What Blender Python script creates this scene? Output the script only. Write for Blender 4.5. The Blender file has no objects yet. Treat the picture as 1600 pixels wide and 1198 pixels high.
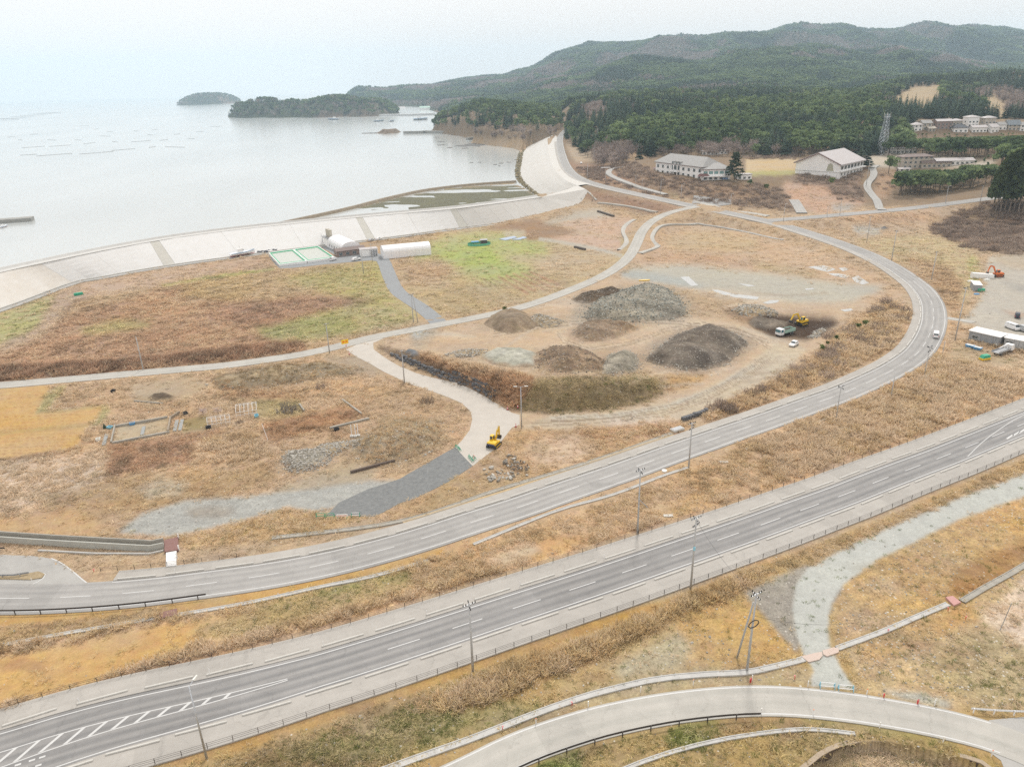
import bpy, bmesh, math, random
import numpy as np
from mathutils import Vector, Matrix
from math import radians, sin, cos, pi, hypot, atan2
SC = bpy.context.scene
COL = SC.collection
rnd = random.Random(7)
RNG = np.random.default_rng(11)

# ------------------------------------------------------------------ camera
HC = 78.0
FPX, CX, CY = 1150.0, 800.0, 599.0          # focal length and centre in pixels of the 1600 x 1198 photograph
PITCH, ROLL = radians(22.3), radians(1.5)
FW = np.array([0, cos(PITCH), -sin(PITCH)])
_r0 = np.array([1.0, 0, 0]); _u0 = np.cross(_r0, FW)
RV = cos(ROLL) * _r0 - sin(ROLL) * _u0
UV_ = sin(ROLL) * _r0 + cos(ROLL) * _u0
cam = bpy.data.cameras.new('camera'); cam_o = bpy.data.objects.new('camera', cam); COL.objects.link(cam_o)
M = Matrix.Identity(4)
for i in range(3):
 M[i][0], M[i][1], M[i][2] = RV[i], UV_[i], -FW[i]
M[2][3] = HC
cam_o.matrix_world = M
cam.sensor_fit = 'HORIZONTAL'; cam.sensor_width = 36.0; cam.lens = FPX / 1600 * 36
cam.clip_start = 1.0; cam.clip_end = 60000
SC.camera = cam_o

# ------------------------------------------------------------------ world, sun, exposure
SUN_EL, SUN_AZ = radians(52), radians(12)     # azimuth measured from +Y towards +X
w = bpy.data.worlds.new("World"); SC.world = w; w.use_nodes = True
nt = w.node_tree; nt.nodes.clear()
def N(t, typ, **kw):
 n = t.nodes.new(typ)
 for k, v in kw.items():
  setattr(n, k, v)
 return n
sky = N(nt, 'ShaderNodeTexSky', sky_type='NISHITA', sun_disc=False, sun_elevation=SUN_EL, sun_rotation=SUN_AZ,
  air_density=1.0, dust_density=4.0, ozone_density=1.0, altitude=80)
# thin high overcast: a pale veil over the blue sky, a little brighter overhead as overcast skies are
geo = N(nt, 'ShaderNodeNewGeometry'); sep = N(nt, 'ShaderNodeSeparateXYZ')
nt.links.new(geo.outputs['Incoming'], sep.inputs[0])
ab = N(nt, 'ShaderNodeMath', operation='ABSOLUTE'); nt.links.new(sep.outputs[2], ab.inputs[0])
ramp = N(nt, 'ShaderNodeMapRange'); nt.links.new(ab.outputs[0], ramp.inputs['Value'])
ramp.inputs['To Min'].default_value = 10.55; ramp.inputs['To Max'].default_value = 11.8
tint = N(nt, 'ShaderNodeVectorMath', operation='SCALE'); tint.inputs[0].default_value = (1.035, 0.985, 0.948)
nt.links.new(ramp.outputs[0], tint.inputs['Scale'])
mx = N(nt, 'ShaderNodeMix', data_type='RGBA'); mx.inputs[0].default_value = 0.95
nt.links.new(sky.outputs[0], mx.inputs[6]); nt.links.new(tint.outputs[0], mx.inputs[7])
bg = N(nt, 'ShaderNodeBackground'); bg.inputs[1].default_value = 0.1
out = N(nt, 'ShaderNodeOutputWorld')
nt.links.new(mx.outputs[2], bg.inputs[0]); nt.links.new(bg.outputs[0], out.inputs[0])
sl = bpy.data.lights.new('sun', 'SUN'); sl.energy = 2.3; sl.angle = radians(8); sl.color = (1.0, 0.955, 0.90)
so = bpy.data.objects.new('sun', sl); COL.objects.link(so)
sd = Vector((sin(SUN_AZ) * cos(SUN_EL), cos(SUN_AZ) * cos(SUN_EL), sin(SUN_EL)))
so.rotation_euler = sd.to_track_quat('Z', 'Y').to_euler(); so.location = (0, 0, 500)
SC.view_settings.view_transform = 'Standard'; SC.view_settings.look = 'None'
SC.view_settings.gamma = 1.0; SC.view_settings.use_curve_mapping = False
SC.view_settings.exposure = 0.0
SATU = 0.84
EXPO = 1.66                                    # light level used to turn seen colours into base colours
SC.cycles.max_bounces = 6; SC.cycles.diffuse_bounces = 3; SC.cycles.glossy_bounces = 2
SC.cycles.transmission_bounces = 2; SC.cycles.volume_bounces = 2; SC.cycles.transparent_max_bounces = 4
SC.cycles.use_denoising = False; SC.cycles.sampling_pattern = 'BLUE_NOISE'; SC.cycles.sample_clamp_indirect = 4.0; SC.cycles.caustics_reflective = False; SC.cycles.caustics_refractive = False

# ------------------------------------------------------------------ projection helpers
def ray(px, py):
 return FW + RV * (px - CX) / FPX - UV_ * (py - CY) / FPX
def fl(px, py, z=0.0):
 d = ray(px, py); t = (z - HC) / d[2]
 return np.array([d[0] * t, d[1] * t])
def proj(x, y, z):
 dx, dy, dz = x, y, z - HC
 wv = dx * FW[0] + dy * FW[1] + dz * FW[2]
 a = dx * RV[0] + dy * RV[1] + dz * RV[2]; b = dx * UV_[0] + dy * UV_[1] + dz * UV_[2]
 wv = np.where(wv < 1.0, 1.0, wv)
 return CX + FPX * a / wv, CY - FPX * b / wv
def sOf(px, py=200.0):
 d = ray(px, py); return d[0] / d[1]
def lin(c):
 c = c / 255.0
 return c / 12.92 if c <= 0.04045 else ((c + 0.055) / 1.055) ** 2.4
def alb(r, g, b, k=1.0):
 v = [lin(q) / EXPO * k for q in (r, g, b)]; g_ = .3 * v[0] + .6 * v[1] + .1 * v[2]
 return tuple(min(0.85, max(.004, g_ + (q - g_) * SATU)) for q in v)
def sm(a, b, x):
 t = np.clip((x - a) / (b - a), 0, 1); return t * t * (3 - 2 * t)

# value noise, vectorised
_perm = np.random.default_rng(3).random((256, 256))
def vnoise(x, y):
 xi = np.floor(x).astype(int); yi = np.floor(y).astype(int)
 fx = x - xi; fy = y - yi
 fx = fx * fx * (3 - 2 * fx); fy = fy * fy * (3 - 2 * fy)
 a = _perm[xi & 255, yi & 255]; b = _perm[(xi + 1) & 255, yi & 255]
 c = _perm[xi & 255, (yi + 1) & 255]; d = _perm[(xi + 1) & 255, (yi + 1) & 255]
 return (a * (1 - fx) + b * fx) * (1 - fy) + (c * (1 - fx) + d * fx) * fy - 0.5
def fbm(x, y, o=4):
 s = 0; a = 1.0
 for k in range(o):
  s = s + a * vnoise(x * 2 ** k + 17.3 * k, y * 2 ** k + 5.1 * k); a *= 0.5
 return s

# ------------------------------------------------------------------ paths read off the photograph (pixel, then metres)
HW_PX = [(-260, 1265), (-120, 1225), (0, 1187), (100, 1153), (199, 1125), (299, 1101), (400, 1075), (501, 1046), (606, 1014), (708, 981), (802, 950),
   (892, 921), (974, 894), (1123, 843), (1189, 820), (1254, 796), (1313, 775), (1368, 753), (1420, 733), (1469, 715),
   (1516, 696), (1582, 669), (1650, 641), (1760, 594)]
R1_PX = [(-320, 926, 0), (-150, 933, 0), (0, 934.5, 0), (95, 933.5, 0), (219, 925, 0), (317, 912, 0), (413, 899, 0), (505, 882, 0), (591, 861, 0), (670, 838, 0),
   (738, 815, 0), (812, 792, 0), (879, 768, 0), (939, 748, 0), (996, 728, 0), (1050, 708, 0), (1100, 691, 0),
   (1145, 675, 0), (1193, 659, 0), (1235, 644, 0), (1276, 629, 0), (1311, 617, 0), (1344, 603, 0), (1376, 588, 0),
   (1401, 575, 0), (1421, 562, 0), (1439, 547, 0), (1453, 523, 0), (1459, 503, 0), (1459, 486, .0), (1456, 472, 0), (1449, 460, 0),
   (1440, 449, 0), (1428, 439, .0), (1403, 421.5, .3), (1385, 411, .5), (1363, 400, .8), (1335, 388, 1.2),
   (1300, 375.5, 1.8), (1250, 359.5, 2.6), (1213, 348, 3.4), (1150, 334.5, 5), (1085, 322, 6.5), (1025, 309, 8),
   (975, 298.5, 9.2), (938, 290, 9.8), (908, 281, 10), (889, 268, 10), (880, 250, 10), (875, 230, 10), (874, 216, 10),
   (879, 208, 10.5), (884, 203, 12)]
R3_PX = [(-160, 612, 0), (0, 602, 0), (100, 593, 0), (200, 584, 0), (300, 575.4, 0), (350, 571, 0), (410, 563, 0), (470, 554, 0), (525, 542, 0), (575, 528, 0),
   (650, 514, 0), (750, 495, 0), (825, 478, 0), (900, 450, 0), (950, 428, 0.2), (983, 403, 1.0), (996, 378, 2.0), (1002, 362, 3), (1018, 345, 4.4),
   (1045, 332, 5.6), (1073, 325.5, 6.4), (1090, 322.5, 6.6)]
RS_PX = [(1195, 345, 3.6), (1250, 341, 4), (1320, 335, 5), (1400, 328, 6), (1470, 320, 7), (1535, 311.5, 8), (1600, 303, 9), (1700, 290, 10)]
def w3(lst):
 return np.array([[*fl(p[0], p[1], p[2]), p[2]] for p in lst])
def resample(P, step, smooth=2):
 P = np.array(P, float)
 for _ in range(smooth):           # corner cutting
  Q = [P[0]]
  for a, b in zip(P[:-1], P[1:]):
   Q += [a * .75 + b * .25, a * .25 + b * .75]
  P = np.array(Q + [P[-1]])
 L = np.concatenate([[0], np.cumsum(np.linalg.norm(np.diff(P[:, :2], axis=0), axis=1))])
 n = max(2, int(L[-1] / step) + 1)
 t = np.linspace(0, L[-1], n)
 return np.stack([np.interp(t, L, P[:, k]) for k in range(P.shape[1])], 1)
HW = resample(w3([(x, y, 0) for x, y in HW_PX]), 2.0, 1)
R1 = resample(w3(R1_PX), 2.5)
R3 = resample(w3(R3_PX), 2.5)
RS = resample(w3(RS_PX), 4)
R5 = resample(np.array([[*fl(a, b, .1), .1] for a, b in [(560, 1290), (640, 1250), (740, 1204), (800, 1172), (870, 1146), (950, 1122), (1066, 1100), (1190, 1090.5), (1300, 1099), (1400, 1114), (1480, 1130), (1545, 1147), (1600, 1168), (1680, 1205)]]), 2, 2)
R5C, HWC = resample(R5, 7, 0), resample(HW, 9, 0)
R1C, R3C, RSC = resample(R1, 9, 0), resample(R3, 7, 0), resample(RS, 12, 0)     # coarse copies for distances
def dist_line(x, y, P):
 """distance to a polyline, height of its nearest point, signed side, run along it"""
 best = np.full(x.shape, 1e9); zz = np.zeros(x.shape); sg = np.zeros(x.shape); rn = np.zeros(x.shape); acc = 0
 for a, b in zip(P[:-1], P[1:]):
  dx, dy = b[0] - a[0], b[1] - a[1]; L2 = dx * dx + dy * dy + 1e-9
  t = np.clip(((x - a[0]) * dx + (y - a[1]) * dy) / L2, 0, 1)
  ex, ey = x - a[0] - t * dx, y - a[1] - t * dy
  D = np.hypot(ex, ey); m = D < best
  best[m] = D[m]; rn[m] = acc + t[m] * L2 ** .5
  if P.shape[1] > 2: zz[m] = (a[2] + t * (b[2] - a[2]))[m]
  sg[m] = np.sign(dx * ey - dy * ex)[m]; acc += L2 ** .5
 return best, zz, sg, rn
def inpoly(x, y, poly):
 r = np.zeros(x.shape, bool); n = len(poly)
 for i in range(n):
  x1, y1 = poly[i][:2]; x2, y2 = poly[(i + 1) % n][:2]
  if y1 == y2: continue
  c = (y1 > y) != (y2 > y)
  r ^= c & (x < (x2 - x1) * (y - y1) / (y2 - y1) + x1)
 return r

# ------------------------------------------------------------------ terrain heights
def ring_px(Y, pts):          # (pixel x, pixel y of the skyline there) at depth Y
 a = []
 for px, py in pts:
  d = ray(px, py); a.append((d[0] / d[1], HC + Y * d[2] / d[1]))
 a.sort(); return Y, [p[0] for p in a], [p[1] for p in a]
def ring_z(Y, pts):
 a = sorted((sOf(px), z) for px, z in pts); return Y, [p[0] for p in a], [p[1] for p in a]
SEA, BED = -3.0, -7.0
RINGS = [
 ring_z(300, [(0, 0), (1600, 0), (2000, 4)]),
 ring_z(380, [(0, 0), (1500, 0), (1600, 2), (1800, 8)]),
 ring_z(430, [(0, 0), (1150, 0), (1250, 1), (1350, 2.5), (1450, 3.5), (1530, 7), (1600, 13), (1900, 26)]),
 ring_z(470, [(0, 0), (1000, 3), (1100, 5), (1200, 4), (1350, 5), (1420, 5), (1480, 6), (1540, 9), (1600, 17), (1900, 32)]),
 ring_z(500, [(880, 1), (960, 7), (1010, 10), (1060, 12), (1150, 12.5), (1220, 9), (1260, 10), (1340, 11), (1390, 9), (1420, 7), (1480, 8), (1540, 12), (1600, 20), (1900, 36)]),
 ring_z(520, [(880, 2), (950, 8), (1000, 14), (1060, 15), (1180, 15), (1230, 13.5), (1350, 14), (1390, 12), (1420, 10.5), (1480, 12), (1540, 16), (1600, 24), (1900, 40)]),
 ring_z(560, [(860, 2), (920, 6), (950, 9), (1000, 15), (1350, 15), (1400, 16), (1470, 18), (1600, 22), (1900, 40)]),
 ring_z(640, [(850, 3), (900, 6), (950, 10), (1000, 15), (1200, 15), (1330, 17), (1400, 16), (1480, 16), (1600, 17), (1900, 40)]),
 ring_z(695, [(845, 3.5), (890, 6.5), (940, 11), (1000, 18), (1200, 18), (1330, 20), (1400, 20), (1480, 20), (1600, 19), (1800, 40)]),
 ring_z(720, [(840, 4), (890, 7), (940, 12), (1000, 19), (1100, 21), (1200, 20), (1330, 22), (1400, 27), (1440, 29), (1600, 27), (1800, 40)]),
 ring_z(800, [(820, 4), (890, 8), (940, 16), (1000, 25), (1100, 28), (1200, 26), (1330, 30), (1430, 31), (1600, 29), (1800, 40)]),
 ring_px(1000, [(700, 219), (780, 216), (880, 200), (930, 185), (1000, 178), (1100, 175), (1200, 172), (1320, 170), (1400, 160), (1500, 160), (1600, 158), (1900, 140)]),
 ring_px(1200, [(640, 210), (690, 198), (740, 186), (800, 184), (870, 186), (884, 196), (900, 178), (960, 166), (1060, 158), (1150, 155), (1320, 156), (1400, 145), (1480, 140), (1600, 137), (1900, 120)]),
 ring_px(1400, [(640, 205), (700, 185), (750, 169), (830, 175), (874, 178), (890, 165), (980, 152), (1070, 150), (1150, 147), (1230, 147), (1319, 150), (1392, 133), (1431, 126), (1487, 125), (1600, 120), (1900, 105)]),
 ring_px(1700, [(560, 205), (650, 200), (700, 192), (800, 180), (900, 166), (1150, 150), (1300, 150), (1450, 135), (1600, 132), (1900, 120)]),
 ring_px(2200, [(560, 196), (640, 190), (700, 176), (760, 170), (830, 160), (900, 148), (1100, 128), (1200, 118), (1320, 118), (1500, 126), (1600, 128), (1900, 120)]),
 ring_px(2900, [(480, 190), (560, 184), (610, 176), (660, 168), (700, 160), (800, 150), (897, 118), (970, 104), (1049, 92), (1120, 88), (1195, 76), (1262, 70), (1319, 78), (1403, 86), (1487, 94), (1532, 109), (1650, 112), (1900, 112)]),
 ring_px(3400, [(500, 180), (540, 172), (575, 160), (620, 156), (690, 152), (780, 140), (880, 120), (1000, 108), (1200, 90), (1400, 96), (1600, 105), (1900, 110)]),
 ring_px(4100, [(500, 176), (536, 164), (542, 150), (556, 138), (580, 136), (603, 138), (640, 135), (675, 137), (700, 132), (740, 130), (784, 128), (830, 118), (880, 98), (960, 82), (1060, 74), (1200, 66), (1300, 60), (1400, 68), (1500, 62), (1600, 66), (1900, 80)]),
 ring_px(5000, [(500, 172), (580, 150), (680, 136), (700, 130), (752, 122), (784, 121), (829, 108), (860, 90), (886, 80), (919, 71), (960, 70), (1004, 70), (1030, 64), (1060, 58), (1105, 60), (1144, 53), (1206, 49), (1230, 42), (1254, 38), (1290, 43), (1313, 43), (1352, 52), (1403, 52), (1448, 40), (1480, 44), (1516, 43), (1560, 45), (1600, 50), (1700, 58), (1900, 80)]),
 ring_z(7000, [(500, -7), (700, 60), (900, 160), (1600, 200), (2000, 100)]),
]
_RY = np.array([r[0] for r in RINGS], float)
def ring_h(x, y):
 s = x / np.maximum(y, 1.0)
 Z = np.zeros(x.shape); k = np.clip(np.searchsorted(_RY, y) - 1, 0, len(RINGS) - 2)
 for i in range(len(RINGS) - 1):
  m = (k == i) & (y > _RY[0])
  if not m.any(): continue
  t = np.clip((y[m] - _RY[i]) / (_RY[i + 1] - _RY[i]), 0, 1); t = .5 * t + .5 * t * t * (3 - 2 * t)
  Z[m] = np.interp(s[m], RINGS[i][1], RINGS[i][2]) * (1 - t) + np.interp(s[m], RINGS[i + 1][1], RINGS[i + 1][2]) * t
 return Z
# coast: everything on the sea side of this line is sea bed
def P0(px, py, z=SEA): return tuple(fl(px, py, z))
CREST_L = [(-420, 540), (-200, 478), (-80, 447), (0, 425), (65, 411), (150, 393), (250, 374.5), (340, 362), (430, 352), (600, 335.5), (705, 327), (775, 318), (846, 308)]
TOE_L = [(-420, 600), (-200, 543), (-80, 506), (0, 483), (115, 439), (140, 436), (220, 421), (300, 409), (400, 396), (520, 381), (600, 372), (723, 355), (825, 343), (888, 330.5), (928, 320)]
crestL = resample(np.array([[*fl(a, b, 10), 10] for a, b in CREST_L]), 6, 1)
toeL = resample(np.array([[*fl(a, b, 0.3), 0.3] for a, b in TOE_L]), 6, 1)
def sea_side(P, d):
 T = np.gradient(P[:, :2], axis=0); T /= np.linalg.norm(T, axis=1)[:, None]
 return P[:, :2] + np.stack([-T[:, 1], T[:, 0]], 1) * d
seaToeL = sea_side(crestL, 27)[::4]
SEA_POLY = [tuple(p) for p in seaToeL] + [P0(836, 306), P0(832, 300), P0(812, 284), P0(803, 275), P0(806, 262), P0(810, 245), P0(811, 236), P0(800, 232), P0(770, 228), P0(735, 224), P0(738, 217), P0(705, 211), P0(672, 207), P0(676, 199), P0(682, 192), P0(690, 183),
   P0(660, 180), P0(600, 180), P0(560, 178), P0(520, 178), P0(540, 171), P0(500, 170), P0(470, 163)] + [(-900, 9000), (-9000, 9000), (-9000, -500)]
def seaside_dist(x, y):
 d, _, _, _ = dist_line(x, y, np.array(SEA_POLY[:-3]))
 return np.where(inpoly(x, y, SEA_POLY), -d, d)
BANK_PX = [(585, 546), (620, 570), (650, 584), (700, 602), (762, 628), (802, 645), (870, 648), (950, 641), (1010, 630), (1060, 612), (1110, 594), (1160, 575)]
BANK = resample(np.array([[*fl(a, b)] for a, b in BANK_PX]), 5, 1)
_bl = np.linalg.norm(np.diff(BANK, axis=0), axis=1).sum()
PIT = [fl(*p) for p in [(1165, 505), (1190, 496), (1240, 492), (1300, 499), (1312, 506), (1285, 520), (1260, 530), (1205, 527)]]
PITC = np.mean(PIT, axis=0)
TIDAL = [P0(*p) for p in [(420, 362), (433, 351), (475, 342), (550, 326), (626, 306.5), (700, 293.5), (745, 289.5), (803, 285.5), (818, 292), (832, 301), (846, 312), (700, 340), (560, 352)]]
FARSLOPE = [tuple(fl(*p)) for p in [(846, 312, -2.6), (833, 302, -2.6), (816, 288, -2.6), (810, 276, -2.6), (811, 262, -2.6), (814, 248, -2.6), (815, 238, -2.6), (823, 229, -2.2), (862, 212, 10), (856, 218, 10), (855, 227, 10), (858, 241, 10), (863, 257, 10), (872, 269, 10), (888, 284, 10), (905, 292, 10)]]
SUNK = [tuple(fl(*p)) for p in [(1215, 1232), (1252, 1206), (1292, 1174), (1331, 1161), (1380, 1158), (1430, 1167), (1480, 1179), (1528, 1191), (1552, 1208), (1560, 1260), (1240, 1300)]]
BUMPS = []        # (cx, cy, rx, ry, height) islands and knolls
def island(px, py, wpx, hz, ry):
 x, y = fl(px, py, SEA); BUMPS.append((x, y + ry * .55, wpx * np.hypot(y, 78) / FPX / 2, ry, hz))
island(311, 163.5, 80, 62, 330)
for q in ((372, 183, 34, 34, 110), (405, 183, 84, 46, 150), (455, 182.5, 100, 42, 170), (512, 182, 120, 58, 190), (572, 181, 84, 40, 180), (545, 180, 90, 44, 160)): island(*q)
def H(x, y, roads=True):
 x = np.asarray(x, float); y = np.asarray(y, float)
 z = ring_h(x, y)
 far = y > 700
 amp = np.where(y > 700, np.clip((z - 6) * 0.27, 0, 64), 0)
 if far.any():
  z = z + amp * (fbm(x / 420.0, y / 620.0, 4) * .9 + 1.1 * (0.42 - 2.2 * np.abs(vnoise(x / 210 + 9 + .8 * fbm(x / 500, y / 500, 2), y / 900 + 3))) + .5 * (.4 - 2 * np.abs(vnoise(x / 95 + 4, y / 420 + 8)))) * np.where(y > 2300, 1.15 - .8 * sm(4000, 4700, y), .5)
 z = z + np.where((y < 700), 0.35 * fbm(x / 14.0, y / 14.0, 3) * sm(90, 130, np.hypot(x, y) + 40), 0)
 # yard bank
 m = (y > 100) & (y < 300) & (x > -120) & (x < 160)
 if m.any():
  d, _, sg, rn = dist_line(x[m], y[m], BANK)
  t = rn / _bl
  A = np.interp(t, [0, .12, .33, .5, .62, .72, .85, 1], [0.2, 2.2, 4.4, 5.2, 5.2, 3.8, 1.4, 0.0])
  h = A * np.where(sg > 0, sm(0, 7, d) * (1 - .92 * sm(26, 58, d)), 0)
  z[m] += h
  px_ = x[m] - PITC[0]; py_ = y[m] - PITC[1]
  z[m] -= 1.6 * (1 - sm(.55, 1.15, np.hypot(px_ / 19, py_ / 13)))
 # southern slopes below the highway
 for P, rw in ((R1C, 6.8), (R3C, 3.4), (RSC, 4.5), (R5C, 3.6), (HWC, 10.0)) if roads else ():
  m = (y > P[:, 1].min() - 25) & (y < P[:, 1].max() + 25) & (x < P[:, 0].max() + 25)
  if not m.any(): continue
  d, zr, sg, rn = dist_line(x[m], y[m], P)
  wgt = 1 - sm(rw, rw + 3 + 2.2 * np.abs(zr), d)
  z[m] = z[m] * (1 - wgt) + (zr - 0.12) * wgt
 sdm = seaside_dist(x, y)
 near = y < 2300
 z = np.where(sdm < 0, np.where(near, BED, BED), z)
 shore = (sdm >= 0) & (sdm < 40)
 z = np.where(shore & (y > 640), SEA - .4 + (z - SEA + .4) * sm(0, np.where(y > 1700, 40, 14), sdm), z)
 m = (y > 330) & (y < 700) & (x > -160) & (x < 60)
 if m.any():
  f_ = inpoly(x[m], y[m], TIDAL); z[m] = np.where(f_, SEA + .1 + .34 * fbm(x[m] / 30, y[m] / 7, 4) - .25 * sm(.1, .5, vnoise(x[m] / 40, y[m] / 16)), z[m])
 z = np.where(inpoly(x, y, FARSLOPE), np.minimum(z, -4.5), z)
 m = (y < 90) & (x > 20)
 if m.any(): z[m] = np.where(inpoly(x[m], y[m], SUNK), z[m] - 1.5, z[m])
 for cx, cy, rx, ry, hz in BUMPS:
  q = np.hypot((x - cx) / rx, (y - cy) / ry)
  b = SEA - 2 + hz * np.clip(1 - q ** 2.6, 0, 1) * (0.93 + .25 * fbm(x / 260, y / 260, 3))
  z = np.where(q < 1.02, np.maximum(z, b), z)
 return z
# ------------------------------------------------------------------ the ground grid: rings round the camera's foot, finer near it
NA, A0, A1 = 900, radians(-50), radians(50)
rr = [46.0]
while rr[-1] < 640: rr.append(rr[-1] + max(0.18, 0.000021 * rr[-1] ** 2 + 0.0008 * rr[-1]))
rr = np.array(rr)
aa = np.linspace(A0, A1, NA)
GX = rr[:, None] * np.sin(aa)[None, :]; GY = rr[:, None] * np.cos(aa)[None, :]
GZ = H(GX.ravel(), GY.ravel()).reshape(GX.shape)
FA = 560
rf = [rr[-1]]
while rf[-1] < 7000: rf.append(rf[-1] * (1.0042 if rf[-1] < 1700 else 1.0066))
rf = np.array(rf); af = np.linspace(A0, A1, FA)
FX = rf[:, None] * np.sin(af)[None, :]; FY = rf[:, None] * np.cos(af)[None, :]
FZ = H(FX.ravel(), FY.ravel()).reshape(FX.shape)
def _bil(r, a, R, A, Z):
 i = np.clip(np.searchsorted(R, r) - 1, 0, len(R) - 2); t = np.clip((r - R[i]) / (R[i + 1] - R[i]), 0, 1)
 g = np.clip((a - A[0]) / (A[1] - A[0]), 0, len(A) - 1.001); j = g.astype(int); u = g - j
 return (Z[i, j] * (1 - t) + Z[i + 1, j] * t) * (1 - u) + (Z[i, j + 1] * (1 - t) + Z[i + 1, j + 1] * t) * u
def HF(x, y):
 x = np.asarray(x, float); y = np.asarray(y, float)
 r = np.hypot(x, y); a = np.arctan2(x, y)
 return np.where(r < rr[-1], _bil(r, a, rr, aa, GZ), _bil(r, a, rf, af, FZ))
def H1(x, y): return float(HF(np.array([x]), np.array([y]))[0])
_TS = np.concatenate([np.arange(46, 700, 1.0), np.arange(700, 6500, 6.0)])
def W(px, py, dz=0.0):
 """the point of the ground seen at a pixel"""
 d = ray(px, py); ts = _TS
 h = HF(d[0] / d[1] * ts, ts); zz = HC + d[2] / d[1] * ts
 k = max(1, int(np.argmax(zz < h)))
 t0, t1 = ts[k - 1], ts[k]
 f0, f1 = zz[k - 1] - h[k - 1], zz[k] - h[k]
 t = t0 + (t1 - t0) * f0 / (f0 - f1 + 1e-9)
 return Vector((d[0] / d[1] * t, t, HC + d[2] / d[1] * t + dz))

# ------------------------------------------------------------------ what grows or lies where (maps drawn once, then read at every ground point)
PX0, PY0, PW, PH = -450, 90, 2500, 1400
MAP = np.zeros((PH, PW, 3), np.float32); MAP[:] = alb(196, 168, 132)
TALL = np.full((PH, PW), .30, np.float32)      # dry standing grass
DARK = np.zeros((PH, PW), np.float32)          # share of dark reeds in it
GRN = np.zeros((PH, PW), np.float32)           # fresh green tufts
STN = np.full((PH, PW), .06, np.float32)       # loose stones
SHB = np.zeros((PH, PW), np.float32)           # leafless scrub
TREE = np.zeros((PH, PW), np.uint8)            # 1 cedar 2 pine 3 broadleaf 4 bare (bits)
KIND = np.zeros((PH, PW), np.uint8)
def _blur(a, r):
 if r < 1: return a
 for ax in (0, 1):
  for _ in range(2):
   p = [(0, 0), (0, 0)]; p[ax] = (r + 1, r)
   c = np.cumsum(np.pad(a, p, mode='edge'), axis=ax)
   a = (np.take(c, range(2 * r + 1, c.shape[ax]), ax) - np.take(c, range(0, c.shape[ax] - 2 * r - 1), ax)) / (2 * r + 1)
 return a
def mask(poly, soft=2):
 xs = [p[0] for p in poly]; ys = [p[1] for p in poly]; e = soft * 2 + 4
 x0, x1 = max(PX0, int(min(xs)) - e), min(PX0 + PW, int(max(xs)) + e); y0, y1 = max(PY0, int(min(ys)) - e), min(PY0 + PH, int(max(ys)) + e)
 gx, gy = np.meshgrid(np.arange(x0, x1) + .5, np.arange(y0, y1) + .5)
 m = inpoly(gx, gy, poly).astype(np.float32)
 return slice(y0 - PY0, y1 - PY0), slice(x0 - PX0, x1 - PX0), _blur(m, soft)
def paint(poly, c=None, soft=3, op=1.0, tall=None, dark=None, grn=None, stn=None, shb=None, tree=None, kind=None):
 sy, sx, m = mask(poly, soft); m = m * op
 if c is not None:
  c = np.array(alb(*c), np.float32); MAP[sy, sx] = MAP[sy, sx] * (1 - m[..., None]) + c * m[..., None]
 for A, v in ((TALL, tall), (DARK, dark), (GRN, grn), (STN, stn), (SHB, shb)):
  if v is not None: A[sy, sx] = A[sy, sx] * (1 - m) + v * m
 if tree is not None: TREE[sy, sx] = np.where(m > .5, tree, TREE[sy, sx])
 if kind is not None: KIND[sy, sx] = np.where(m > .5, kind, KIND[sy, sx])
def strip(pts, wpx, c, **k):
 """a painted track: pts (px, py), width in pixels across"""
 P = np.array(pts, float); T = np.gradient(P, axis=0); T /= np.linalg.norm(T, axis=1)[:, None] + 1e-6
 n = np.stack([-T[:, 1], T[:, 0]], 1); wv = (np.array(wpx, float) * np.ones(len(P)) / 2)[:, None]
 paint([tuple(p) for p in P + n * wv] + [tuple(p) for p in (P - n * wv)[::-1]], c, **k)
GK = ['ground', 'orange_field', 'gravel_track', 'dirt_yard', 'gravel_lot', 'tidal_flat', 'beach', 'grass_field', 'asphalt_apron', 'school_field']
# far slopes
paint([(-450, 90), (2050, 90), (2050, 330), (1500, 330), (880, 300), (870, 215), (-450, 215)], (156, 132, 104), 4, tall=.0, stn=0)
paint([(470, 190), (690, 190), (700, 160), (690, 130), (540, 120)], (150, 140, 108), 3, tall=0)
# --- fields between the sea wall and the concrete lane
paint([(-450, 700), (0, 606), (200, 582), (350, 568), (470, 553), (560, 530), (640, 510), (760, 490), (690, 360), (560, 372), (400, 400), (120, 440), (-450, 620)], (190, 160, 122), 3, tall=.45, dark=.3)
paint([(-200, 600), (60, 530), (110, 490), (250, 452), (285, 444), (420, 470), (520, 474), (560, 495), (480, 522), (472, 548), (350, 564), (200, 580), (0, 598), (-200, 640)], (176, 138, 106), 6, tall=.55, dark=.22)
paint([(150, 500), (230, 470), (330, 465), (300, 500), (200, 520)], (190, 150, 112), 8, .7)
paint([(280, 520), (380, 500), (500, 505), (470, 540), (300, 550)], (184, 146, 112), 6, .8)
paint([(-200, 610), (0, 572), (200, 562), (350, 545), (470, 530), (475, 547), (350, 564), (200, 579), (0, 594), (-200, 630)], (146, 108, 82), 3, tall=.9, dark=.5)
paint([(120, 515), (180, 500), (240, 503), (230, 512), (140, 524)], (168, 156, 92), 4, .8, tall=.3)
paint([(420, 438), (600, 402), (606, 455), (655, 495), (560, 520), (430, 527), (400, 512), (480, 490), (560, 472), (500, 455)], (178, 166, 104), 6, tall=.25, dark=.1, grn=.1)
paint([(395, 512), (530, 488), (562, 518), (470, 533), (420, 528)], (160, 158, 92), 6, .8, tall=.2, grn=.15)
paint([(560, 480), (630, 470), (655, 496), (610, 510), (570, 515)], (182, 172, 118), 6, .8)
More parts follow.
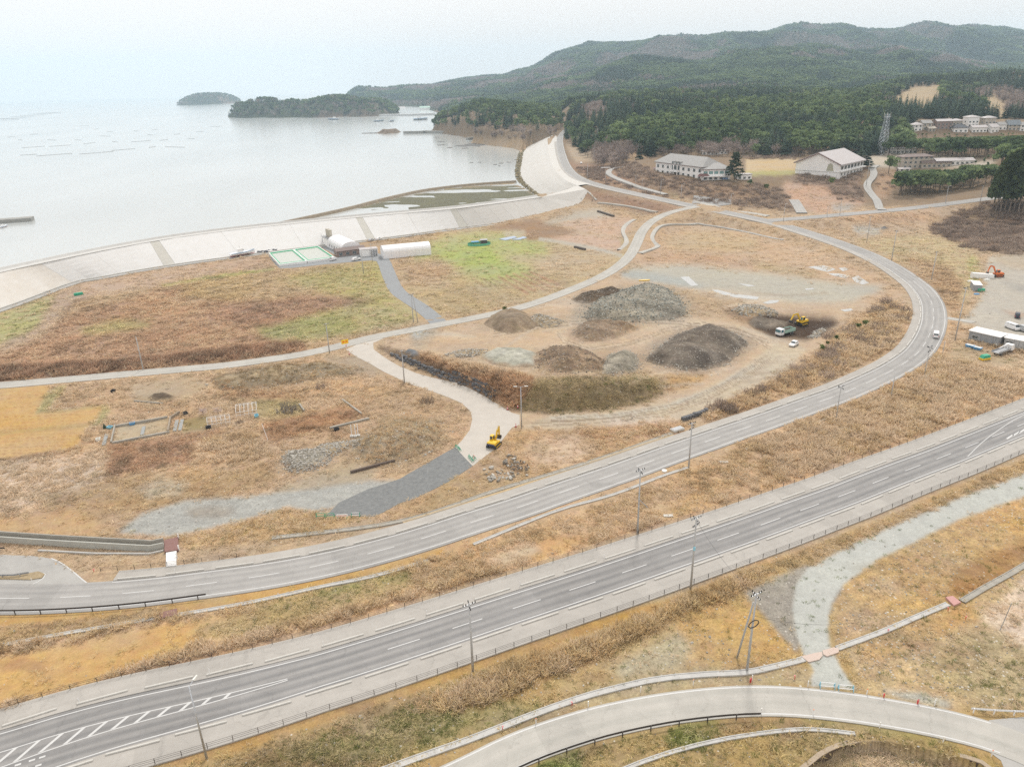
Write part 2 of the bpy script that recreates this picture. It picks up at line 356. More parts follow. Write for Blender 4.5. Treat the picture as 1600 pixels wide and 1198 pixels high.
paint([(340, 482), (480, 461), (592, 468), (500, 487), (420, 512), (350, 502)], (166, 128, 100), 4, .9, tall=.5, dark=.3)
paint([(330, 440), (350, 428), (440, 432), (470, 445), (420, 470), (290, 460)], (190, 160, 115), 6, .7)
paint([(280, 440), (370, 418), (400, 430), (380, 470), (285, 468)], (178, 150, 98), 5, .6)
paint([(130, 440), (290, 415), (400, 400), (430, 412), (330, 428), (240, 446), (110, 470)], (200, 170, 142), 4, tall=.2)
paint([(350, 420), (400, 400), (432, 414), (380, 424)], (196, 164, 134), 4, .9)
paint([(-300, 560), (0, 492), (88, 458), (60, 512), (0, 538), (-300, 620)], (184, 178, 116), 4, tall=.15, grn=.2)
paint([(92, 456), (130, 443), (122, 470), (60, 525), (0, 556), (0, 540), (60, 512)], (188, 162, 138), 4, tall=.25)
strip([(60, 535), (95, 505), (110, 478), (130, 466)], 5, (150, 118, 96), soft=2, op=.7)
strip([(255, 447), (300, 438), (360, 430), (430, 420)], 3, (170, 172, 90), soft=1)
# right of the service road
paint([(640, 405), (700, 365), (850, 350), (985, 372), (978, 405), (930, 434), (860, 466), (690, 496), (640, 462), (622, 425)], (194, 172, 128), 4, tall=.15, dark=.1)
paint([(640, 392), (690, 374), (745, 364), (810, 364), (850, 378), (862, 398), (830, 414), (835, 434), (765, 446), (700, 412), (650, 404)], (182, 186, 108), 8, grn=.12, tall=.05)
paint([(680, 395), (760, 385), (790, 410), (800, 425), (740, 415)], (170, 186, 84), 7, .8, grn=.14)
paint([(770, 395), (840, 400), (960, 385), (972, 402), (930, 426), (860, 425), (800, 408)], (196, 174, 140), 6, .9)
paint([(625, 415), (680, 402), (712, 420), (690, 440), (640, 445)], (186, 150, 116), 6, .8, tall=.4)
paint([(650, 460), (720, 440), (790, 470), (720, 492), (680, 494)], (182, 158, 112), 6, .8, tall=.3)
for k in range(9):      # ploughed rows
 strip([(742 + 12 * k, 438 - 2.0 * k), (790 + 12 * k, 470 - 3.5 * k)], 3.0, (178, 128, 106) if 2 < k < 8 else (186, 160, 118), soft=1, op=.8)
paint([(748, 358), (833, 341), (905, 362), (888, 373), (824, 376), (818, 362), (785, 360)], (172, 138, 104), 2, tall=.05)
paint([(785, 362), (820, 359), (822, 373), (790, 371)], (196, 184, 160), 2, .8)
paint([(845, 349), (905, 330), (935, 326), (962, 340), (905, 352)], (194, 184, 166), 3, tall=.02)
paint([(870, 350), (910, 342), (985, 338), (990, 352), (970, 372), (905, 362)], (206, 174, 146), 3, tall=.1)
paint([(858, 373), (900, 364), (968, 372), (972, 393), (920, 390)], (208, 176, 150), 2, tall=.05)
strip([(842, 373), (880, 379), (930, 388), (972, 400)], 5, (196, 188, 170), soft=1, tall=0)
paint([(900, 305), (925, 298), (1062, 322), (1060, 328), (1020, 335), (935, 316)], (170, 134, 106), 3, tall=.1)
# --- quarter west of the ramp
paint([(-450, 720), (0, 606), (200, 588), (420, 566), (560, 552), (640, 600), (735, 645), (735, 672), (700, 706), (560, 760), (500, 806), (250, 850), (-450, 870)], (196, 162, 124), 4, tall=.5, dark=.2)
paint([(205, 598), (300, 586), (332, 600), (295, 625), (205, 626)], (192, 168, 134), 4, tall=.05)
paint([(330, 590), (420, 572), (505, 566), (572, 574), (540, 588), (440, 600), (350, 612)], (138, 120, 88), 4, tall=.3, dark=.3, stn=.5)
paint([(500, 556), (570, 552), (606, 588), (560, 586), (515, 570)], (186, 164, 134), 3, tall=.05)
paint([(345, 604), (482, 612), (470, 628), (355, 628)], (176, 138, 100), 5, .9, tall=.6, dark=.5)
paint([(480, 590), (560, 590), (620, 615), (560, 640), (480, 625)], (200, 162, 118), 6, .8, tall=.6, dark=.1)
paint([(560, 615), (640, 605), (720, 645), (690, 690), (600, 680)], (188, 156, 118), 6, .8, tall=.5)
paint([(168, 692), (250, 686), (345, 668), (340, 700), (300, 722), (165, 748)], (164, 124, 92), 4, .9, tall=.6, dark=.6)
paint([(410, 662), (450, 648), (550, 636), (572, 652), (500, 672), (432, 692), (415, 692)], (168, 124, 84), 5, .9, tall=.5, dark=.7)
paint([(300, 690), (400, 670), (420, 700), (400, 730), (310, 730)], (204, 168, 124), 6, .9, tall=.8, dark=.1)
paint([(282, 655), (325, 648), (324, 672), (285, 676)], (168, 146, 92), 2, tall=.05)
paint([(180, 664), (262, 652), (265, 676), (176, 692)], (196, 176, 142), 2, tall=.05)
paint([(395, 625), (470, 625), (475, 648), (420, 655), (400, 650)], (172, 156, 100), 4, .8, tall=.3)
paint([(-450, 740), (0, 722), (120, 712), (165, 705), (160, 752), (80, 782), (0, 802), (-450, 840)], (206, 182, 156), 4, tall=.7, dark=.05)
paint([(-450, 740), (0, 702), (110, 692), (130, 702), (0, 724)], (150, 120, 90), 3, .7)
paint([(80, 775), (180, 745), (420, 728), (440, 745), (330, 785), (200, 812), (60, 815)], (182, 150, 108), 6, tall=.3)
paint([(0, 815), (110, 795), (190, 826), (150, 838), (-450, 850), (-450, 830)], (204, 164, 108), 5, tall=.05)
paint([(210, 765), (250, 745), (300, 755), (280, 775), (230, 780)], (182, 172, 150), 4, .7, stn=.5, tall=.1)
paint([(440, 760), (520, 728), (572, 714), (592, 730), (570, 765), (500, 790), (400, 782)], (188, 168, 136), 5, tall=.03, stn=.2)
paint([(182, 832), (225, 800), (290, 782), (400, 773), (500, 762), (560, 752), (622, 750), (585, 770), (530, 790), (500, 800), (450, 792), (375, 815), (300, 832), (262, 838)], (182, 182, 174), 3, tall=0, stn=.25, kind=4)
paint([(285, 795), (330, 790), (372, 795), (350, 808), (300, 808)], (164, 146, 122), 5, .6)
paint([(270, 840), (380, 816), (450, 794), (510, 806), (620, 790), (500, 835), (380, 850), (290, 858)], (192, 158, 110), 3, tall=.6, grn=.1)
# orange paddies
OF = [(-450, 640), (0, 607), (81, 602), (72, 622), (55, 645), (110, 640), (164, 634), (152, 653), (136, 668), (122, 693), (112, 700), (0, 716), (-450, 760)]
paint(OF, (212, 170, 100), 1, tall=0, stn=0, kind=1)
paint([(55, 646), (75, 612), (92, 602), (105, 602), (75, 642), (166, 633), (172, 640), (160, 662), (140, 668), (155, 650), (160, 636), (100, 642)], (176, 164, 108), 2, tall=.3)
paint([(-450, 705), (0, 672), (136, 661), (136, 668), (0, 679), (-450, 712)], (192, 160, 96), 1, .8)
for k in range(22):
 y0 = 612 + 4.8 * k
 strip([(-60, y0 + 3), (40, y0), (130, y0 - 3.5)], .9, (178, 128, 70), soft=0, op=float(RNG.uniform(.15, .55)))
# --- strip between the curved road and the highway
paint([(-450, 960), (0, 955), (330, 935), (560, 892), (690, 858), (1050, 730), (1330, 622), (1460, 555), (1490, 490), (1700, 540), (2050, 420), (1640, 640), (1200, 770), (750, 905), (400, 1016), (0, 1110), (-450, 1250)], (206, 168, 122), 3, tall=.85, dark=.12, stn=.03)
paint([(680, 870), (1000, 755), (1190, 690), (1200, 760), (900, 850), (640, 930)], (198, 160, 112), 8, .8, tall=.6, dark=.3)
paint([(-450, 1180), (-450, 1050), (0, 1030), (200, 985), (380, 952), (340, 990), (180, 1052), (60, 1088)], (212, 168, 96), 4, tall=.06, stn=.02)
paint([(-450, 972), (0, 957), (330, 936), (560, 891), (695, 855), (695, 864), (560, 906), (330, 955), (0, 978), (-450, 1000)], (206, 162, 84), 2, tall=0, stn=.02)
paint([(695, 855), (950, 765), (1050, 728), (1140, 693), (1160, 700), (1050, 742), (950, 782), (700, 866)], (206, 172, 128), 3, tall=.08)
paint([(-450, 1000), (0, 978), (160, 965), (260, 945), (270, 955), (130, 992), (0, 1005), (-450, 1030)], (178, 146, 100), 3, tall=.5, grn=.05)
paint([(290, 990), (400, 944), (560, 902), (640, 892), (655, 915), (500, 960), (360, 1000)], (182, 156, 102), 6, tall=.35, grn=.3)
paint([(490, 925), (560, 905), (570, 918), (500, 935)], (150, 150, 78), 4, .6, grn=.6)
paint([(575, 900), (640, 890), (640, 905), (590, 915)], (160, 150, 84), 4, .6, grn=.6)
paint([(810, 862), (870, 836), (932, 826), (935, 838), (880, 862), (840, 875)], (210, 164, 102), 4, .95, tall=.1)
paint([(755, 872), (830, 848), (850, 860), (790, 885)], (206, 186, 156), 5, .8, tall=.1)
paint([(1010, 800), (1080, 775), (1120, 785), (1050, 815)], (206, 164, 96), 7, .7, tall=.3)
paint([(680, 900), (760, 880), (760, 895), (690, 920)], (170, 140, 104), 6, .6)
# --- south of the highway
paint([(150, 1240), (193, 1198), (400, 1143), (750, 1025), (1080, 922), (1320, 835), (1500, 755), (2050, 560), (2050, 1500), (-200, 1500)], (190, 156, 100), 3, tall=.15, stn=.12, grn=.06)
paint([(200, 1198), (400, 1146), (750, 1028), (1090, 920), (1330, 834), (1600, 722), (1600, 736), (1330, 850), (1090, 940), (750, 1048), (400, 1165), (280, 1198)], (196, 152, 84), 2, tall=.08)
paint([(250, 1230), (420, 1165), (560, 1118), (700, 1080), (790, 1085), (680, 1140), (600, 1198), (560, 1260)], (164, 134, 90), 6, tall=.35, dark=.3, grn=.25)
paint([(430, 1185), (560, 1130), (650, 1110), (740, 1115), (690, 1150), (600, 1190)], (150, 136, 82), 7, .7, grn=.75)
paint([(690, 1110), (760, 1100), (850, 1095), (840, 1115), (720, 1150), (640, 1190)], (168, 152, 96), 6, .8, grn=.4)
paint([(670, 1098), (760, 1048), (860, 1018), (950, 983), (1040, 948), (1130, 902), (1200, 876), (1210, 890), (1160, 925), (1080, 972), (960, 1018), (880, 1052), (790, 1088), (720, 1112)], (200, 160, 110), 4, tall=1.2, dark=.08, grn=.04)
paint([(1180, 880), (1300, 842), (1430, 792), (1520, 752), (1600, 720), (1700, 690), (1700, 705), (1560, 755), (1440, 806), (1320, 858), (1230, 892), (1190, 905)], (182, 150, 104), 3, tall=.7, dark=.2, grn=.1)
paint([(1055, 965), (1100, 948), (1165, 935), (1230, 1000), (1255, 1020), (1150, 1048), (1060, 1042), (1030, 1010)], (204, 162, 96), 6, tall=.06, stn=.3)
paint([(950, 1035), (1010, 1000), (1060, 985), (1085, 1015), (1060, 1045), (970, 1062)], (194, 180, 150), 8, .9, tall=.05, stn=.3)
paint([(860, 1060), (960, 1020), (1060, 960), (1060, 985), (960, 1045), (880, 1090)], (196, 164, 110), 6, .7, tall=.1)
paint([(840, 1110), (930, 1075), (1050, 1045), (1170, 1045), (1270, 1040), (1270, 1070), (1100, 1072), (900, 1105), (800, 1140)], (192, 168, 128), 4, tall=.05, stn=.3)
paint([(1300, 900), (1345, 893), (1440, 842), (1500, 812), (1600, 777), (2050, 640), (2050, 830), (1600, 868), (1482, 938), (1310, 1008), (1296, 980), (1298, 945)], (202, 162, 104), 4, tall=.04, stn=.55)
paint([(1478, 930), (1490, 892), (1555, 862), (1600, 846), (1850, 800), (1850, 850), (1600, 880), (1512, 938)], (180, 134, 78), 5, tall=.1, stn=.15)
paint([(1400, 880), (1450, 850), (1480, 890), (1440, 930)], (190, 150, 100), 8, .6)
paint([(1320, 1012), (1400, 985), (1490, 945), (1560, 910), (1850, 800), (1850, 1150), (1600, 1108), (1470, 1110), (1345, 1080)], (200, 170, 128), 4, tall=.1, stn=.45, grn=.12)
paint([(1330, 1010), (1440, 965), (1520, 930), (1530, 965), (1440, 1010), (1360, 1035)], (204, 160, 98), 7, .8, stn=.4)
paint([(1440, 1030), (1520, 1000), (1600, 1010), (1850, 1000), (1850, 1120), (1600, 1100), (1480, 1080)], (188, 166, 120), 6, .7, grn=.42)
paint([(1530, 968), (1560, 940), (1605, 900), (1850, 820), (1850, 1000), (1605, 1008)], (222, 196, 172), 5, tall=.25, stn=.2)
paint([(1375, 1075), (1440, 1082), (1490, 1098), (1480, 1106), (1410, 1092)], (176, 178, 174), 4, .8, stn=.3)
paint([(700, 1300), (813, 1205), (950, 1152), (1190, 1115), (1300, 1125), (1420, 1146), (1500, 1165), (1560, 1192), (1620, 1300)], (180, 150, 92), 3, tall=.2, grn=.2, stn=.12)
paint([(1040, 1150), (1060, 1128), (1118, 1122), (1128, 1145), (1100, 1165), (1050, 1165)], (142, 146, 70), 5, .8, grn=1)
paint([(815, 1215), (870, 1168), (905, 1165), (910, 1198), (870, 1240)], (140, 146, 72), 5, .8, grn=1)
paint([(1240, 1110), (1300, 1118), (1420, 1138), (1500, 1158), (1490, 1168), (1380, 1148), (1260, 1128)], (166, 148, 88), 4, .8, grn=.4)
paint([(1230, 1230), (1290, 1172), (1370, 1160), (1480, 1182), (1560, 1215), (1560, 1300), (1200, 1300)], (196, 166, 124), 3, tall=.4, dark=.05)
# --- pale gravel track and the darker gravel fan beside it
paint([(1160, 924), (1215, 900), (1262, 882), (1290, 890), (1245, 1018), (1225, 998), (1195, 962)], (168, 160, 146), 3, tall=.02, stn=.4, kind=2)
paint([(1290, 930), (1330, 905), (1345, 893), (1330, 900), (1312, 925), (1298, 950), (1290, 960)], (162, 158, 150), 3, .9, tall=0, kind=2)
TRK = [(1760, 672), (1600, 740), (1513, 773), (1450, 798), (1375, 831), (1300, 866), (1262, 888), (1244, 912), (1238, 952), (1244, 990), (1256, 1024), (1272, 1047), (1264, 1070), (1340, 1078), (1316, 1047), (1297, 1007), (1293, 981), (1297, 946), (1316, 914), (1345, 893), (1375, 872), (1438, 841), (1500, 811), (1600, 776), (1760, 722)]
paint(TRK, (201, 203, 194), 2, tall=0, stn=.03, kind=2)
# --- construction yard
YD = [(590, 540), (650, 522), (700, 512), (760, 498), (840, 476), (905, 452), (960, 432), (1000, 424), (1290, 440), (1400, 470), (1330, 520), (1290, 560), (1200, 604), (1100, 642), (1060, 656), (960, 668), (815, 668), (800, 645), (870, 648), (950, 640), (1010, 630), (1060, 606), (1040, 585), (900, 582), (780, 580), (700, 562), (640, 552)]
paint(YD, (206, 178, 144), 3, tall=0, stn=.12, kind=3)
paint([(985, 400), (1010, 368), (1040, 350), (1110, 352), (1220, 375), (1300, 400), (1390, 440), (1420, 475), (1380, 485), (1300, 440), (1100, 425), (1000, 424)], (206, 174, 138), 4, tall=.12)
paint([(1030, 372), (1100, 358), (1190, 372), (1180, 392), (1060, 395)], (196, 172, 124), 6, .6, tall=.15)
paint([(1010, 395), (1100, 395), (1190, 410), (1180, 420), (1060, 412), (1000, 410)], (190, 150, 116), 6, .6, tall=.2)
paint([(1170, 405), (1230, 415), (1290, 428), (1260, 434), (1190, 424)], (176, 158, 112), 4, .6, tall=.2)
paint([(985, 418), (1060, 412), (1180, 424), (1300, 440), (1390, 448), (1330, 472), (1240, 474), (1140, 456), (1060, 448), (972, 432)], (194, 188, 170), 4, tall=0, kind=4)
paint([(972, 424), (1000, 424), (1075, 436), (1110, 452), (1070, 448), (968, 432)], (180, 184, 178), 3, .9, tall=0, kind=4)
paint([(1060, 450), (1150, 456), (1235, 466), (1190, 474), (1110, 462)], (208, 196, 174), 4, .8)
paint([(930, 455), (1010, 448), (1080, 455), (1160, 470), (1200, 485), (1160, 500), (1080, 490), (1000, 470)], (182, 156, 122), 5, .8, tall=.2, stn=.2)
for pts, wd in (([(860, 575), (930, 540), (1000, 517), (1080, 505), (1160, 520), (1220, 545)], 9), ([(780, 520), (850, 508), (930, 500), (1060, 502), (1150, 512), (1215, 535)], 12), ([(690, 520), (760, 535), (850, 545), (940, 540)], 10), ([(870, 515), (880, 530), (920, 545), (1000, 535), (1060, 512)], 7)):
 strip(pts, wd, (214, 192, 160), soft=2, op=.8)
paint([(660, 540), (760, 525), (860, 545), (850, 560), (740, 562)], (200, 170, 134), 5, .7)
paint([(640, 510), (660, 505), (690, 515), (668, 540), (650, 552), (640, 530)], (176, 162, 140), 4, .8, stn=.4)
paint([(640, 518), (664, 512), (672, 520), (650, 530)], (178, 184, 182), 3, .8)
paint([(650, 550), (695, 558), (765, 572), (835, 588), (842, 622), (810, 642), (770, 624), (700, 596), (660, 570)], (174, 134, 98), 3, tall=.9, dark=.3)
paint([(595, 540), (650, 552), (700, 575), (760, 605), (772, 624), (700, 596), (640, 570), (590, 545)], (120, 96, 74), 2, .8, tall=.3, dark=.8)
paint([(838, 590), (1005, 583), (1046, 600), (1012, 628), (950, 640), (870, 646), (806, 640)], (154, 132, 90), 3, tall=.6, dark=.2, grn=.3)
paint([(1040, 582), (1100, 585), (1120, 580), (1075, 606), (1045, 612)], (202, 160, 98), 4, tall=.15)
paint([(835, 584), (920, 586), (1000, 590), (1000, 582), (900, 576)], (204, 178, 144), 3, .8)
paint([(815, 668), (860, 650), (950, 645), (1020, 634), (1080, 618), (1140, 588), (1185, 558), (1210, 535), (1262, 545), (1230, 580), (1130, 628), (1060, 657), (960, 668), (870, 672)], (206, 190, 162), 3, tall=0, stn=.12, kind=3)
strip([(810, 660), (900, 656), (1000, 650), (1070, 630), (1150, 590), (1200, 555)], 2.5, (176, 152, 122), soft=1, op=.7)
strip([(830, 667), (920, 662), (1020, 655), (1090, 632), (1170, 592), (1215, 560)], 2, (176, 152, 122), soft=1, op=.6)
strip([(860, 652), (950, 650), (1040, 636), (1110, 610), (1180, 570)], 4, (196, 198, 188), soft=2, op=.7)
paint([(930, 658), (1000, 655), (1060, 652), (1050, 664), (960, 668)], (226, 210, 190), 4, .8)
paint([(1095, 648), (1130, 630), (1200, 600), (1270, 560), (1300, 520), (1395, 468), (1432, 495), (1405, 540), (1330, 577), (1220, 622), (1130, 655), (1100, 660)], (190, 154, 114), 4, tall=.8, dark=.15, shb=.1, grn=.05)
paint([(1110, 640), (1200, 600), (1260, 560), (1300, 545), (1320, 575), (1220, 618), (1130, 652)], (172, 138, 100), 6, .7, tall=.8, dark=.3, shb=.14)
paint([(1320, 500), (1390, 470), (1415, 490), (1400, 530), (1350, 545)], (200, 162, 116), 6, .7, tall=.7)
paint([(1130, 478), (1165, 488), (1175, 500), (1210, 522), (1190, 515), (1135, 492)], (150, 122, 96), 4, .8)
paint([(1168, 500), (1195, 491), (1235, 493), (1300, 497), (1312, 506), (1285, 521), (1262, 532), (1205, 527), (1180, 513)], (88, 70, 56), 3, tall=0, stn=.15)
paint([(1225, 484), (1300, 492), (1310, 500), (1250, 496)], (168, 144, 120), 4, .8)
paint([(905, 458), (975, 452), (970, 470), (905, 474)], (128, 108, 88), 4, .8, stn=.3)
# --- between ramp, yard and curved road
paint([(740, 728), (800, 672), (960, 670), (1050, 660), (1090, 662), (1060, 680), (870, 745), (640, 815), (580, 808), (668, 770)], (192, 156, 112), 3, tall=.4, dark=.15)
paint([(820, 690), (890, 680), (940, 700), (880, 735), (825, 715)], (214, 184, 152), 7, .8, tall=.2)
paint([(890, 668), (1050, 655), (1080, 665), (1050, 685), (930, 690)], (190, 146, 104), 4, .7, tall=.7)
paint([(700, 740), (780, 745), (860, 740), (700, 795), (640, 810)], (178, 150, 104), 5, .7, tall=.25)
# --- outside the bend
paint([(1220, 345), (1340, 330), (1530, 318), (1480, 360), (1430, 370), (1340, 375), (1290, 368)], (200, 170, 134), 4, tall=.3)
paint([(1290, 330), (1400, 335), (1470, 325), (1450, 345), (1340, 348)], (206, 168, 132), 5, .8, tall=.4)
paint([(1330, 352), (1378, 355), (1376, 368), (1338, 367)], (190, 186, 176), 3, .9, kind=4)
paint([(1330, 376), (1450, 365), (1520, 385), (1535, 420), (1510, 470), (1485, 480), (1445, 430), (1390, 400)], (198, 178, 130), 4, tall=.3)
paint([(1400, 395), (1480, 415), (1505, 440), (1500, 490), (1482, 485), (1450, 440)], (176, 138, 104), 4, .8, tall=.6, dark=.4)
paint([(1385, 408), (1440, 432), (1450, 445), (1470, 470), (1420, 420)], (150, 116, 88), 3, .8)
paint([(1512, 405), (1525, 400), (1528, 440), (1515, 445)], (176, 176, 92), 3, .8, grn=.3)
paint([(1545, 400), (1600, 395), (1750, 390), (1750, 560), (1600, 545), (1520, 530), (1498, 508), (1530, 470), (1540, 440)], (198, 190, 174), 3, tall=0, stn=.1, kind=4)
paint([(1550, 402), (1600, 396), (1700, 396), (1700, 418), (1600, 424), (1560, 415)], (196, 176, 146), 4, .8)
paint([(1560, 440), (1600, 446), (1700, 455), (1700, 470), (1590, 455)], (160, 158, 154), 4, .7)
paint([(1560, 484), (1600, 490), (1700, 496), (1700, 500), (1590, 495)], (190, 150, 116), 2, .8)
paint([(1495, 505), (1525, 505), (1520, 530), (1500, 535), (1485, 560), (1470, 575), (1480, 520)], (196, 164, 126), 4, tall=.4)
paint([(1490, 535), (1600, 555), (1750, 580), (1750, 600), (1560, 575), (1480, 560)], (190, 166, 130), 4, .9, tall=.15, grn=.05)
paint([(1450, 358), (1480, 340), (1530, 322), (1620, 318), (1800, 310), (1800, 400), (1600, 396), (1545, 392), (1490, 378)], (150, 122, 100), 4, tall=.25, dark=.4, shb=.6, stn=0)
paint([(1500, 330), (1560, 325), (1560, 345), (1520, 345)], (158, 136, 96), 5, .6)
# --- slope below the school, school terrace
paint([(930, 262), (970, 252), (1060, 278), (1110, 287), (1170, 288), (1230, 300), (1245, 330), (1150, 322), (1060, 306), (985, 285), (940, 275)], (160, 132, 106), 3, tall=.25, dark=.3, shb=.5, stn=0)
paint([(990, 290), (1060, 303), (1060, 312), (985, 297)], (170, 150, 112), 2, .8, shb=0)
paint([(1165, 247), (1247, 246), (1243, 270), (1165, 272)], (212, 184, 136), 1, tall=.02, kind=9)
paint([(1165, 268), (1245, 266), (1245, 273), (1165, 275)], (186, 178, 110), 1, tall=0)
paint([(1140, 238), (1250, 238), (1250, 247), (1165, 248)], (120, 104, 80), 2, shb=.4)
paint([(1225, 285), (1340, 285), (1352, 318), (1285, 336), (1245, 322), (1222, 300)], (206, 168, 138), 3, tall=.2)
paint([(1240, 272), (1345, 268), (1350, 315), (1310, 310), (1290, 292), (1240, 285)], (152, 126, 106), 3, .9, shb=.5, tall=.2)
paint([(1298, 318), (1335, 318), (1330, 332), (1300, 332)], (182, 178, 170), 3, .8)
paint([(1362, 312), (1375, 268), (1420, 265), (1410, 280), (1385, 310)], (196, 158, 122), 3, .9, tall=.15, shb=.05)
paint([(985, 240), (1010, 236), (1015, 245), (980, 252)], (206, 172, 128), 2)
paint([(1340, 246), (1400, 238), (1480, 244), (1560, 252), (1540, 262), (1420, 262), (1370, 262)], (206, 192, 170), 2, tall=0, shb=0)
paint([(1400, 150), (1425, 141), (1464, 138), (1462, 152), (1446, 159), (1415, 157)], (206, 180, 138), 1, tall=0)
paint([(1530, 156), (1550, 154), (1567, 168), (1560, 176), (1545, 164)], (206, 180, 138), 1, tall=0)
# --- junction by the sea wall
paint([(884, 226), (930, 222), (932, 250), (900, 256), (890, 240)], (196, 172, 140), 2, tall=.05)
paint([(880, 252), (930, 258), (960, 268), (1000, 286), (1060, 312), (1000, 300), (930, 282), (905, 268)], (176, 140, 112), 3, tall=.2, shb=.3)
paint([(915, 262), (945, 258), (948, 274), (920, 276)], (130, 100, 82), 3, shb=.9)
# --- shore
paint([(420, 360), (433, 351), (550, 326), (626, 306), (700, 294), (800, 287), (840, 305), (846, 310), (705, 330), (600, 338)], (128, 126, 100), 2, tall=0, stn=.3, kind=5)
paint([(200, 400), (260, 373), (330, 356), (400, 348), (425, 352), (300, 375)], (186, 158, 120), 2, tall=0, stn=.3, kind=6)
# --- woods
paint([(884, 214), (886, 190), (900, 160), (980, 148), (1080, 148), (1150, 146), (1240, 146), (1330, 148), (1392, 132), (1440, 124), (1620, 118), (1900, 100), (1900, 185), (1430, 186), (1420, 205), (1385, 240), (1340, 244), (1240, 244), (1140, 244), (1010, 246), (975, 254), (930, 252), (905, 236)], None, 0, tree=1)
paint([(975, 180), (1150, 165), (1330, 158), (1390, 180), (1360, 232), (1240, 232), (1150, 225), (1080, 190)], None, 0, tree=7)
paint([(930, 240), (970, 200), (1080, 190), (1120, 210), (1160, 245), (1010, 246), (975, 252), (935, 255)], None, 0, tree=11)
paint([(930, 245), (970, 232), (990, 240), (960, 262), (930, 262)], None, 0, tree=8)
paint([(1090, 205), (1180, 195), (1200, 230), (1170, 245), (1095, 245)], None, 0, tree=10)
paint([(1200, 212), (1330, 205), (1350, 242), (1240, 244)], None, 0, tree=14)
paint([(1400, 155), (1425, 139), (1466, 136), (1464, 154), (1446, 161), (1415, 159)], None, 0, tree=0)
paint([(1526, 158), (1550, 152), (1569, 168), (1560, 178), (1545, 166)], None, 0, tree=0)
paint([(1500, 150), (1560, 140), (1600, 150), (1640, 170), (1600, 182), (1570, 180), (1569, 166), (1550, 150), (1524, 157)], None, 0, tree=8)
paint([(672, 200), (690, 178), (740, 160), (800, 162), (874, 170), (880, 200), (850, 208), (760, 206), (690, 203)], None, 0, tree=3)
paint([(690, 203), (760, 204), (850, 206), (872, 210), (830, 224), (770, 224), (740, 216), (700, 208)], None, 0, tree=8)
paint([(1385, 244), (1400, 213), (1430, 212), (1700, 211), (1700, 250), (1600, 268), (1540, 262), (1470, 250), (1440, 240)], None, 0, tree=6)
paint([(1500, 232), (1560, 225), (1560, 255), (1500, 250)], None, 0, tree=10)
paint([(1398, 308), (1425, 280), (1480, 268), (1552, 268), (1555, 300), (1480, 318), (1420, 322)], None, 0, tree=14)
paint([(1552, 318), (1556, 290), (1620, 275), (1900, 260), (1900, 320), (1620, 332), (1556, 330)], None, 0, tree=1)

for pl, c in (([(885, 500), (900, 470), (960, 450), (1045, 446), (1080, 470), (1080, 498), (1000, 510), (900, 508)], (176, 160, 136)), ([(820, 575), (835, 545), (940, 545), (1010, 550), (1015, 585), (930, 592), (840, 590)], (182, 156, 124)), ([(1000, 565), (1015, 535), (1060, 515), (1150, 510), (1185, 535), (1160, 562), (1090, 588), (1030, 580)], (168, 150, 128)), ([(885, 525), (905, 503), (990, 500), (1005, 515), (950, 538), (900, 538)], (178, 150, 120)), ([(740, 510), (765, 490), (830, 485), (890, 495), (885, 512), (800, 525)], (188, 164, 132)), ([(680, 560), (720, 545), (840, 540), (845, 580), (760, 580)], (194, 172, 142)), ([(540, 700), (600, 650), (690, 650), (705, 690), (640, 730), (570, 730)], (176, 152, 116)), ([(430, 740), (440, 705), (520, 690), (590, 680), (580, 705), (500, 740)], (178, 156, 128))):
 paint(pl, c, 5, .7, stn=.3)
for k in range(46):
 x0, y0 = RNG.uniform(620, 1250), RNG.uniform(450, 640); l = RNG.uniform(14, 60); a = RNG.normal(-.1, .25)
 sy, sx, mm = mask([(600, 545), (700, 510), (960, 430), (1380, 470), (1200, 604), (1060, 656), (815, 668), (830, 580), (640, 552)], 0)
 if inpoly(np.array([x0]), np.array([y0]), YD)[0]: strip([(x0 - l, y0 - l * a), (x0, y0 + RNG.normal(0, 2)), (x0 + l, y0 + l * a)], RNG.uniform(1, 4), [(170, 146, 118), (222, 202, 174), (188, 160, 130), (200, 190, 172)][k % 4], soft=1, op=.55)

paint([(1070, 200), (1130, 190), (1195, 196), (1205, 226), (1180, 243), (1095, 244), (1075, 228)], None, 0, tree=10)
paint([(1220, 215), (1290, 208), (1340, 214), (1350, 240), (1240, 243)], None, 0, tree=10)
paint([(925, 240), (950, 226), (985, 232), (1000, 246), (970, 258), (930, 258)], None, 0, tree=8)
paint([(960, 205), (1060, 186), (1100, 196), (1070, 222), (1000, 232), (950, 236)], None, 0, tree=6)
paint([(905, 172), (940, 166), (952, 182), (915, 190)], None, 0, tree=8)
paint([(1300, 160), (1370, 156), (1390, 178), (1350, 200), (1300, 190)], None, 0, tree=14)
MAP[:] = np.minimum(MAP * (1.07 + .17 * np.clip(TALL + .4, 0, 1))[..., None], .8)

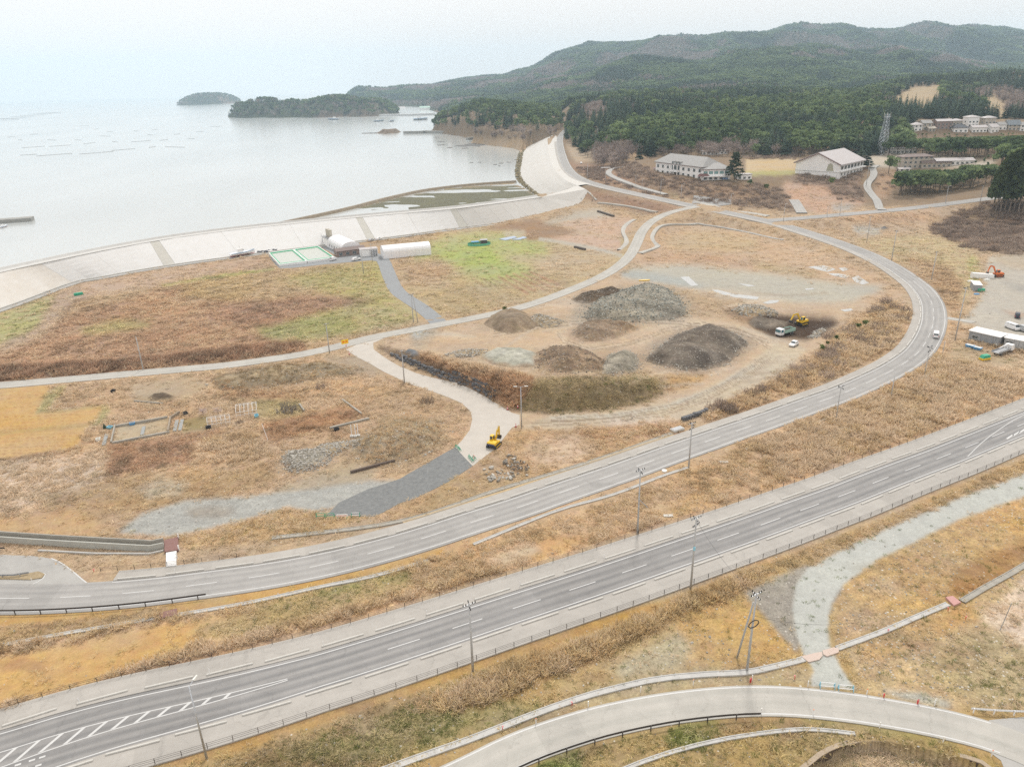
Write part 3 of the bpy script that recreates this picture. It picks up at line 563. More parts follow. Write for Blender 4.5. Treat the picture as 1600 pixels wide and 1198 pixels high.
_yy, _xx = np.mgrid[PY0:PY0 + PH, PX0:PX0 + PW]
_so = ((_yy > 1110 - .29 * _xx + .00004 * _xx ** 2 + 60) & (_yy > 700)).astype(np.float32)[..., None]
_so *= (KIND == 0)[..., None]; MAP[:] = MAP * (1 - _so) + MAP * np.array([.97, 1.0, .97], np.float32) * _so
_big = (fbm(_xx / 55.0, _yy / 26.0, 4))[..., None] * np.clip(TALL + .15, 0, .8)[..., None]
MAP[:] = MAP * (1 + .26 * np.clip(_big, -.8, .8))
for k in range(150):          # paler and darker clumps
 x0, y0 = RNG.uniform(-50, 1600), RNG.uniform(440, 1190); sy_ = (y0 - 120) / 900
 ww, hh = RNG.uniform(8, 34) * sy_ * 1.6, RNG.uniform(3, 10) * sy_ * 1.6
 if KIND[int(y0) - PY0, int(x0) - PX0] == 0: paint([(x0 + ww * cos(a) * (1 + .4 * sin(3 * a + k)), y0 + hh * sin(a) * (1 + .3 * cos(2 * a + k))) for a in np.linspace(0, 6.1, 14)], [(214, 186, 148), (150, 118, 92), (196, 172, 128), (168, 150, 110), (178, 136, 104)][k % 5], 4, .4)
for px_, py_ in (([870, 880, 920, 985, 1040, 1100, 1160, 1205], [518, 533, 546, 536, 516, 506, 518, 545]), ([770, 850, 930, 1050, 1140, 1200], [524, 510, 501, 503, 514, 533]), ([830, 930, 1030, 1100, 1160, 1205], [664, 658, 648, 626, 592, 560]), ([860, 960, 1060, 1130, 1190], [656, 650, 633, 602, 562])):
 for o_ in (-2.2, 2.2): strip(list(zip(px_, [v + o_ for v in py_])), 1.6, (158, 134, 106), soft=0, op=.55)
 strip(list(zip(px_, py_)), 1.6, (222, 202, 174), soft=0, op=.5)
del _yy, _xx, _so, _big

paint([(1388, 158), (1425, 137), (1470, 133), (1468, 158), (1452, 175), (1408, 174)], (206, 180, 138), 1, tall=0, tree=0)
paint([(1522, 158), (1552, 150), (1574, 166), (1566, 188), (1545, 182)], (206, 180, 138), 1, tall=0, tree=0)

paint([(455, 1190), (560, 1128), (660, 1105), (735, 1118), (690, 1155), (610, 1195)], None, 6, .6, grn=1.0)
paint([(1480, 1000), (1560, 985), (1610, 1010), (1600, 1085), (1500, 1070)], None, 6, .5, grn=.7)
def look(x, y, z, A, jit=0.0):
 if jit:
  x = x + jit * fbm(x / 1.7 + 31, y / 1.7, 3); y = y + 2.2 * jit * fbm(x / 1.7, y / 1.7 + 57, 3)
 px, py = proj(x, y, z)
 ix = np.clip(px - PX0, 0, PW - 1).astype(int); iy = np.clip(py - PY0, 0, PH - 1).astype(int)
 return A[iy, ix]
def tag(o, label=None, cat=None, group=None, kind=None):
 if label: o['label'] = label
 if cat: o['category'] = cat
 if group: o['group'] = group
 if kind: o['kind'] = kind
 return o
def link(o, parent=None):
 COL.objects.link(o)
 if parent is not None: o.parent = parent
 return o
def mesh_obj(name, V, F, mats, parent=None, mi=None, smooth=False):
 me = bpy.data.meshes.new(name); me.from_pydata([tuple(v) for v in V], [], [tuple(f) for f in F])
 for m in (mats if isinstance(mats, (list, tuple)) else [mats]): me.materials.append(m)
 if mi is not None: me.polygons.foreach_set('material_index', mi)
 if smooth: me.polygons.foreach_set('use_smooth', [True] * len(F))
 me.update(); return link(bpy.data.objects.new(name, me), parent)
def empty(name, loc, rz=0.0):
 o = bpy.data.objects.new(name, None); o.location = loc; o.rotation_euler = (0, 0, rz); o.empty_display_size = .5
 return link(o)

# ------------------------------------------------------------------ materials
MATS = {}
def mat(name, c=(.5, .5, .5), rough=.7, metal=0, noise=0.0, nscale=3.0, bump=0.0, spec=.5, coord='Object', c2=None):
 if name in MATS: return MATS[name]
 m = bpy.data.materials.new(name); m.use_nodes = True; t = m.node_tree; b = t.nodes['Principled BSDF']
 b.inputs['Roughness'].default_value = rough; b.inputs['Metallic'].default_value = metal
 b.inputs['Base Color'].default_value = (*c, 1)
 b.inputs['Specular IOR Level'].default_value = spec
 if noise or bump or c2:
  tc = N(t, 'ShaderNodeTexCoord'); nz = N(t, 'ShaderNodeTexNoise'); nz.inputs['Scale'].default_value = nscale
  nz.inputs['Detail'].default_value = 6; nz.inputs['Roughness'].default_value = .65
  t.links.new(tc.outputs[coord], nz.inputs['Vector'])
  mp = N(t, 'ShaderNodeMapRange'); mp.inputs['From Min'].default_value = .3; mp.inputs['From Max'].default_value = .7
  t.links.new(nz.outputs[0], mp.inputs['Value'])
  x = N(t, 'ShaderNodeMix', data_type='RGBA')
  x.inputs[6].default_value = (*[v * (1 - noise) for v in c], 1)
  x.inputs[7].default_value = (*(c2 if c2 else [min(1, v * (1 + noise)) for v in c]), 1)
  t.links.new(mp.outputs[0], x.inputs[0]); t.links.new(x.outputs[2], b.inputs['Base Color'])
  if bump:
   bp = N(t, 'ShaderNodeBump'); bp.inputs['Strength'].default_value = bump; bp.inputs['Distance'].default_value = .05
   t.links.new(nz.outputs[0], bp.inputs['Height']); t.links.new(bp.outputs[0], b.inputs['Normal'])
 MATS[name] = m; return m
def ground_material():
 m = bpy.data.materials.new('ground'); m.use_nodes = True; t = m.node_tree; b = t.nodes['Principled BSDF']
 b.inputs['Roughness'].default_value = 1.0; b.inputs['Specular IOR Level'].default_value = .1
 L = t.links.new
 at = N(t, 'ShaderNodeAttribute', attribute_name='col'); ax = N(t, 'ShaderNodeAttribute', attribute_name='mixv')
 sp = N(t, 'ShaderNodeSeparateColor'); L(ax.outputs['Color'], sp.inputs[0])        # R stones, G vegetation, B far slope
 g = N(t, 'ShaderNodeNewGeometry')
 def noise(scale, det=5, rough=.7, stretch=None):
  n = N(t, 'ShaderNodeTexNoise'); n.inputs['Scale'].default_value = scale; n.inputs['Detail'].default_value = det; n.inputs['Roughness'].default_value = rough
  L(g.outputs['Position'], n.inputs['Vector']); return n
 def rng(src, a, b_, lo, hi):
  r = N(t, 'ShaderNodeMapRange'); r.inputs['From Min'].default_value = a; r.inputs['From Max'].default_value = b_
  r.inputs['To Min'].default_value = lo; r.inputs['To Max'].default_value = hi; L(src, r.inputs['Value']); return r.outputs[0]
 def mathn(op, a, b_):
  n = N(t, 'ShaderNodeMath', operation=op)
  for i, v in enumerate((a, b_)):
   if isinstance(v, (int, float)): n.inputs[i].default_value = v
   else: L(v, n.inputs[i])
  return n.outputs[0]
 n1, n2, n3 = noise(2.6, 6, .8), noise(.45, 5, .7), noise(.06, 4, .6)
 v1 = rng(n1.outputs[0], .3, .7, .56, 1.44); v2 = rng(n2.outputs[0], .32, .68, .74, 1.24); v3 = rng(n3.outputs[0], .35, .65, .92, 1.08)
 # vegetation and stony ground are more mottled than bare earth
 n0 = noise(11, 3, .7); kk = mathn('MULTIPLY', mathn('MULTIPLY', v1, v2), mathn('MULTIPLY', v3, rng(n0.outputs[0], .3, .7, .72, 1.28)))
 amp = mathn('MINIMUM', mathn('ADD', mathn('ADD', mathn('MULTIPLY', sp.outputs[1], .75), .34), mathn('MULTIPLY', sp.outputs[0], 1.2)), 1.1)
 k = mathn('ADD', mathn('MULTIPLY', mathn('SUBTRACT', kk, 1.0), amp), 1.0)
 hsv = N(t, 'ShaderNodeHueSaturation'); L(at.outputs['Color'], hsv.inputs['Color']); L(k, hsv.inputs['Value'])
 L(rng(n2.outputs['Color'], .3, .7, .485, .515), hsv.inputs['Hue'])
 L(rng(n3.outputs[0], .3, .7, .82, 1.12), hsv.inputs['Saturation'])
 # loose stones
 vo = N(t, 'ShaderNodeTexVoronoi'); vo.inputs['Scale'].default_value = 2.2; L(g.outputs['Position'], vo.inputs['Vector'])
 vc = N(t, 'ShaderNodeSeparateColor'); L(vo.outputs['Color'], vc.inputs[0])
 sel = mathn('LESS_THAN', vc.outputs[0], mathn('MULTIPLY', sp.outputs[0], .55)); rad = mathn('LESS_THAN', vo.outputs['Distance'], rng(vc.outputs[1], 0, 1, .12, .38))
 stone = N(t, 'ShaderNodeMix', data_type='RGBA'); L(mathn('MULTIPLY', mathn('MULTIPLY', sel, rad), .8), stone.inputs[0]); L(hsv.outputs[0], stone.inputs[6])
 sc = N(t, 'ShaderNodeMix', data_type='RGBA'); sc.inputs[6].default_value = (.22, .20, .17, 1); sc.inputs[7].default_value = (.60, .57, .51, 1); L(vc.outputs[2], sc.inputs[0]); L(sc.outputs[2], stone.inputs[7])
 L(stone.outputs[2], b.inputs['Base Color'])
 bp = N(t, 'ShaderNodeBump'); bp.inputs['Strength'].default_value = .35; bp.inputs['Distance'].default_value = .12
 L(n1.outputs[0], bp.inputs['Height']); L(bp.outputs[0], b.inputs['Normal'])
 return m
M_GROUND = ground_material()

def grid_mesh(X, Y, Z, far):
 x, y, z = X.ravel(), Y.ravel(), Z.ravel()
 jit = .16 if not far else 1.5
 col = look(x, y, z, MAP, jit).copy()
 stn = look(x, y, z, STN, jit); tall = look(x, y, z, TALL, jit) + look(x, y, z, SHB, jit)
 if far:
  f = fbm(x / 60, y / 90, 4); f2 = fbm(x / 220 + 7, y / 300, 3)
  wood = np.array(alb(92, 98, 72)) * (1 + .35 * f[:, None]); bare = np.array(alb(140, 118, 98)) * (1 + .2 * f[:, None])
  q = sm(.02, .35, f2 + .4 * f)[:, None]
  m = sm(1350, 1500, y)[:, None]
  col = col * (1 - m) + (wood * (1 - q) + bare * q) * m
  stn = stn * (1 - m[:, 0])
 n, k = X.shape
 idx = np.arange(n * k).reshape(n, k)
 Q = np.stack([idx[:-1, :-1], idx[:-1, 1:], idx[1:, 1:], idx[1:, :-1]], -1).reshape(-1, 4)[:, ::-1]
 qc = Q.mean  # noqa
 cx = x[Q].mean(1); cy = y[Q].mean(1); cz = z[Q].mean(1)
 kd = look(cx, cy, cz, KIND, jit)
 keep = cz > BED + .05
 return x, y, z, col, stn, tall, Q[keep], kd[keep], cy[keep]
def build_ground(X, Y, Z, far, names):
 x, y, z, col, stn, tall, Q, kd, cy = grid_mesh(X, Y, Z, far)
 if far: kd = np.where(cy > 2400, 200, np.where(cy > 900, 201, kd))
 for kk in np.unique(kd):
  q = Q[kd == kk]
  if len(q) < 30 and kk: continue
  used, inv = np.unique(q, return_inverse=True); inv = inv.reshape(-1, 4)
  nm = names(int(kk))
  me = bpy.data.meshes.new(nm); nv, nf = len(used), len(q)
  me.vertices.add(nv); me.vertices.foreach_set('co', np.stack([x[used], y[used], z[used]], 1).astype(np.float32).ravel())
  me.loops.add(nf * 4); me.loops.foreach_set('vertex_index', inv.ravel().astype(np.int32))
  me.polygons.add(nf); me.polygons.foreach_set('loop_start', np.arange(0, nf * 4, 4, dtype=np.int32))
  me.polygons.foreach_set('use_smooth', np.ones(nf, bool))
  a = me.attributes.new('col', 'FLOAT_COLOR', 'POINT'); a.data.foreach_set('color', np.concatenate([col[used], np.ones((nv, 1))], 1).astype(np.float32).ravel())
  a = me.attributes.new('mixv', 'FLOAT_COLOR', 'POINT')
  a.data.foreach_set('color', np.stack([stn[used], np.clip(tall[used], 0, 1), np.zeros(nv), np.ones(nv)], 1).astype(np.float32).ravel())
  me.materials.append(M_GROUND); me.update(); me.validate()
  o = link(bpy.data.objects.new(nm, me)); o['kind'] = 'structure'
build_ground(GX, GY, GZ, False, lambda k: GK[k])
build_ground(FX, FY, FZ, True, lambda k: {200: 'mountain', 201: 'hillside'}.get(k) or GK[k])

# the sea
def sea_material():
 m = bpy.data.materials.new('sea_water'); m.use_nodes = True; t = m.node_tree; b = t.nodes['Principled BSDF']; L = t.links.new
 b.inputs['Roughness'].default_value = .16; b.inputs['IOR'].default_value = 1.333
 g = N(t, 'ShaderNodeNewGeometry'); mp = N(t, 'ShaderNodeMapping'); mp.inputs['Scale'].default_value = (1, .35, 1); mp.inputs['Rotation'].default_value = (0, 0, .35)
 L(g.outputs['Position'], mp.inputs['Vector'])
 n = N(t, 'ShaderNodeTexNoise'); n.inputs['Scale'].default_value = .008; n.inputs['Detail'].default_value = 4; L(mp.outputs[0], n.inputs['Vector'])
 x = N(t, 'ShaderNodeMix', data_type='RGBA'); x.inputs[6].default_value = (.42, .44, .43, 1); x.inputs[7].default_value = (.48, .50, .49, 1)
 r = N(t, 'ShaderNodeMapRange'); r.inputs['From Min'].default_value = .35; r.inputs['From Max'].default_value = .65; L(n.outputs[0], r.inputs['Value']); L(r.outputs[0], x.inputs[0])
 L(x.outputs[2], b.inputs['Base Color'])
 n2 = N(t, 'ShaderNodeTexNoise'); n2.inputs['Scale'].default_value = .35; n2.inputs['Detail'].default_value = 3; L(g.outputs['Position'], n2.inputs['Vector'])
 bp = N(t, 'ShaderNodeBump'); bp.inputs['Strength'].default_value = .12; bp.inputs['Distance'].default_value = .3; L(n2.outputs[0], bp.inputs['Height']); L(bp.outputs[0], b.inputs['Normal'])
 return m
S = 9500.0
mesh_obj('sea', [(-S, 120, SEA), (4000, 120, SEA), (6000, 6000, SEA), (6000, S, SEA), (-S, S, SEA)], [(0, 1, 2, 3, 4)], sea_material())['kind'] = 'structure'

# air
def haze():
 b = (-S - 500, 30, -9.5), (S * .75, S + 500, 470.0)
 V = [(b[i & 1][0], b[(i >> 1) & 1][1], b[(i >> 2) & 1][2]) for i in range(8)]
 V = [(v[0], v[1] if v[1] > 100 else -400.0, v[2]) for v in V]
 m = bpy.data.materials.new('air'); m.use_nodes = True; t = m.node_tree; t.nodes.clear()
 o = N(t, 'ShaderNodeOutputMaterial'); p = N(t, 'ShaderNodeVolumePrincipled'); p.inputs['Density'].default_value = HAZE
 p.inputs['Color'].default_value = (.65, .85, 1, 1); p.inputs['Anisotropy'].default_value = .25
 t.links.new(p.outputs[0], o.inputs['Volume'])
 mesh_obj('haze', V, [(0, 2, 3, 1), (4, 5, 7, 6), (0, 1, 5, 4), (2, 6, 7, 3), (0, 4, 6, 2), (1, 3, 7, 5)], m)['kind'] = 'stuff'
HAZE = 0.000105
haze()

# ------------------------------------------------------------------ ribbons, sheets
def frames(P):
 T = np.gradient(P[:, :2], axis=0); T /= np.linalg.norm(T, axis=1)[:, None] + 1e-9
 return T, np.stack([-T[:, 1], T[:, 0]], 1)
def ribbon(name, P, prof, m, parent=None, closed_ends=False, kind=None):
 """P path (x,y,z); prof list of (lateral, height) from right to left; each may be an array along the path"""
 _, Nn = frames(P); n = len(P); V = []; F = []; k = len(prof)
 lat = np.stack([np.ones(n) * a for a, b in prof], 1); dz = np.stack([np.ones(n) * b for a, b in prof], 1)
 X = P[:, 0:1] + Nn[:, 0:1] * lat; Y = P[:, 1:2] + Nn[:, 1:2] * lat; Z = P[:, 2:3] + dz
 V = np.stack([X, Y, Z], -1).reshape(-1, 3)
 for i in range(n - 1):
  for j in range(k - 1):
   a = i * k + j; F.append((a, a + 1, a + k + 1, a + k)[::-1])
 if closed_ends: F.append(tuple(range(k))[::-1]); F.append(tuple((n - 1) * k + j for j in range(k)))
 o = mesh_obj(name, V, F, m, parent)
 me = o.data; uv = me.uv_layers.new(name='run')
 L = np.concatenate([[0], np.cumsum(np.linalg.norm(np.diff(P[:, :2], axis=0), axis=1))])
 vi = np.zeros(len(me.loops), np.int32); me.loops.foreach_get('vertex_index', vi)
 uv.data.foreach_set('uv', np.stack([lat.ravel()[vi], L[vi // k]], 1).astype(np.float32).ravel())
 if kind: o['kind'] = kind
 return o
def box_ribbon(name, P, lat, wd, h, m, parent=None, base=-.3, kind=None):
 return ribbon(name, P, [(lat - wd / 2, base), (lat - wd / 2, h), (lat + wd / 2, h), (lat + wd / 2, base)], m, parent, True, kind)
from mathutils.geometry import delaunay_2d_cdt
def sheet(name, poly, m, step=1.5, dz=.06, parent=None, kind=None, world=False, zfix=None, skirt=.4):
 """a thin covering laid on the ground inside an outline given in pixels (or metres)"""
 Pw = [tuple(p[:2]) for p in poly] if world else [tuple((W(*p) if zfix is None else fl(*p, zfix))[:2]) for p in poly]
 B = []
 for a, b in zip(Pw, Pw[1:] + Pw[:1]):
  n = max(1, int(hypot(b[0] - a[0], b[1] - a[1]) / step))
  B += [(a[0] + (b[0] - a[0]) * i / n, a[1] + (b[1] - a[1]) * i / n) for i in range(n)]
 B = np.array(B); x0, y0 = B.min(0); x1, y1 = B.max(0)
 gx, gy = np.meshgrid(np.arange(x0, x1, step), np.arange(y0, y1, step)); gx, gy = gx.ravel(), gy.ravel()
 inn = inpoly(gx, gy, B)
 if inn.any():
  dm = np.min(np.hypot(gx[:, None] - B[None, :, 0], gy[:, None] - B[None, :, 1]), 1); inn &= dm > step * .5
 pts = [Vector(p) for p in B] + [Vector((a, b)) for a, b in zip(gx[inn], gy[inn])]
 nb = len(B)
 vs, es, fs, _, _, _ = delaunay_2d_cdt(pts, [(i, (i + 1) % nb) for i in range(nb)], [], 1, 1e-4)
 xy = np.array([tuple(v) for v in vs])
 z = (HF(xy[:, 0], xy[:, 1]) if zfix is None else np.full(len(xy), zfix)) + dz
 V = [(a, b, c) for (a, b), c in zip(xy, z)]
 F = [tuple(f) for f in fs]
 nrm = [1 if (V[f[1]][0] - V[f[0]][0]) * (V[f[2]][1] - V[f[0]][1]) - (V[f[1]][1] - V[f[0]][1]) * (V[f[2]][0] - V[f[0]][0]) > 0 else 0 for f in F]
 F = [f if k else f[::-1] for f, k in zip(F, nrm)]
 if skirt:
  n0 = len(V); zb = (HF(B[:, 0], B[:, 1]) if zfix is None else np.full(nb, zfix))
  V += [(B[i][0], B[i][1], zb[i] + dz + .0005) for i in range(nb)] + [(B[i][0], B[i][1], zb[i] - skirt) for i in range(nb)]
  F += [(n0 + i, n0 + (i + 1) % nb, n0 + nb + (i + 1) % nb, n0 + nb + i) for i in range(nb)]
 o = mesh_obj(name, V, F, m, parent)
 if kind: o['kind'] = kind
 return o
# asphalt and concrete: wheel tracks run along, from the ribbon's own lateral coordinate
def road_mat(name, c, c2, amp, off=0.0, period=1.75, rough=.85, slab=0):
 m = bpy.data.materials.new(name); m.use_nodes = True; t = m.node_tree; b = t.nodes['Principled BSDF']; L = t.links.new
 b.inputs['Roughness'].default_value = rough; b.inputs['Specular IOR Level'].default_value = .3
 uv = N(t, 'ShaderNodeUVMap', uv_map='run'); sp = N(t, 'ShaderNodeSeparateXYZ'); L(uv.outputs[0], sp.inputs[0])
 mp = N(t, 'ShaderNodeMapping'); mp.inputs['Scale'].default_value = (1.1, .035, 1); L(uv.outputs[0], mp.inputs['Vector'])
 n = N(t, 'ShaderNodeTexNoise'); n.inputs['Scale'].default_value = 1.6; n.inputs['Detail'].default_value = 4; L(mp.outputs[0], n.inputs['Vector'])
 a = N(t, 'ShaderNodeMath', operation='MULTIPLY_ADD'); L(sp.outputs[0], a.inputs[0]); a.inputs[1].default_value = 2 * pi / period; a.inputs[2].default_value = off
 s = N(t, 'ShaderNodeMath', operation='SINE'); L(a.outputs[0], s.inputs[0])
 k = N(t, 'ShaderNodeMath', operation='MULTIPLY_ADD'); L(s.outputs[0], k.inputs[0]); k.inputs[1].default_value = amp; k.inputs[2].default_value = .5
 r = N(t, 'ShaderNodeMapRange'); r.inputs['From Min'].default_value = .3; r.inputs['From Max'].default_value = .7; r.inputs['To Min'].default_value = -.3; r.inputs['To Max'].default_value = .3; L(n.outputs[0], r.inputs['Value'])
 q = N(t, 'ShaderNodeMath', operation='ADD', use_clamp=True); L(k.outputs[0], q.inputs[0]); L(r.outputs[0], q.inputs[1])
 g = N(t, 'ShaderNodeNewGeometry'); n2 = N(t, 'ShaderNodeTexNoise'); n2.inputs['Scale'].default_value = .22; n2.inputs['Detail'].default_value = 7; n2.inputs['Roughness'].default_value = .75; L(g.outputs['Position'], n2.inputs['Vector'])
 x = N(t, 'ShaderNodeMix', data_type='RGBA'); x.inputs[6].default_value = (*c, 1); x.inputs[7].default_value = (*c2, 1); L(q.outputs[0], x.inputs[0])
 h = N(t, 'ShaderNodeHueSaturation'); L(x.outputs[2], h.inputs['Color'])
 r2 = N(t, 'ShaderNodeMapRange'); r2.inputs['From Min'].default_value = .3; r2.inputs['From Max'].default_value = .7; r2.inputs['To Min'].default_value = .9; r2.inputs['To Max'].default_value = 1.1; L(n2.outputs[0], r2.inputs['Value']); L(r2.outputs[0], h.inputs['Value'])
 # slabs poured one after another, or patches of different age, then hairline cracks
 dv = N(t, 'ShaderNodeMath', operation='DIVIDE'); L(sp.outputs[1], dv.inputs[0]); dv.inputs[1].default_value = slab or 23.0; fr = N(t, 'ShaderNodeMath', operation='FLOOR'); L(dv.outputs[0], fr.inputs[0])
 wn = N(t, 'ShaderNodeTexWhiteNoise', noise_dimensions='1D'); L(fr.outputs[0], wn.inputs['W']); ra = N(t, 'ShaderNodeMapRange'); ra.inputs['To Min'].default_value = .95; ra.inputs['To Max'].default_value = 1.05; L(wn.outputs[0], ra.inputs['Value'])
 vo = N(t, 'ShaderNodeTexVoronoi', feature='DISTANCE_TO_EDGE'); vo.inputs['Scale'].default_value = .16; mxv = N(t, 'ShaderNodeVectorMath', operation='MULTIPLY_ADD'); L(n2.outputs['Color'], mxv.inputs[0]); mxv.inputs[1].default_value = (5, 5, 0); L(g.outputs['Position'], mxv.inputs[2]); L(mxv.outputs[0], vo.inputs['Vector'])
 ck = N(t, 'ShaderNodeMapRange'); ck.inputs['From Max'].default_value = .012; ck.inputs['To Min'].default_value = .84; ck.inputs['To Max'].default_value = 1.0; L(vo.outputs['Distance'], ck.inputs['Value'])
 m1_ = N(t, 'ShaderNodeMath', operation='MULTIPLY'); L(ra.outputs[0], m1_.inputs[0]); L(ck.outputs[0], m1_.inputs[1]); m2_ = N(t, 'ShaderNodeMath', operation='MULTIPLY'); L(m1_.outputs[0], m2_.inputs[0]); L(r2.outputs[0], m2_.inputs[1]); L(m2_.outputs[0], h.inputs['Value'])
 L(h.outputs[0], b.inputs['Base Color'])
 return m
M_ASPH = road_mat('worn_asphalt', alb(180, 177, 173), alb(203, 200, 194), .25, .6, 1.75)
M_HWAY = road_mat('dark_asphalt', alb(152, 151, 150), alb(186, 183, 179), .3, -.9, 1.62)
M_PAVE = road_mat('pavement_concrete', alb(204, 198, 188), alb(214, 208, 198), .1, slab=8.28)
M_CONC = road_mat('road_concrete', alb(206, 203, 192), alb(222, 217, 206), .25, .3, 2.4, slab=6.0)
M_SIDE = road_mat('side_asphalt', alb(196, 194, 188), alb(214, 211, 204), .2)
M_WHITE = mat('white_road_paint', alb(243, 243, 240), .6, noise=.06, nscale=1.5)
M_KERB = mat('kerb_concrete', alb(240, 236, 226), .8, noise=.1, nscale=2)
M_DITCH = mat('channel_concrete', alb(226, 224, 218), .85, noise=.14, nscale=.8)
M_DGREY = mat('old_concrete', alb(196, 190, 176), .9, noise=.18, nscale=.7, bump=.3)
def at_run(P, s):
 L = np.concatenate([[0], np.cumsum(np.linalg.norm(np.diff(P[:, :2], axis=0), axis=1))])
 p = np.array([np.interp(s, L, P[:, k]) for k in range(3)]); e = np.array([np.interp(s + .5, L, P[:, k]) for k in range(3)]); b = np.array([np.interp(s - .5, L, P[:, k]) for k in range(3)])
 return p, atan2(e[1] - b[1], e[0] - b[0]), L[-1]
def runs(P): return np.concatenate([[0], np.cumsum(np.linalg.norm(np.diff(P[:, :2], axis=0), axis=1))])
def run_of(P, px, py, z=0):
 q = fl(px, py, z); _, _, _, r = dist_line(np.array([q[0]]), np.array([q[1]]), P); return float(r[0])
def cut(P, s0, s1):
 L = runs(P); return np.array([[np.interp(s, L, P[:, k]) for k in range(3)] for s in np.linspace(s0, s1, max(2, int((s1 - s0) / 2.0)))])
def piece(name, me, parent, P, s, lat, dz=0.0, rz=0.0):
 p, a, _ = at_run(P, s); o = bpy.data.objects.new(name, me)
 o.location = (p[0] - sin(a) * lat, p[1] + cos(a) * lat, p[2] + dz); o.rotation_euler = (0, 0, a + rz)
 return link(o, parent)
def box_me(name, sx, sy, sz, m, bev=0.0, z0=0.0):
 bm = bmesh.new(); bmesh.ops.create_cube(bm, size=1)
 for v in bm.verts: v.co = (v.co.x * sx, v.co.y * sy, (v.co.z + .5) * sz + z0)
 if bev: bmesh.ops.bevel(bm, geom=list(bm.edges), offset=bev, segments=1, affect='EDGES')
 me = bpy.data.meshes.new(name); bm.to_mesh(me); bm.free(); me.materials.append(m); return me

# curved road -------------------------------------------------------
road = ribbon('road', R1, [(-4.1, -1.2), (-4.1, .0), (3.75, .0), (3.75, -1.2)], M_ASPH, kind='structure')
LEN1 = runs(R1)[-1]; S1b = run_of(R1, 1449, 460)
walk = ribbon('pavement', cut(R1, run_of(R1, 165, 925), LEN1 - 190), [(3.75, -.3), (3.75, .1), (6.5, .1), (6.5, -1.2)], M_PAVE, kind='structure')
for la in (-3.35, 3.35):
 a0 = 0 if la < 0 else run_of(R1, 165, 925)
 ribbon('edge_line', cut(R1, a0, LEN1 - 30), [(la - .09, .008), (la + .09, .008)], M_WHITE, road)
dash = box_me('lane_dash', 5.0, .16, .006, M_WHITE)
s = run_of(R1, 389, 905) - 40.9 + 2.5
while s < run_of(R1, 1085, 322, 6.5):
 piece('lane_dash', dash, road, R1, s, 0, .002); s += 10.2
kerb = box_me('kerb_block', 6.4, .3, .32, M_KERB, .05, -.12)
s = run_of(R1, 165, 925) + 4
while s < run_of(R1, 1400, 421):
 piece('kerb_block', kerb, walk, R1, s, 4.05, .1); s += 8.3
# highway -----------------------------------------------------------
hl = runs(HW); h0 = run_of(HW, 495, 1047)
wid = np.clip((h0 - hl) / 44, 0, 1.4) * 1.75            # the lanes part round a hatched strip
hway = ribbon('highway', HW, [(-3.75 - wid, -1), (-3.75 - wid, 0), (3.85 + wid, 0), (3.85 + wid, -1)], M_HWAY, kind='structure')
pn = ribbon('pavement', HW, [(3.85 + wid, -.3), (3.85 + wid, .1), (8.15 + wid, .1), (8.15 + wid, -.8)], M_PAVE, kind='structure')
ps = ribbon('pavement', HW, [(-8.1 - wid, -.8), (-8.1 - wid, .1), (-3.75 - wid, .1), (-3.75 - wid, -.3)], M_PAVE, kind='structure')
for sg in (-1, 1):
 ribbon('edge_line', HW, [(sg * (3.22 + wid) - .09, .008), (sg * (3.22 + wid) + .09, .008)], M_WHITE, hway)
s = run_of(HW, 606, 1014) + 2.5
s0 = s
while s < hl[-1] - 5:
 piece('lane_dash', dash, hway, HW, s, 0, .002); s += 10.3
for sg in (-1, 1):
 i = wid > .13
 ribbon('edge_line', HW[i], [(sg * wid[i] * .86 - .08, .008), (sg * wid[i] * .86 + .08, .008)], M_WHITE, hway)
s = 1.0
while s < h0 - 10:
 p, a, _ = at_run(HW, s); hw_ = float(np.interp(s, hl, wid)) * .86 - .08
 x0 = [(-1.6 - .25, -hw_), (-1.6 + .25, -hw_), (1.6 + .25, hw_), (1.6 - .25, hw_)]
 sc_ = hw_ / 1.5
 V = [(p[0] + cos(a) * u * sc_ - sin(a) * v, p[1] + sin(a) * u * sc_ + cos(a) * v, p[2] + .009) for u, v in [(-1.6 - .28 / sc_, -hw_), (-1.6 + .28 / sc_, -hw_), (1.6 + .28 / sc_, hw_), (1.6 - .28 / sc_, hw_)]]
 mesh_obj('hatch_bar', V, [(0, 1, 2, 3)], M_WHITE, hway); s += 2.7
s = run_of(HW, 416.8, 1034.5) + 3.2 - 8.3 * 6
k = run_of(HW, 379, 1115.8) + 3.1 - 8.2 * 6
while s < hl[-1] - 5:
 if s > 0: piece('kerb_block', kerb, pn, HW, s, 4.6 + float(np.interp(s, hl, wid)), .1)
 if k > 0: piece('kerb_block', kerb, ps, HW, k, -4.25 - float(np.interp(k, hl, wid)), .1)
 s += 8.28; k += 8.2
# broad diagonal marking and the start of the turning lane on the right
def painted(name, pts, wd, parent, z=.009):
 P = np.array([[*W(*p)] for p in pts]) if z > .1 else np.array([[*fl(*p), z] for p in pts]); P = resample(P, 1.0, 1)
 if z > .1: P[:, 2] = HF(P[:, 0], P[:, 1]) + .045
 ribbon(name, P, [(-wd / 2, 0), (wd / 2, 0)], M_WHITE, parent)
painted('edge_line', [(1512, 713), (1538, 687), (1580, 658), (1600, 648)], .16, hway, .011)
for q in ((1577, 684), (1587, 679), (1596, 675)):
 painted('hatch_bar', [(q[0] - 4, q[1] + 1.5), (q[0] + 6, q[1] - 5)], .4, hway, .011)
for px, py in ((28, 1194), (50, 1187), (66, 1182), (38, 1200), (60, 1195)):
 painted('lane_dash', [(px - 5, py + 1.6), (px + 5, py - 1.6)], .3, hway, .011)
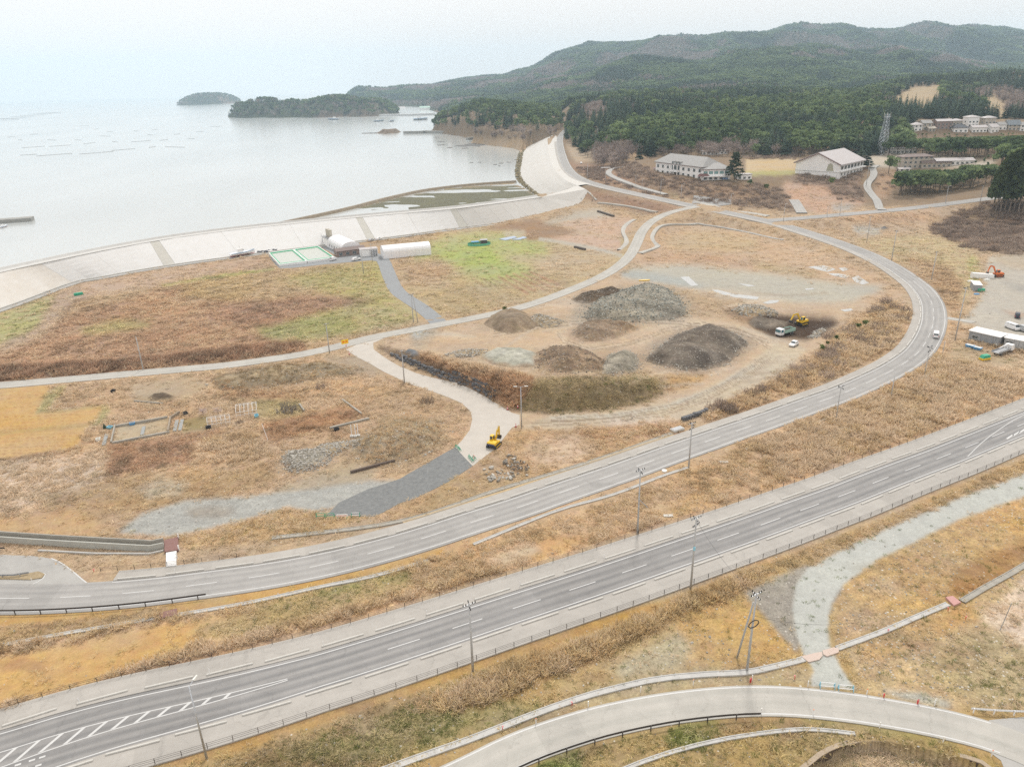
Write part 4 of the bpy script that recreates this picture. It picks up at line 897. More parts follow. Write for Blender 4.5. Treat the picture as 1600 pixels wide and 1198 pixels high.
# concrete lane, its ramp, and the ramp road bottom right ------------
lane = ribbon('concrete_lane', R3, [(-2.7, -1), (-2.7, .02), (2.7, .02), (2.7, -1)], M_CONC, kind='structure')
sheet('concrete_lane', [(540, 546), (558, 558), (600, 581), (633, 597), (668, 609), (700, 620.5), (722, 630), (735, 643), (738, 655), (734, 672), (722, 688), (711, 699),
  (738.5, 728), (775, 700), (800, 668), (812, 664), (812, 648), (800, 645), (782, 634), (762, 622), (735, 607), (712, 597.5), (676, 590), (650, 583), (620, 570), (600, 558), (584, 546), (583, 536), (600, 528), (575, 530)],
  mat('lane_slab', alb(228, 219, 205), .85, noise=.07, nscale=.35), 1.2, .05, kind='structure')
sheet('crushed_stone_track', [(711, 699), (738.5, 728), (700, 753), (668, 769), (648, 779), (625, 786), (600, 800), (583, 807), (510, 805), (530, 785), (575, 764), (625, 748), (656, 730)],
  mat('dark_crushed_stone', alb(140, 143, 143), .95, noise=.12, nscale=1.2, bump=.5, c2=alb(160, 162, 160)), 1.2, .05, kind='structure')
ramp_road = ribbon('ramp_road', R5, [(-2.75, -1), (-2.75, 0), (2.6, 0), (2.6, -1)], M_CONC, kind='structure')
r5a, r5b = run_of(R5, 1548, 1124), run_of(R5, 1560, 1170)
ribbon('edge_line', cut(R5, 0, r5a), [(2.15, .008), (2.36, .008)], M_WHITE, ramp_road)
ribbon('edge_line', cut(R5, 0, r5b), [(-2.45, .008), (-2.24, .008)], M_WHITE, ramp_road)
sheet('ramp_apron', [(1545, 1125), (1600, 1120), (1760, 1125), (1760, 1260), (1580, 1230), (1564, 1188), (1540, 1170)], M_SIDE, 1.5, .07, kind='structure')
# side road joining on the left -------------------------------------
sheet('side_road', [(-220, 868), (0, 866), (50, 868), (80, 872.5), (97, 880), (115, 893), (127, 904), (142, 915), (150, 926), (60, 930), (-220, 930)], M_SIDE, 1.5, .03, kind='structure')
sr = bpy.data.objects['side_road']
painted('edge_line', [(80, 872), (97, 879.5), (115, 893), (127, 904), (140, 913.5), (155, 916)], .22, sr, .34)
painted('edge_line', [(0, 917.5), (30, 918), (50, 914), (66, 905), (72, 898), (68, 893), (52, 891.5)], .2, sr, .34)
# road along the fields on the right, school drive, hillside drive ----
ribbon('field_road', RS, [(-4.2, -1.5), (-4.2, .03), (4.2, .03), (4.2, -1.5)], M_ASPH, kind='structure')
DRAPED = []
def drape_path(name, pts, wd, m, dz=.15, step=4):
 P = resample(np.array([[*W(*p)] for p in pts]), step, 2)
 P[:, 2] = np.convolve(np.pad(HF(P[:, 0], P[:, 1]), 1, 'edge'), [.25, .5, .25], 'valid') + dz
 DRAPED.append((P[::2], wd / 2 + .6)); return ribbon(name, P, [(-wd / 2, -1.2), (-wd / 2, 0), (wd / 2, 0), (wd / 2, -1.2)], m, kind='structure'), P
drape_path('school_drive', [(1040, 305), (1010, 297), (985, 289), (965, 281), (952, 274), (950, 269), (958, 264), (975, 261)], 4.5, M_SIDE, .6)
drape_path('hill_drive', [(1378, 329), (1372, 316), (1362, 304), (1354, 294), (1356, 285), (1364, 278), (1366, 270), (1362, 263), (1370, 259)], 4.5, M_SIDE, .5)
drape_path('field_drive', [(1253, 334), (1246, 322), (1240, 313)], 6, M_SIDE, .5)
drape_path('gate_drive', [(1480, 497), (1500, 500), (1522, 504)], 3.2, M_CONC, .1, 2)
drape_path('lay_by', [(1085, 316), (1120, 323), (1160, 330), (1200, 338)], 5, M_CONC, .3)
drape_path('service_road', [(690, 508), (672, 492), (655, 478), (635, 466), (620, 455), (612, 440), (606, 425), (600, 408), (590, 398)], 6.2, mat('grey_asphalt', alb(172, 176, 178), .9, noise=.06, nscale=.5), .07, 2)
sheet('yard_asphalt', [(418, 399), (437, 420), (520, 412), (580, 407), (605, 410), (610, 402), (590, 396), (560, 398), (540, 388), (512, 380), (500, 386), (530, 402), (436, 408), (424, 398)], MATS['grey_asphalt'], 2.5, .07, kind='structure')
drape_path('footpath', [(968, 391), (975, 386), (981, 376), (974, 364), (974, 355), (985, 346), (992, 343)], 2.6, M_CONC, .25, 3)
drape_path('footpath', [(1000, 396), (1024, 387), (1030, 385), (1020, 378), (1017, 371), (1024, 358), (1034, 351), (1060, 349), (1090, 349)], 2.6, M_CONC, .25, 3)
drape_path('footpath', [(1090, 349), (1140, 356), (1200, 371), (1225, 375)], 2.0, M_SIDE, .25, 3)
drape_path('footpath', [(935, 317), (960, 319), (1000, 325), (1028, 331)], 2.4, M_CONC, .3, 3)
# ------------------------------------------------------------------ sea wall
M_SEAW = mat('pale_wall_concrete', (.70, .698, .685), .85, noise=.05, nscale=.25, c2=(.62, .61, .585))
M_SEAB = mat('joint_band_concrete', (.50, .485, .435), .85, noise=.06, nscale=.4)
M_SEAM = mat('stained_wall_concrete', (.70, .672, .625), .9, noise=.12, nscale=.16, c2=(.55, .51, .45))
M_SEAG = mat('grey_wall_concrete', (.58, .565, .53), .85, noise=.06, nscale=.12, c2=(.51, .49, .45))
wall = empty('sea_wall', (*fl(500, 345, 10), 0))
tag(wall, 'long white sloped concrete sea wall between the grass fields and the bay', 'sea wall')
def onw(o): o.parent = wall; o.matrix_parent_inverse = Matrix.Translation(-Vector(wall.location)); return o
def wall_strip(name, u0, u1, m, z_in=0.0):
 """one length of the slope, between pixel columns u0 and u1 of its foot"""
 def at(P, px):
  xs, _ = proj(P[:, 0], P[:, 1], P[:, 2]); o = np.argsort(xs)
  return np.array([np.interp(px, xs[o], P[o, k]) for k in range(3)])
 n = max(2, int(abs(u1[0] - u0[0]) / 18) + 1); V = []; F = []
 for i in range(n):
  t = i / (n - 1); a = at(toeL, u0[0] + (u1[0] - u0[0]) * t); b = at(crestL, u0[1] + (u1[1] - u0[1]) * t)
  for q in range(7):
   w_ = q / 6; p = a * (1 - w_) + b * w_; p[2] += z_in; V.append(p)
 for i in range(n - 1):
  for q in range(6):
   a = i * 7 + q; F.append((a, a + 7, a + 8, a + 1))
 k = len(V); V += [v - np.array([0, 0, 1.2]) for v in V]
 for i in range(n - 1):
  F.append((i * 7, i * 7 + k, i * 7 + 7 + k, i * 7 + 7)); F.append((i * 7 + 6, i * 7 + 13, i * 7 + 13 + k, i * 7 + 6 + k))
 for q in range(6):
  F.append((q, q + 1, q + 1 + k, q + k)); e = (n - 1) * 7; F.append((e + q + 1, e + q, e + q + k, e + q + 1 + k))
 return onw(mesh_obj(name, V, F, m))
E_ = .12
cuts = [(-420, -420), (-300, -330), (-150, -165), (-20, -40), (113, 63)]
for a, b in zip(cuts[:-1], cuts[1:]): wall_strip('slope_panel', (a[0] + E_, a[1] + E_), (b[0] - E_, b[1] - E_), M_SEAM)
segs = [(113, 63), (185, 146), (256, 234), 'b', (274, 248), (375, 345), (475, 452), (574, 556), 'b', (586, 566), (655, 636), (718, 703), 'b', (732, 712), (759, 736), (785, 759), (807, 779), (829, 799), (852, 818), (876, 832), (900, 842), (927, 848)]
prev = None; band = False
for sg in segs:
 if sg == 'b': band = True; continue
 if prev is not None:
  m = M_SEAB if band else (M_SEAG if prev[0] > 725 else M_SEAW)
  wall_strip('joint_band' if band else 'slope_panel', (prev[0] + E_, prev[1] + E_), (sg[0] - E_, sg[1] - E_), m, .05 if not band else 0.0); band = False
 prev = sg
onw(box_ribbon('foot_kerb', toeL, -.5, .8, .35, M_KERB, None, -.5))
def lift(P, d, z):
 q = sea_side(P, d); return np.concatenate([q, np.full((len(q), 1), z)], 1)
onw(ribbon('crest_path', crestL, [(-.4, -.1), (-.4, .02), (3.6, .02), (4.4, .9), (4.9, .9), (27.5, -13.5)], mat('crest_concrete', alb(240, 238, 232), .85, noise=.06, nscale=.3)))
toe_road = np.concatenate([sea_side(toeL, -2.6), np.full((len(toeL), 1), .28)], 1)
ribbon('maintenance_path', toe_road, [(-1.5, -1), (-1.5, 0), (1.6, 0), (1.6, -1)], M_SIDE, kind='structure')
# the sea-facing slope of the far length
far_crest = [(903, 290, 10), (884, 283, 10), (868, 268, 10), (861, 256, 10), (857, 240, 10), (855.5, 226, 10), (857, 217, 10), (863, 211, 10.2)]
far_toe = [(846, 309, -2.6), (834, 300, -2.6), (818, 287, -2.6), (811, 275, -2.6), (812, 262, -2.6), (815, 248, -2.6), (816, 238, -2.6), (824, 229, -2.2)]
fc = np.array([[*fl(*p), p[2]] for p in far_crest]); ft = np.array([[*fl(*p), p[2]] for p in far_toe])
def dens(P, n=60):
 P = resample(P, 1, 2); L = runs(P); return np.array([[np.interp(s, L, P[:, k]) for k in range(3)] for s in np.linspace(0, L[-1], n)])
fc, ft = dens(fc), dens(ft)
far_wall = empty('sea_wall', (ft[30][0], ft[30][1], -3)); tag(far_wall, 'broad pale concrete sea wall slope running to the wooded headland, road on top', 'sea wall')
def part_at(o, root): o.parent = root; o.matrix_parent_inverse = root.matrix_basis.inverted() if False else Matrix.Translation(-Vector(root.location)); return o
for k in range(0, 59, 6):
 V = []; F = []; e = min(59, k + 6)
 for i in range(k, e + 1):
  t0 = i
  a = ft[i]; b = fc[i]
  if i == k: a, b = ft[i] * .985 + ft[i + 1] * .015, fc[i] * .985 + fc[i + 1] * .015
  for q in range(9):
   w_ = q / 8; p = a * (1 - w_) + b * w_; p = p + np.array([0, 0, .25 if .42 < w_ < .8 else 0]); V.append(p)
 n = e - k + 1
 for i in range(n - 1):
  for q in range(8): F.append((i * 9 + q, i * 9 + q + 1, i * 9 + 10 + q, i * 9 + 9 + q)[::-1])
 part_at(mesh_obj('slope_panel', V, F, M_SEAG), far_wall)
# flat crown between the slope and the road
r1i = run_of(R1, 908, 281, 10); seg = dens(cut(R1, r1i - 25, LEN1 - 12)); V = []; F = []
_, Ns = frames(seg)
for i in range(60):
 a = fc[i]; b = np.array([seg[i][0] + Ns[i][0] * 3.2, seg[i][1] + Ns[i][1] * 3.2, 10.0]); V += [a, a * .66 + b * .34 + np.array([0, 0, .12]), a * .33 + b * .67 + np.array([0, 0, .12]), b + np.array([0, 0, -.06])]
for i in range(59):
 for q in range(3): F.append((i * 4 + q, i * 4 + q + 1, i * 4 + 5 + q, i * 4 + 4 + q)[::-1])
part_at(mesh_obj('crown', V, F, M_SEAG), far_wall)
# where the two lengths meet: an apron sloping from the crown down to the corner
cx_ = [fl(846, 308, 10), fl(903, 290, 10), fl(915, 296, 9.4), fl(934, 315, 1.0), fl(928, 320.5, .2), fl(900, 327, .2), fl(880, 331, .2)]
zc_ = [9.9, 10, 9.5, 1.0, .3, .3, .3]
V = [(*p, z + .03) for p, z in zip(cx_, zc_)]
part_at(mesh_obj('corner_apron', V, [(0, 1, 2), (0, 2, 6), (2, 5, 6), (2, 4, 5), (2, 3, 4)], M_SEAG), far_wall)

# rocks: irregular faceted lumps, one mesh per shape
def rock_me(name, m, seed, sub=1, flat=.72):
 r = random.Random(seed); bm = bmesh.new(); bmesh.ops.create_icosphere(bm, subdivisions=sub, radius=.5)
 ax = Vector((r.uniform(.8, 1.25), r.uniform(.7, 1.1), r.uniform(.55, .9) * flat / .72))
 for v in bm.verts:
  k = 1 + r.uniform(-.22, .22); v.co = Vector((v.co.x * ax.x, v.co.y * ax.y, v.co.z * ax.z)) * k
 for _ in range(2):
  n = Vector((r.gauss(0, 1), r.gauss(0, 1), r.gauss(0, .6))).normalized(); d = r.uniform(.25, .36)
  for v in bm.verts:
   e = v.co.dot(n) - d
   if e > 0: v.co -= n * e
 me = bpy.data.meshes.new(name); bm.to_mesh(me); bm.free(); me.materials.append(m); return me
def rock_mat(name, a, b, rough=.9):
 m = bpy.data.materials.new(name); m.use_nodes = True; t = m.node_tree; bs = t.nodes['Principled BSDF']; L = t.links.new; bs.inputs['Roughness'].default_value = rough
 oi = N(t, 'ShaderNodeObjectInfo'); tc = N(t, 'ShaderNodeTexCoord'); n = N(t, 'ShaderNodeTexNoise'); n.inputs['Scale'].default_value = 3; n.inputs['Detail'].default_value = 5
 L(tc.outputs['Object'], n.inputs['Vector'])
 ad = N(t, 'ShaderNodeMath', operation='MULTIPLY_ADD', use_clamp=True); L(n.outputs[0], ad.inputs[0]); ad.inputs[1].default_value = .7
 sb = N(t, 'ShaderNodeMath', operation='SUBTRACT'); L(oi.outputs['Random'], sb.inputs[0]); sb.inputs[1].default_value = .35; L(sb.outputs[0], ad.inputs[2])
 x = N(t, 'ShaderNodeMix', data_type='RGBA'); x.inputs[6].default_value = (*a, 1); x.inputs[7].default_value = (*b, 1); L(ad.outputs[0], x.inputs[0]); L(x.outputs[2], bs.inputs['Base Color'])
 return m
M_ROCK = rock_mat('grey_stone', alb(160, 152, 138), alb(236, 230, 216))
M_DROCK = rock_mat('dark_stone', alb(104, 94, 84), alb(186, 174, 158))
M_YROCK = rock_mat('shore_stone', alb(120, 104, 70), alb(196, 180, 130))
M_GROCK = rock_mat('greenish_stone', alb(128, 130, 120), alb(232, 234, 220))
PROTO = {}
def proto_obj(me):
 """a shape kept out of the scene, used only as the source of scattered copies"""
 o = bpy.data.objects.new(me.name, me); return o
def gn_scatter(name, P, rot, scl, idx, protos, col=None, kind='stuff', parent=None):
 me = bpy.data.meshes.new(name); n = len(P)
 me.vertices.add(n); me.vertices.foreach_set('co', np.asarray(P, np.float32).ravel())
 a = me.attributes.new('rot', 'FLOAT_VECTOR', 'POINT'); a.data.foreach_set('vector', np.asarray(rot, np.float32).ravel())
 a = me.attributes.new('scl', 'FLOAT_VECTOR', 'POINT'); a.data.foreach_set('vector', np.asarray(scl, np.float32).ravel())
 a = me.attributes.new('idx', 'INT', 'POINT'); a.data.foreach_set('value', np.asarray(idx, np.int32))
 if col is not None:
  a = me.attributes.new('tcol', 'FLOAT_COLOR', 'POINT'); a.data.foreach_set('color', np.concatenate([col, np.ones((n, 1))], 1).astype(np.float32).ravel())
 o = link(bpy.data.objects.new(name, me), parent)
 g = bpy.data.node_groups.new(name, 'GeometryNodeTree')
 g.interface.new_socket('Geometry', in_out='INPUT', socket_type='NodeSocketGeometry'); g.interface.new_socket('Geometry', in_out='OUTPUT', socket_type='NodeSocketGeometry')
 gi, go = g.nodes.new('NodeGroupInput'), g.nodes.new('NodeGroupOutput')
 ip = g.nodes.new('GeometryNodeInstanceOnPoints'); ip.inputs['Pick Instance'].default_value = True
 jn = g.nodes.new('GeometryNodeJoinGeometry')
 for p in protos:
  oi = g.nodes.new('GeometryNodeObjectInfo'); oi.inputs['Object'].default_value = p; oi.inputs['As Instance'].default_value = True
  g.links.new(oi.outputs['Geometry'], jn.inputs[0])
 def attr(nm, dt):
  q = g.nodes.new('GeometryNodeInputNamedAttribute'); q.data_type = dt; q.inputs['Name'].default_value = nm; return q.outputs[0]
 g.links.new(gi.outputs[0], ip.inputs['Points']); g.links.new(jn.outputs[0], ip.inputs['Instance'])
 g.links.new(attr('idx', 'INT'), ip.inputs['Instance Index']); g.links.new(attr('rot', 'FLOAT_VECTOR'), ip.inputs['Rotation']); g.links.new(attr('scl', 'FLOAT_VECTOR'), ip.inputs['Scale'])
 g.links.new(ip.outputs[0], go.inputs[0])
 md = o.modifiers.new('scatter', 'NODES'); md.node_group = g
 if kind: o['kind'] = kind
 return o
def scat(name, P, size, protos, col=None, tilt=0.0, kind='stuff', zs=None, parent=None):
 n = len(P); rot = np.zeros((n, 3)); rot[:, 2] = RNG.uniform(0, 6.283, n)
 if tilt: rot[:, 0] = RNG.normal(0, tilt, n); rot[:, 1] = RNG.normal(0, tilt, n)
 s = np.asarray(size, float) * np.ones(n); S3 = np.stack([s, s, s if zs is None else s * zs], 1)
 return gn_scatter(name, P, rot, S3, RNG.integers(0, len(protos), n), protos, col, kind, parent)
ROCKS = [proto_obj(rock_me('stone', M_ROCK, k)) for k in range(5)]
DROCKS = [proto_obj(rock_me('stone', M_DROCK, 20 + k)) for k in range(4)]
YROCKS = [proto_obj(rock_me('stone', M_YROCK, 40 + k)) for k in range(4)]
GROCKS = [proto_obj(rock_me('stone', M_GROCK, 60 + k)) for k in range(4)]
P = []
for k in range(900):
 i = rnd.uniform(0, 58.9); j = int(i); q = ft[j] * (1 - i + j) + ft[j + 1] * (i - j); d = rnd.random() ** 1.3
 n_ = fc[j] - ft[j]; n_ = n_ / np.linalg.norm(n_[:2]); P.append((q[0] - n_[0] * 6 * d + 1, q[1] - n_[1] * 6 * d, -2.2 - d * .9))
scat('rock_armour', P, RNG.uniform(1.2, 2.6, len(P)), YROCKS, tilt=.5)

# shore: low breakwater, reefs, jetties
M_BW = mat('breakwater_stone', alb(168, 150, 122), .9, noise=.3, nscale=.5, bump=.5)
bw = resample(np.array([[*fl(a, b, -2.4), -2.4] for a, b in [(424, 352.5), (433, 350.5), (475, 341.5), (550, 325), (590, 314), (626, 305.4), (660, 298), (700, 292.5), (740, 288.5), (775, 286), (806, 284)]]), 4, 1)
tag(ribbon('breakwater', bw, [(-3.2, -1.2), (-1.6, .6), (-1.2, 1.0), (1.2, 1.0), (1.6, .6), (3.2, -1.2)], M_BW), 'long low brown stone breakwater enclosing the tidal flat', 'breakwater')
bk = np.array([[*fl(a, b, -2.8), -2.7] for a, b in [(640, 330), (700, 318), (760, 305), (800, 296), (690, 325), (560, 338), (740, 313)]])
M_REEF = mat('reef_rock', alb(116, 112, 106), .8, noise=.3, nscale=.2, bump=.4)
def flat_blob(name, cx, cy, rx, ry, z, h, m, seed, n=18, noise=.35):
 r = random.Random(seed); V = [(cx, cy, z + h)]; F = []
 for i in range(n):
  a = 2 * pi * i / n; k = 1 + r.uniform(-noise, noise); V.append((cx + cos(a) * rx * k, cy + sin(a) * ry * k, z - .6))
  V.append((cx + cos(a) * rx * k * .6, cy + sin(a) * ry * k * .6, z + h * r.uniform(.5, 1.1)))
 for i in range(n):
  j = (i + 1) % n; F += [(1 + 2 * i, 1 + 2 * j, 2 + 2 * j, 2 + 2 * i), (0, 2 + 2 * i, 2 + 2 * j)]
 return mesh_obj(name, V, F, m)
reefs = [(684, 215, 8, .9), (690, 222, 16, 1.2), (689, 227, 14, 1.2), (703, 231, 12, 1.0), (727, 232, 14, 1.0), (738, 227, 46, 1.4), (720, 228, 22, 1), (737, 254.5, 8, .8), (749, 254, 9, .8), (774, 257.5, 9, .9), (783, 255.5, 10, .8), (795, 254, 8, .8), (780, 259.5, 7, .7), (806, 250, 5, 1)]
for k, (px, py, wpx, h) in enumerate(reefs):
 x, y = fl(px, py, SEA); wm = wpx * y / FPX * 1.05
 tag(flat_blob('reef', x, y, wm / 2, wm / 2 * 1.7, SEA, .35 * h, M_REEF, k), ['flat dark reef awash in the bay off the headland', 'thin dark reef awash near the far sea wall'][y < 800], 'reef', 'reefs awash near the shore')
rk = flat_blob('islet', *fl(607, 207.5, SEA), 21, 34, SEA, 6.0, mat('islet_scrub', alb(150, 126, 100), .95, noise=.3, nscale=.15, bump=.6), 5, 20, .2); tag(rk, 'small brown scrubby islet at the end of the old jetty', 'islet')
tag(flat_blob('reef', *fl(580, 208.5, SEA), 26, 14, SEA, .8, M_REEF, 77), 'long dark reef trailing from the scrubby islet', 'reef')
M_JET = mat('jetty_concrete', alb(188, 186, 178), .9, noise=.15, nscale=.2)
def jetty(pts, wd, top, label, m=M_JET, name='jetty', cat='jetty'):
 P = resample(np.array([[*fl(a, b, SEA), SEA] for a, b in pts]), 6, 0)
 return tag(box_ribbon(name, P, 0, wd, top, m, None, -2), label, cat)
jetty([(631, 209), (661, 208.5)], 7, 4.0, 'grey concrete jetty block between the islet and the headland')
jetty([(663, 208), (676, 208.5), (705, 209), (743, 210.5)], 7, 4.2, 'long grey concrete jetty below the brown headland shore')
jetty([(730, 219), (745, 217.5), (768, 219), (776, 223), (800, 224.5), (828, 226)], 6, 3.5, 'bent grey concrete jetty next to the far sea wall')
jetty([(-160, 362), (-60, 353), (10, 347.5), (52, 344.5)], 8, 2.4, 'pale concrete pier with a small boat moored beside it', name='pier', cat='pier')
jetty([(358, 182), (420, 182.5), (480, 181.5), (540, 179)], 10, 4.5, 'low concrete sea wall along the foot of the wooded island', name='island_wall', cat='sea wall')
jetty([(542, 181.5), (556, 178), (575, 176.5)], 14, 6, 'short white pier at the inner end of the wooded island', name='pier', cat='pier')
jetty([(595, 181.5), (640, 180.8), (680, 179.5)], 22, 4.5, 'long white harbour quay at the far side of the bay', mat('quay_white', alb(236, 236, 234), .8), name='quay', cat='quay')

# ------------------------------------------------------------------ trees
def leaf_mat(name, a, b, rnd_amt=1.5):
 m = bpy.data.materials.new(name); m.use_nodes = True; t = m.node_tree; bs = t.nodes['Principled BSDF']; L = t.links.new
 bs.inputs['Roughness'].default_value = .8; bs.inputs['Specular IOR Level'].default_value = .2
 oi = N(t, 'ShaderNodeObjectInfo'); g = N(t, 'ShaderNodeNewGeometry'); n = N(t, 'ShaderNodeTexNoise'); n.inputs['Scale'].default_value = .55; n.inputs['Detail'].default_value = 3; L(g.outputs['Position'], n.inputs['Vector'])
 n2 = N(t, 'ShaderNodeTexNoise'); n2.inputs['Scale'].default_value = .016; n2.inputs['Detail'].default_value = 4; L(g.outputs['Position'], n2.inputs['Vector']); w2 = N(t, 'ShaderNodeMath', operation='MULTIPLY_ADD'); L(n2.outputs[0], w2.inputs[0]); w2.inputs[1].default_value = 2.4; w2.inputs[2].default_value = -1.2; w3_ = N(t, 'ShaderNodeMath', operation='ADD'); L(n.outputs[0], w3_.inputs[0]); L(w2.outputs[0], w3_.inputs[1])
 k = N(t, 'ShaderNodeMath', operation='MULTIPLY_ADD', use_clamp=True); L(w3_.outputs[0], k.inputs[0]); k.inputs[1].default_value = 1.0
 s = N(t, 'ShaderNodeMath', operation='MULTIPLY_ADD'); L(oi.outputs['Random'], s.inputs[0]); s.inputs[1].default_value = .8 * rnd_amt; s.inputs[2].default_value = -.5 * rnd_amt; L(s.outputs[0], k.inputs[2])
 x = N(t, 'ShaderNodeMix', data_type='RGBA'); x.inputs[6].default_value = (*a, 1); x.inputs[7].default_value = (*b, 1); L(k.outputs[0], x.inputs[0]); L(x.outputs[2], bs.inputs['Base Color'])
 tl_ = N(t, 'ShaderNodeBsdfTranslucent'); ms_ = N(t, 'ShaderNodeMixShader'); ms_.inputs[0].default_value = .35; L(x.outputs[2], tl_.inputs[0]); L(bs.outputs[0], ms_.inputs[1]); L(tl_.outputs[0], ms_.inputs[2]); L(ms_.outputs[0], t.nodes['Material Output'].inputs[0])
 return m
M_CEDAR = leaf_mat('cedar_needles', (.044, .076, .052), (.115, .165, .098))
M_PINE = leaf_mat('pine_needles', (.085, .13, .058), (.21, .275, .11))
M_BROAD = leaf_mat('broadleaf', (.10, .15, .07), (.25, .32, .14))
M_TWIG = leaf_mat('bare_twigs', (.25, .20, .18), (.44, .365, .325))
M_SCRUB = leaf_mat('scrub_twigs', (.28, .215, .175), (.50, .405, .33))
M_BARK = mat('bark', (.11, .085, .068), .9, noise=.3, nscale=2)
M_PBARK = mat('pale_bark', (.26, .21, .17), .9, noise=.3, nscale=2)
def quad(V, F, c, s, r, up=.3, asp=1.0):
 n = Vector((r.gauss(0, 1), r.gauss(0, 1), r.gauss(up, .8))).normalized(); u = n.orthogonal().normalized(); u.rotate(Matrix.Rotation(r.uniform(0, 6.28), 3, n)); v = n.cross(u)
 k = len(V); u *= s; v *= s * asp
 V += [c - u * .5 - v * .5, c + u * .6 - v * .3, c + u * .4 + v * .55, c - u * .45 + v * .4]; F.append((k, k + 1, k + 2, k + 3))
def tube(V, F, a, b, ra, rb, n=5):
 a, b = Vector(a), Vector(b); d = (b - a).normalized(); u = d.orthogonal().normalized(); v = d.cross(u); k = len(V)
 for c, r in ((a, ra), (b, rb)):
  for i in range(n):
   t = 2 * pi * i / n; V.append(c + (u * cos(t) + v * sin(t)) * r)
 for i in range(n): F.append((k + i, k + (i + 1) % n, k + n + (i + 1) % n, k + n + i))
def crown_me(kind, seed):
 r = random.Random(seed); V = []; F = []
 if kind == 'cedar':              # unit height 1: tiers of drooping sprays on a narrow cone
  nt = 13
  for i in range(nt):
   t = i / (nt - 1); z = .14 + .84 * t; rad = .225 * (1 - t) ** .75 * r.uniform(.85, 1.15) + .012
   for k in range(max(4, int(11 * (1 - t) + 3))):
    a = r.uniform(0, 6.28); l = rad * r.uniform(.75, 1.15); b = len(V); w_ = l * r.uniform(.28, .4) + .01
    c, s = cos(a), sin(a); dz = -.25 * l + r.uniform(-.02, .02)
    V += [Vector((0, 0, z + .035)), Vector((c * l * .6 - s * w_, s * l * .6 + c * w_, z + dz * .3)), Vector((c * l, s * l, z + dz)), Vector((c * l * .6 + s * w_, s * l * .6 - c * w_, z + dz * .3))]
    F.append((b, b + 1, b + 2, b + 3))
 elif kind in ('broad', 'pine'):
  for k in range(9 if kind == 'broad' else 8):
   a = r.uniform(0, 6.28); q = r.uniform(0, .26); z = r.uniform(.42, .86) if kind == 'broad' else r.uniform(.5, .9)
   c = Vector((cos(a) * q * (1.2 - z) * 1.6, sin(a) * q * (1.2 - z) * 1.6, z)); R_ = r.uniform(.13, .2)
   for j in range(19):
    d = Vector((r.gauss(0, 1), r.gauss(0, 1), r.gauss(.25, .9))).normalized() * R_ * r.uniform(.6, 1.05); d.z *= .75 if kind == 'broad' else .5
    quad(V, F, c + d, r.uniform(.07, .115), r, .5)
 elif kind == 'bare':
  for k in range(26):
   a = r.uniform(0, 6.28); el = r.uniform(.35, 1.3); st = Vector((0, 0, r.uniform(.22, .5))); d = Vector((cos(a) * cos(el), sin(a) * cos(el), sin(el))); l = r.uniform(.25, .45)
   e = st + d * l; tube(V, F, st, e, .008, .004, 3)
   for j in range(6):
    p = st + (e - st) * r.uniform(.35, 1.0); d2 = (d + Vector((r.gauss(0, .6), r.gauss(0, .6), r.gauss(.2, .4)))).normalized(); w_ = d2.orthogonal().normalized() * .007; l2 = r.uniform(.1, .24); b = len(V)
    V += [p - w_, p + w_, p + d2 * l2 + w_ * .5, p + d2 * l2 - w_ * .5]; F.append((b, b + 1, b + 2, b + 3))
 elif kind == 'scrub':            # a low thicket, unit height about 1, two wide
  for k in range(70):
   p = Vector((r.uniform(-.9, .9), r.uniform(-.9, .9), 0)); d2 = Vector((r.gauss(0, .45), r.gauss(0, .45), 1)).normalized(); l2 = r.uniform(.45, 1.1); w_ = d2.cross(Vector((r.gauss(0, 1), r.gauss(0, 1), .2))).normalized() * .035; b = len(V)
   V += [p - w_, p + w_, p + d2 * l2 + w_ * .5, p + d2 * l2 - w_ * .5]; F.append((b, b + 1, b + 2, b + 3))
   for j in range(2):
    q = p + d2 * l2 * r.uniform(.3, .9); quad(V, F, q, r.uniform(.12, .26), r, .2, .3)
 return V, F
TRUNK = {'cedar': (.45, M_BARK), 'broad': (.6, M_BARK), 'pine': (.7, M_BARK), 'bare': (.62, M_PBARK)}
LEAF = {'cedar': M_CEDAR, 'broad': M_BROAD, 'pine': M_PINE, 'bare': M_TWIG, 'scrub': M_SCRUB}
CROWN, STEM, WHOLE = {}, {}, {}
for kd in LEAF:
 CROWN[kd] = []; WHOLE[kd] = []
 for sd_ in range(4):
  V, F = crown_me(kd, sd_ * 7 + len(kd)); me = bpy.data.meshes.new('crown'); me.from_pydata([tuple(v) for v in V], [], F); me.materials.append(LEAF[kd]); CROWN[kd].append(me)
  if kd in TRUNK:
   tv, tf = [], []; tube(tv, tf, (0, 0, -.06), (0, 0, TRUNK[kd][0]), .016, .006, 5); tube(tv, tf, (0, 0, .3), (.09, .03, .55), .006, .003, 3); tube(tv, tf, (0, 0, .34), (-.06, .07, .56), .006, .003, 3)
   if sd_ == 0:
    ms = bpy.data.meshes.new('trunk'); ms.from_pydata([tuple(v) for v in tv], [], tf); ms.materials.append(TRUNK[kd][1]); STEM[kd] = ms
   mw = bpy.data.meshes.new(kd); k0 = len(V); mw.from_pydata([tuple(v) for v in V + tv], [], F + [tuple(i + k0 for i in f) for f in tf]); mw.materials.append(LEAF[kd]); mw.materials.append(TRUNK[kd][1])
   mw.polygons.foreach_set('material_index', [0] * len(F) + [1] * len(tf)); WHOLE[kd].append(proto_obj(mw))
  else: WHOLE[kd].append(proto_obj(me))
TNAME = {'cedar': 'cedar_tree', 'pine': 'pine_tree', 'broad': 'broadleaf_tree', 'bare': 'bare_tree'}
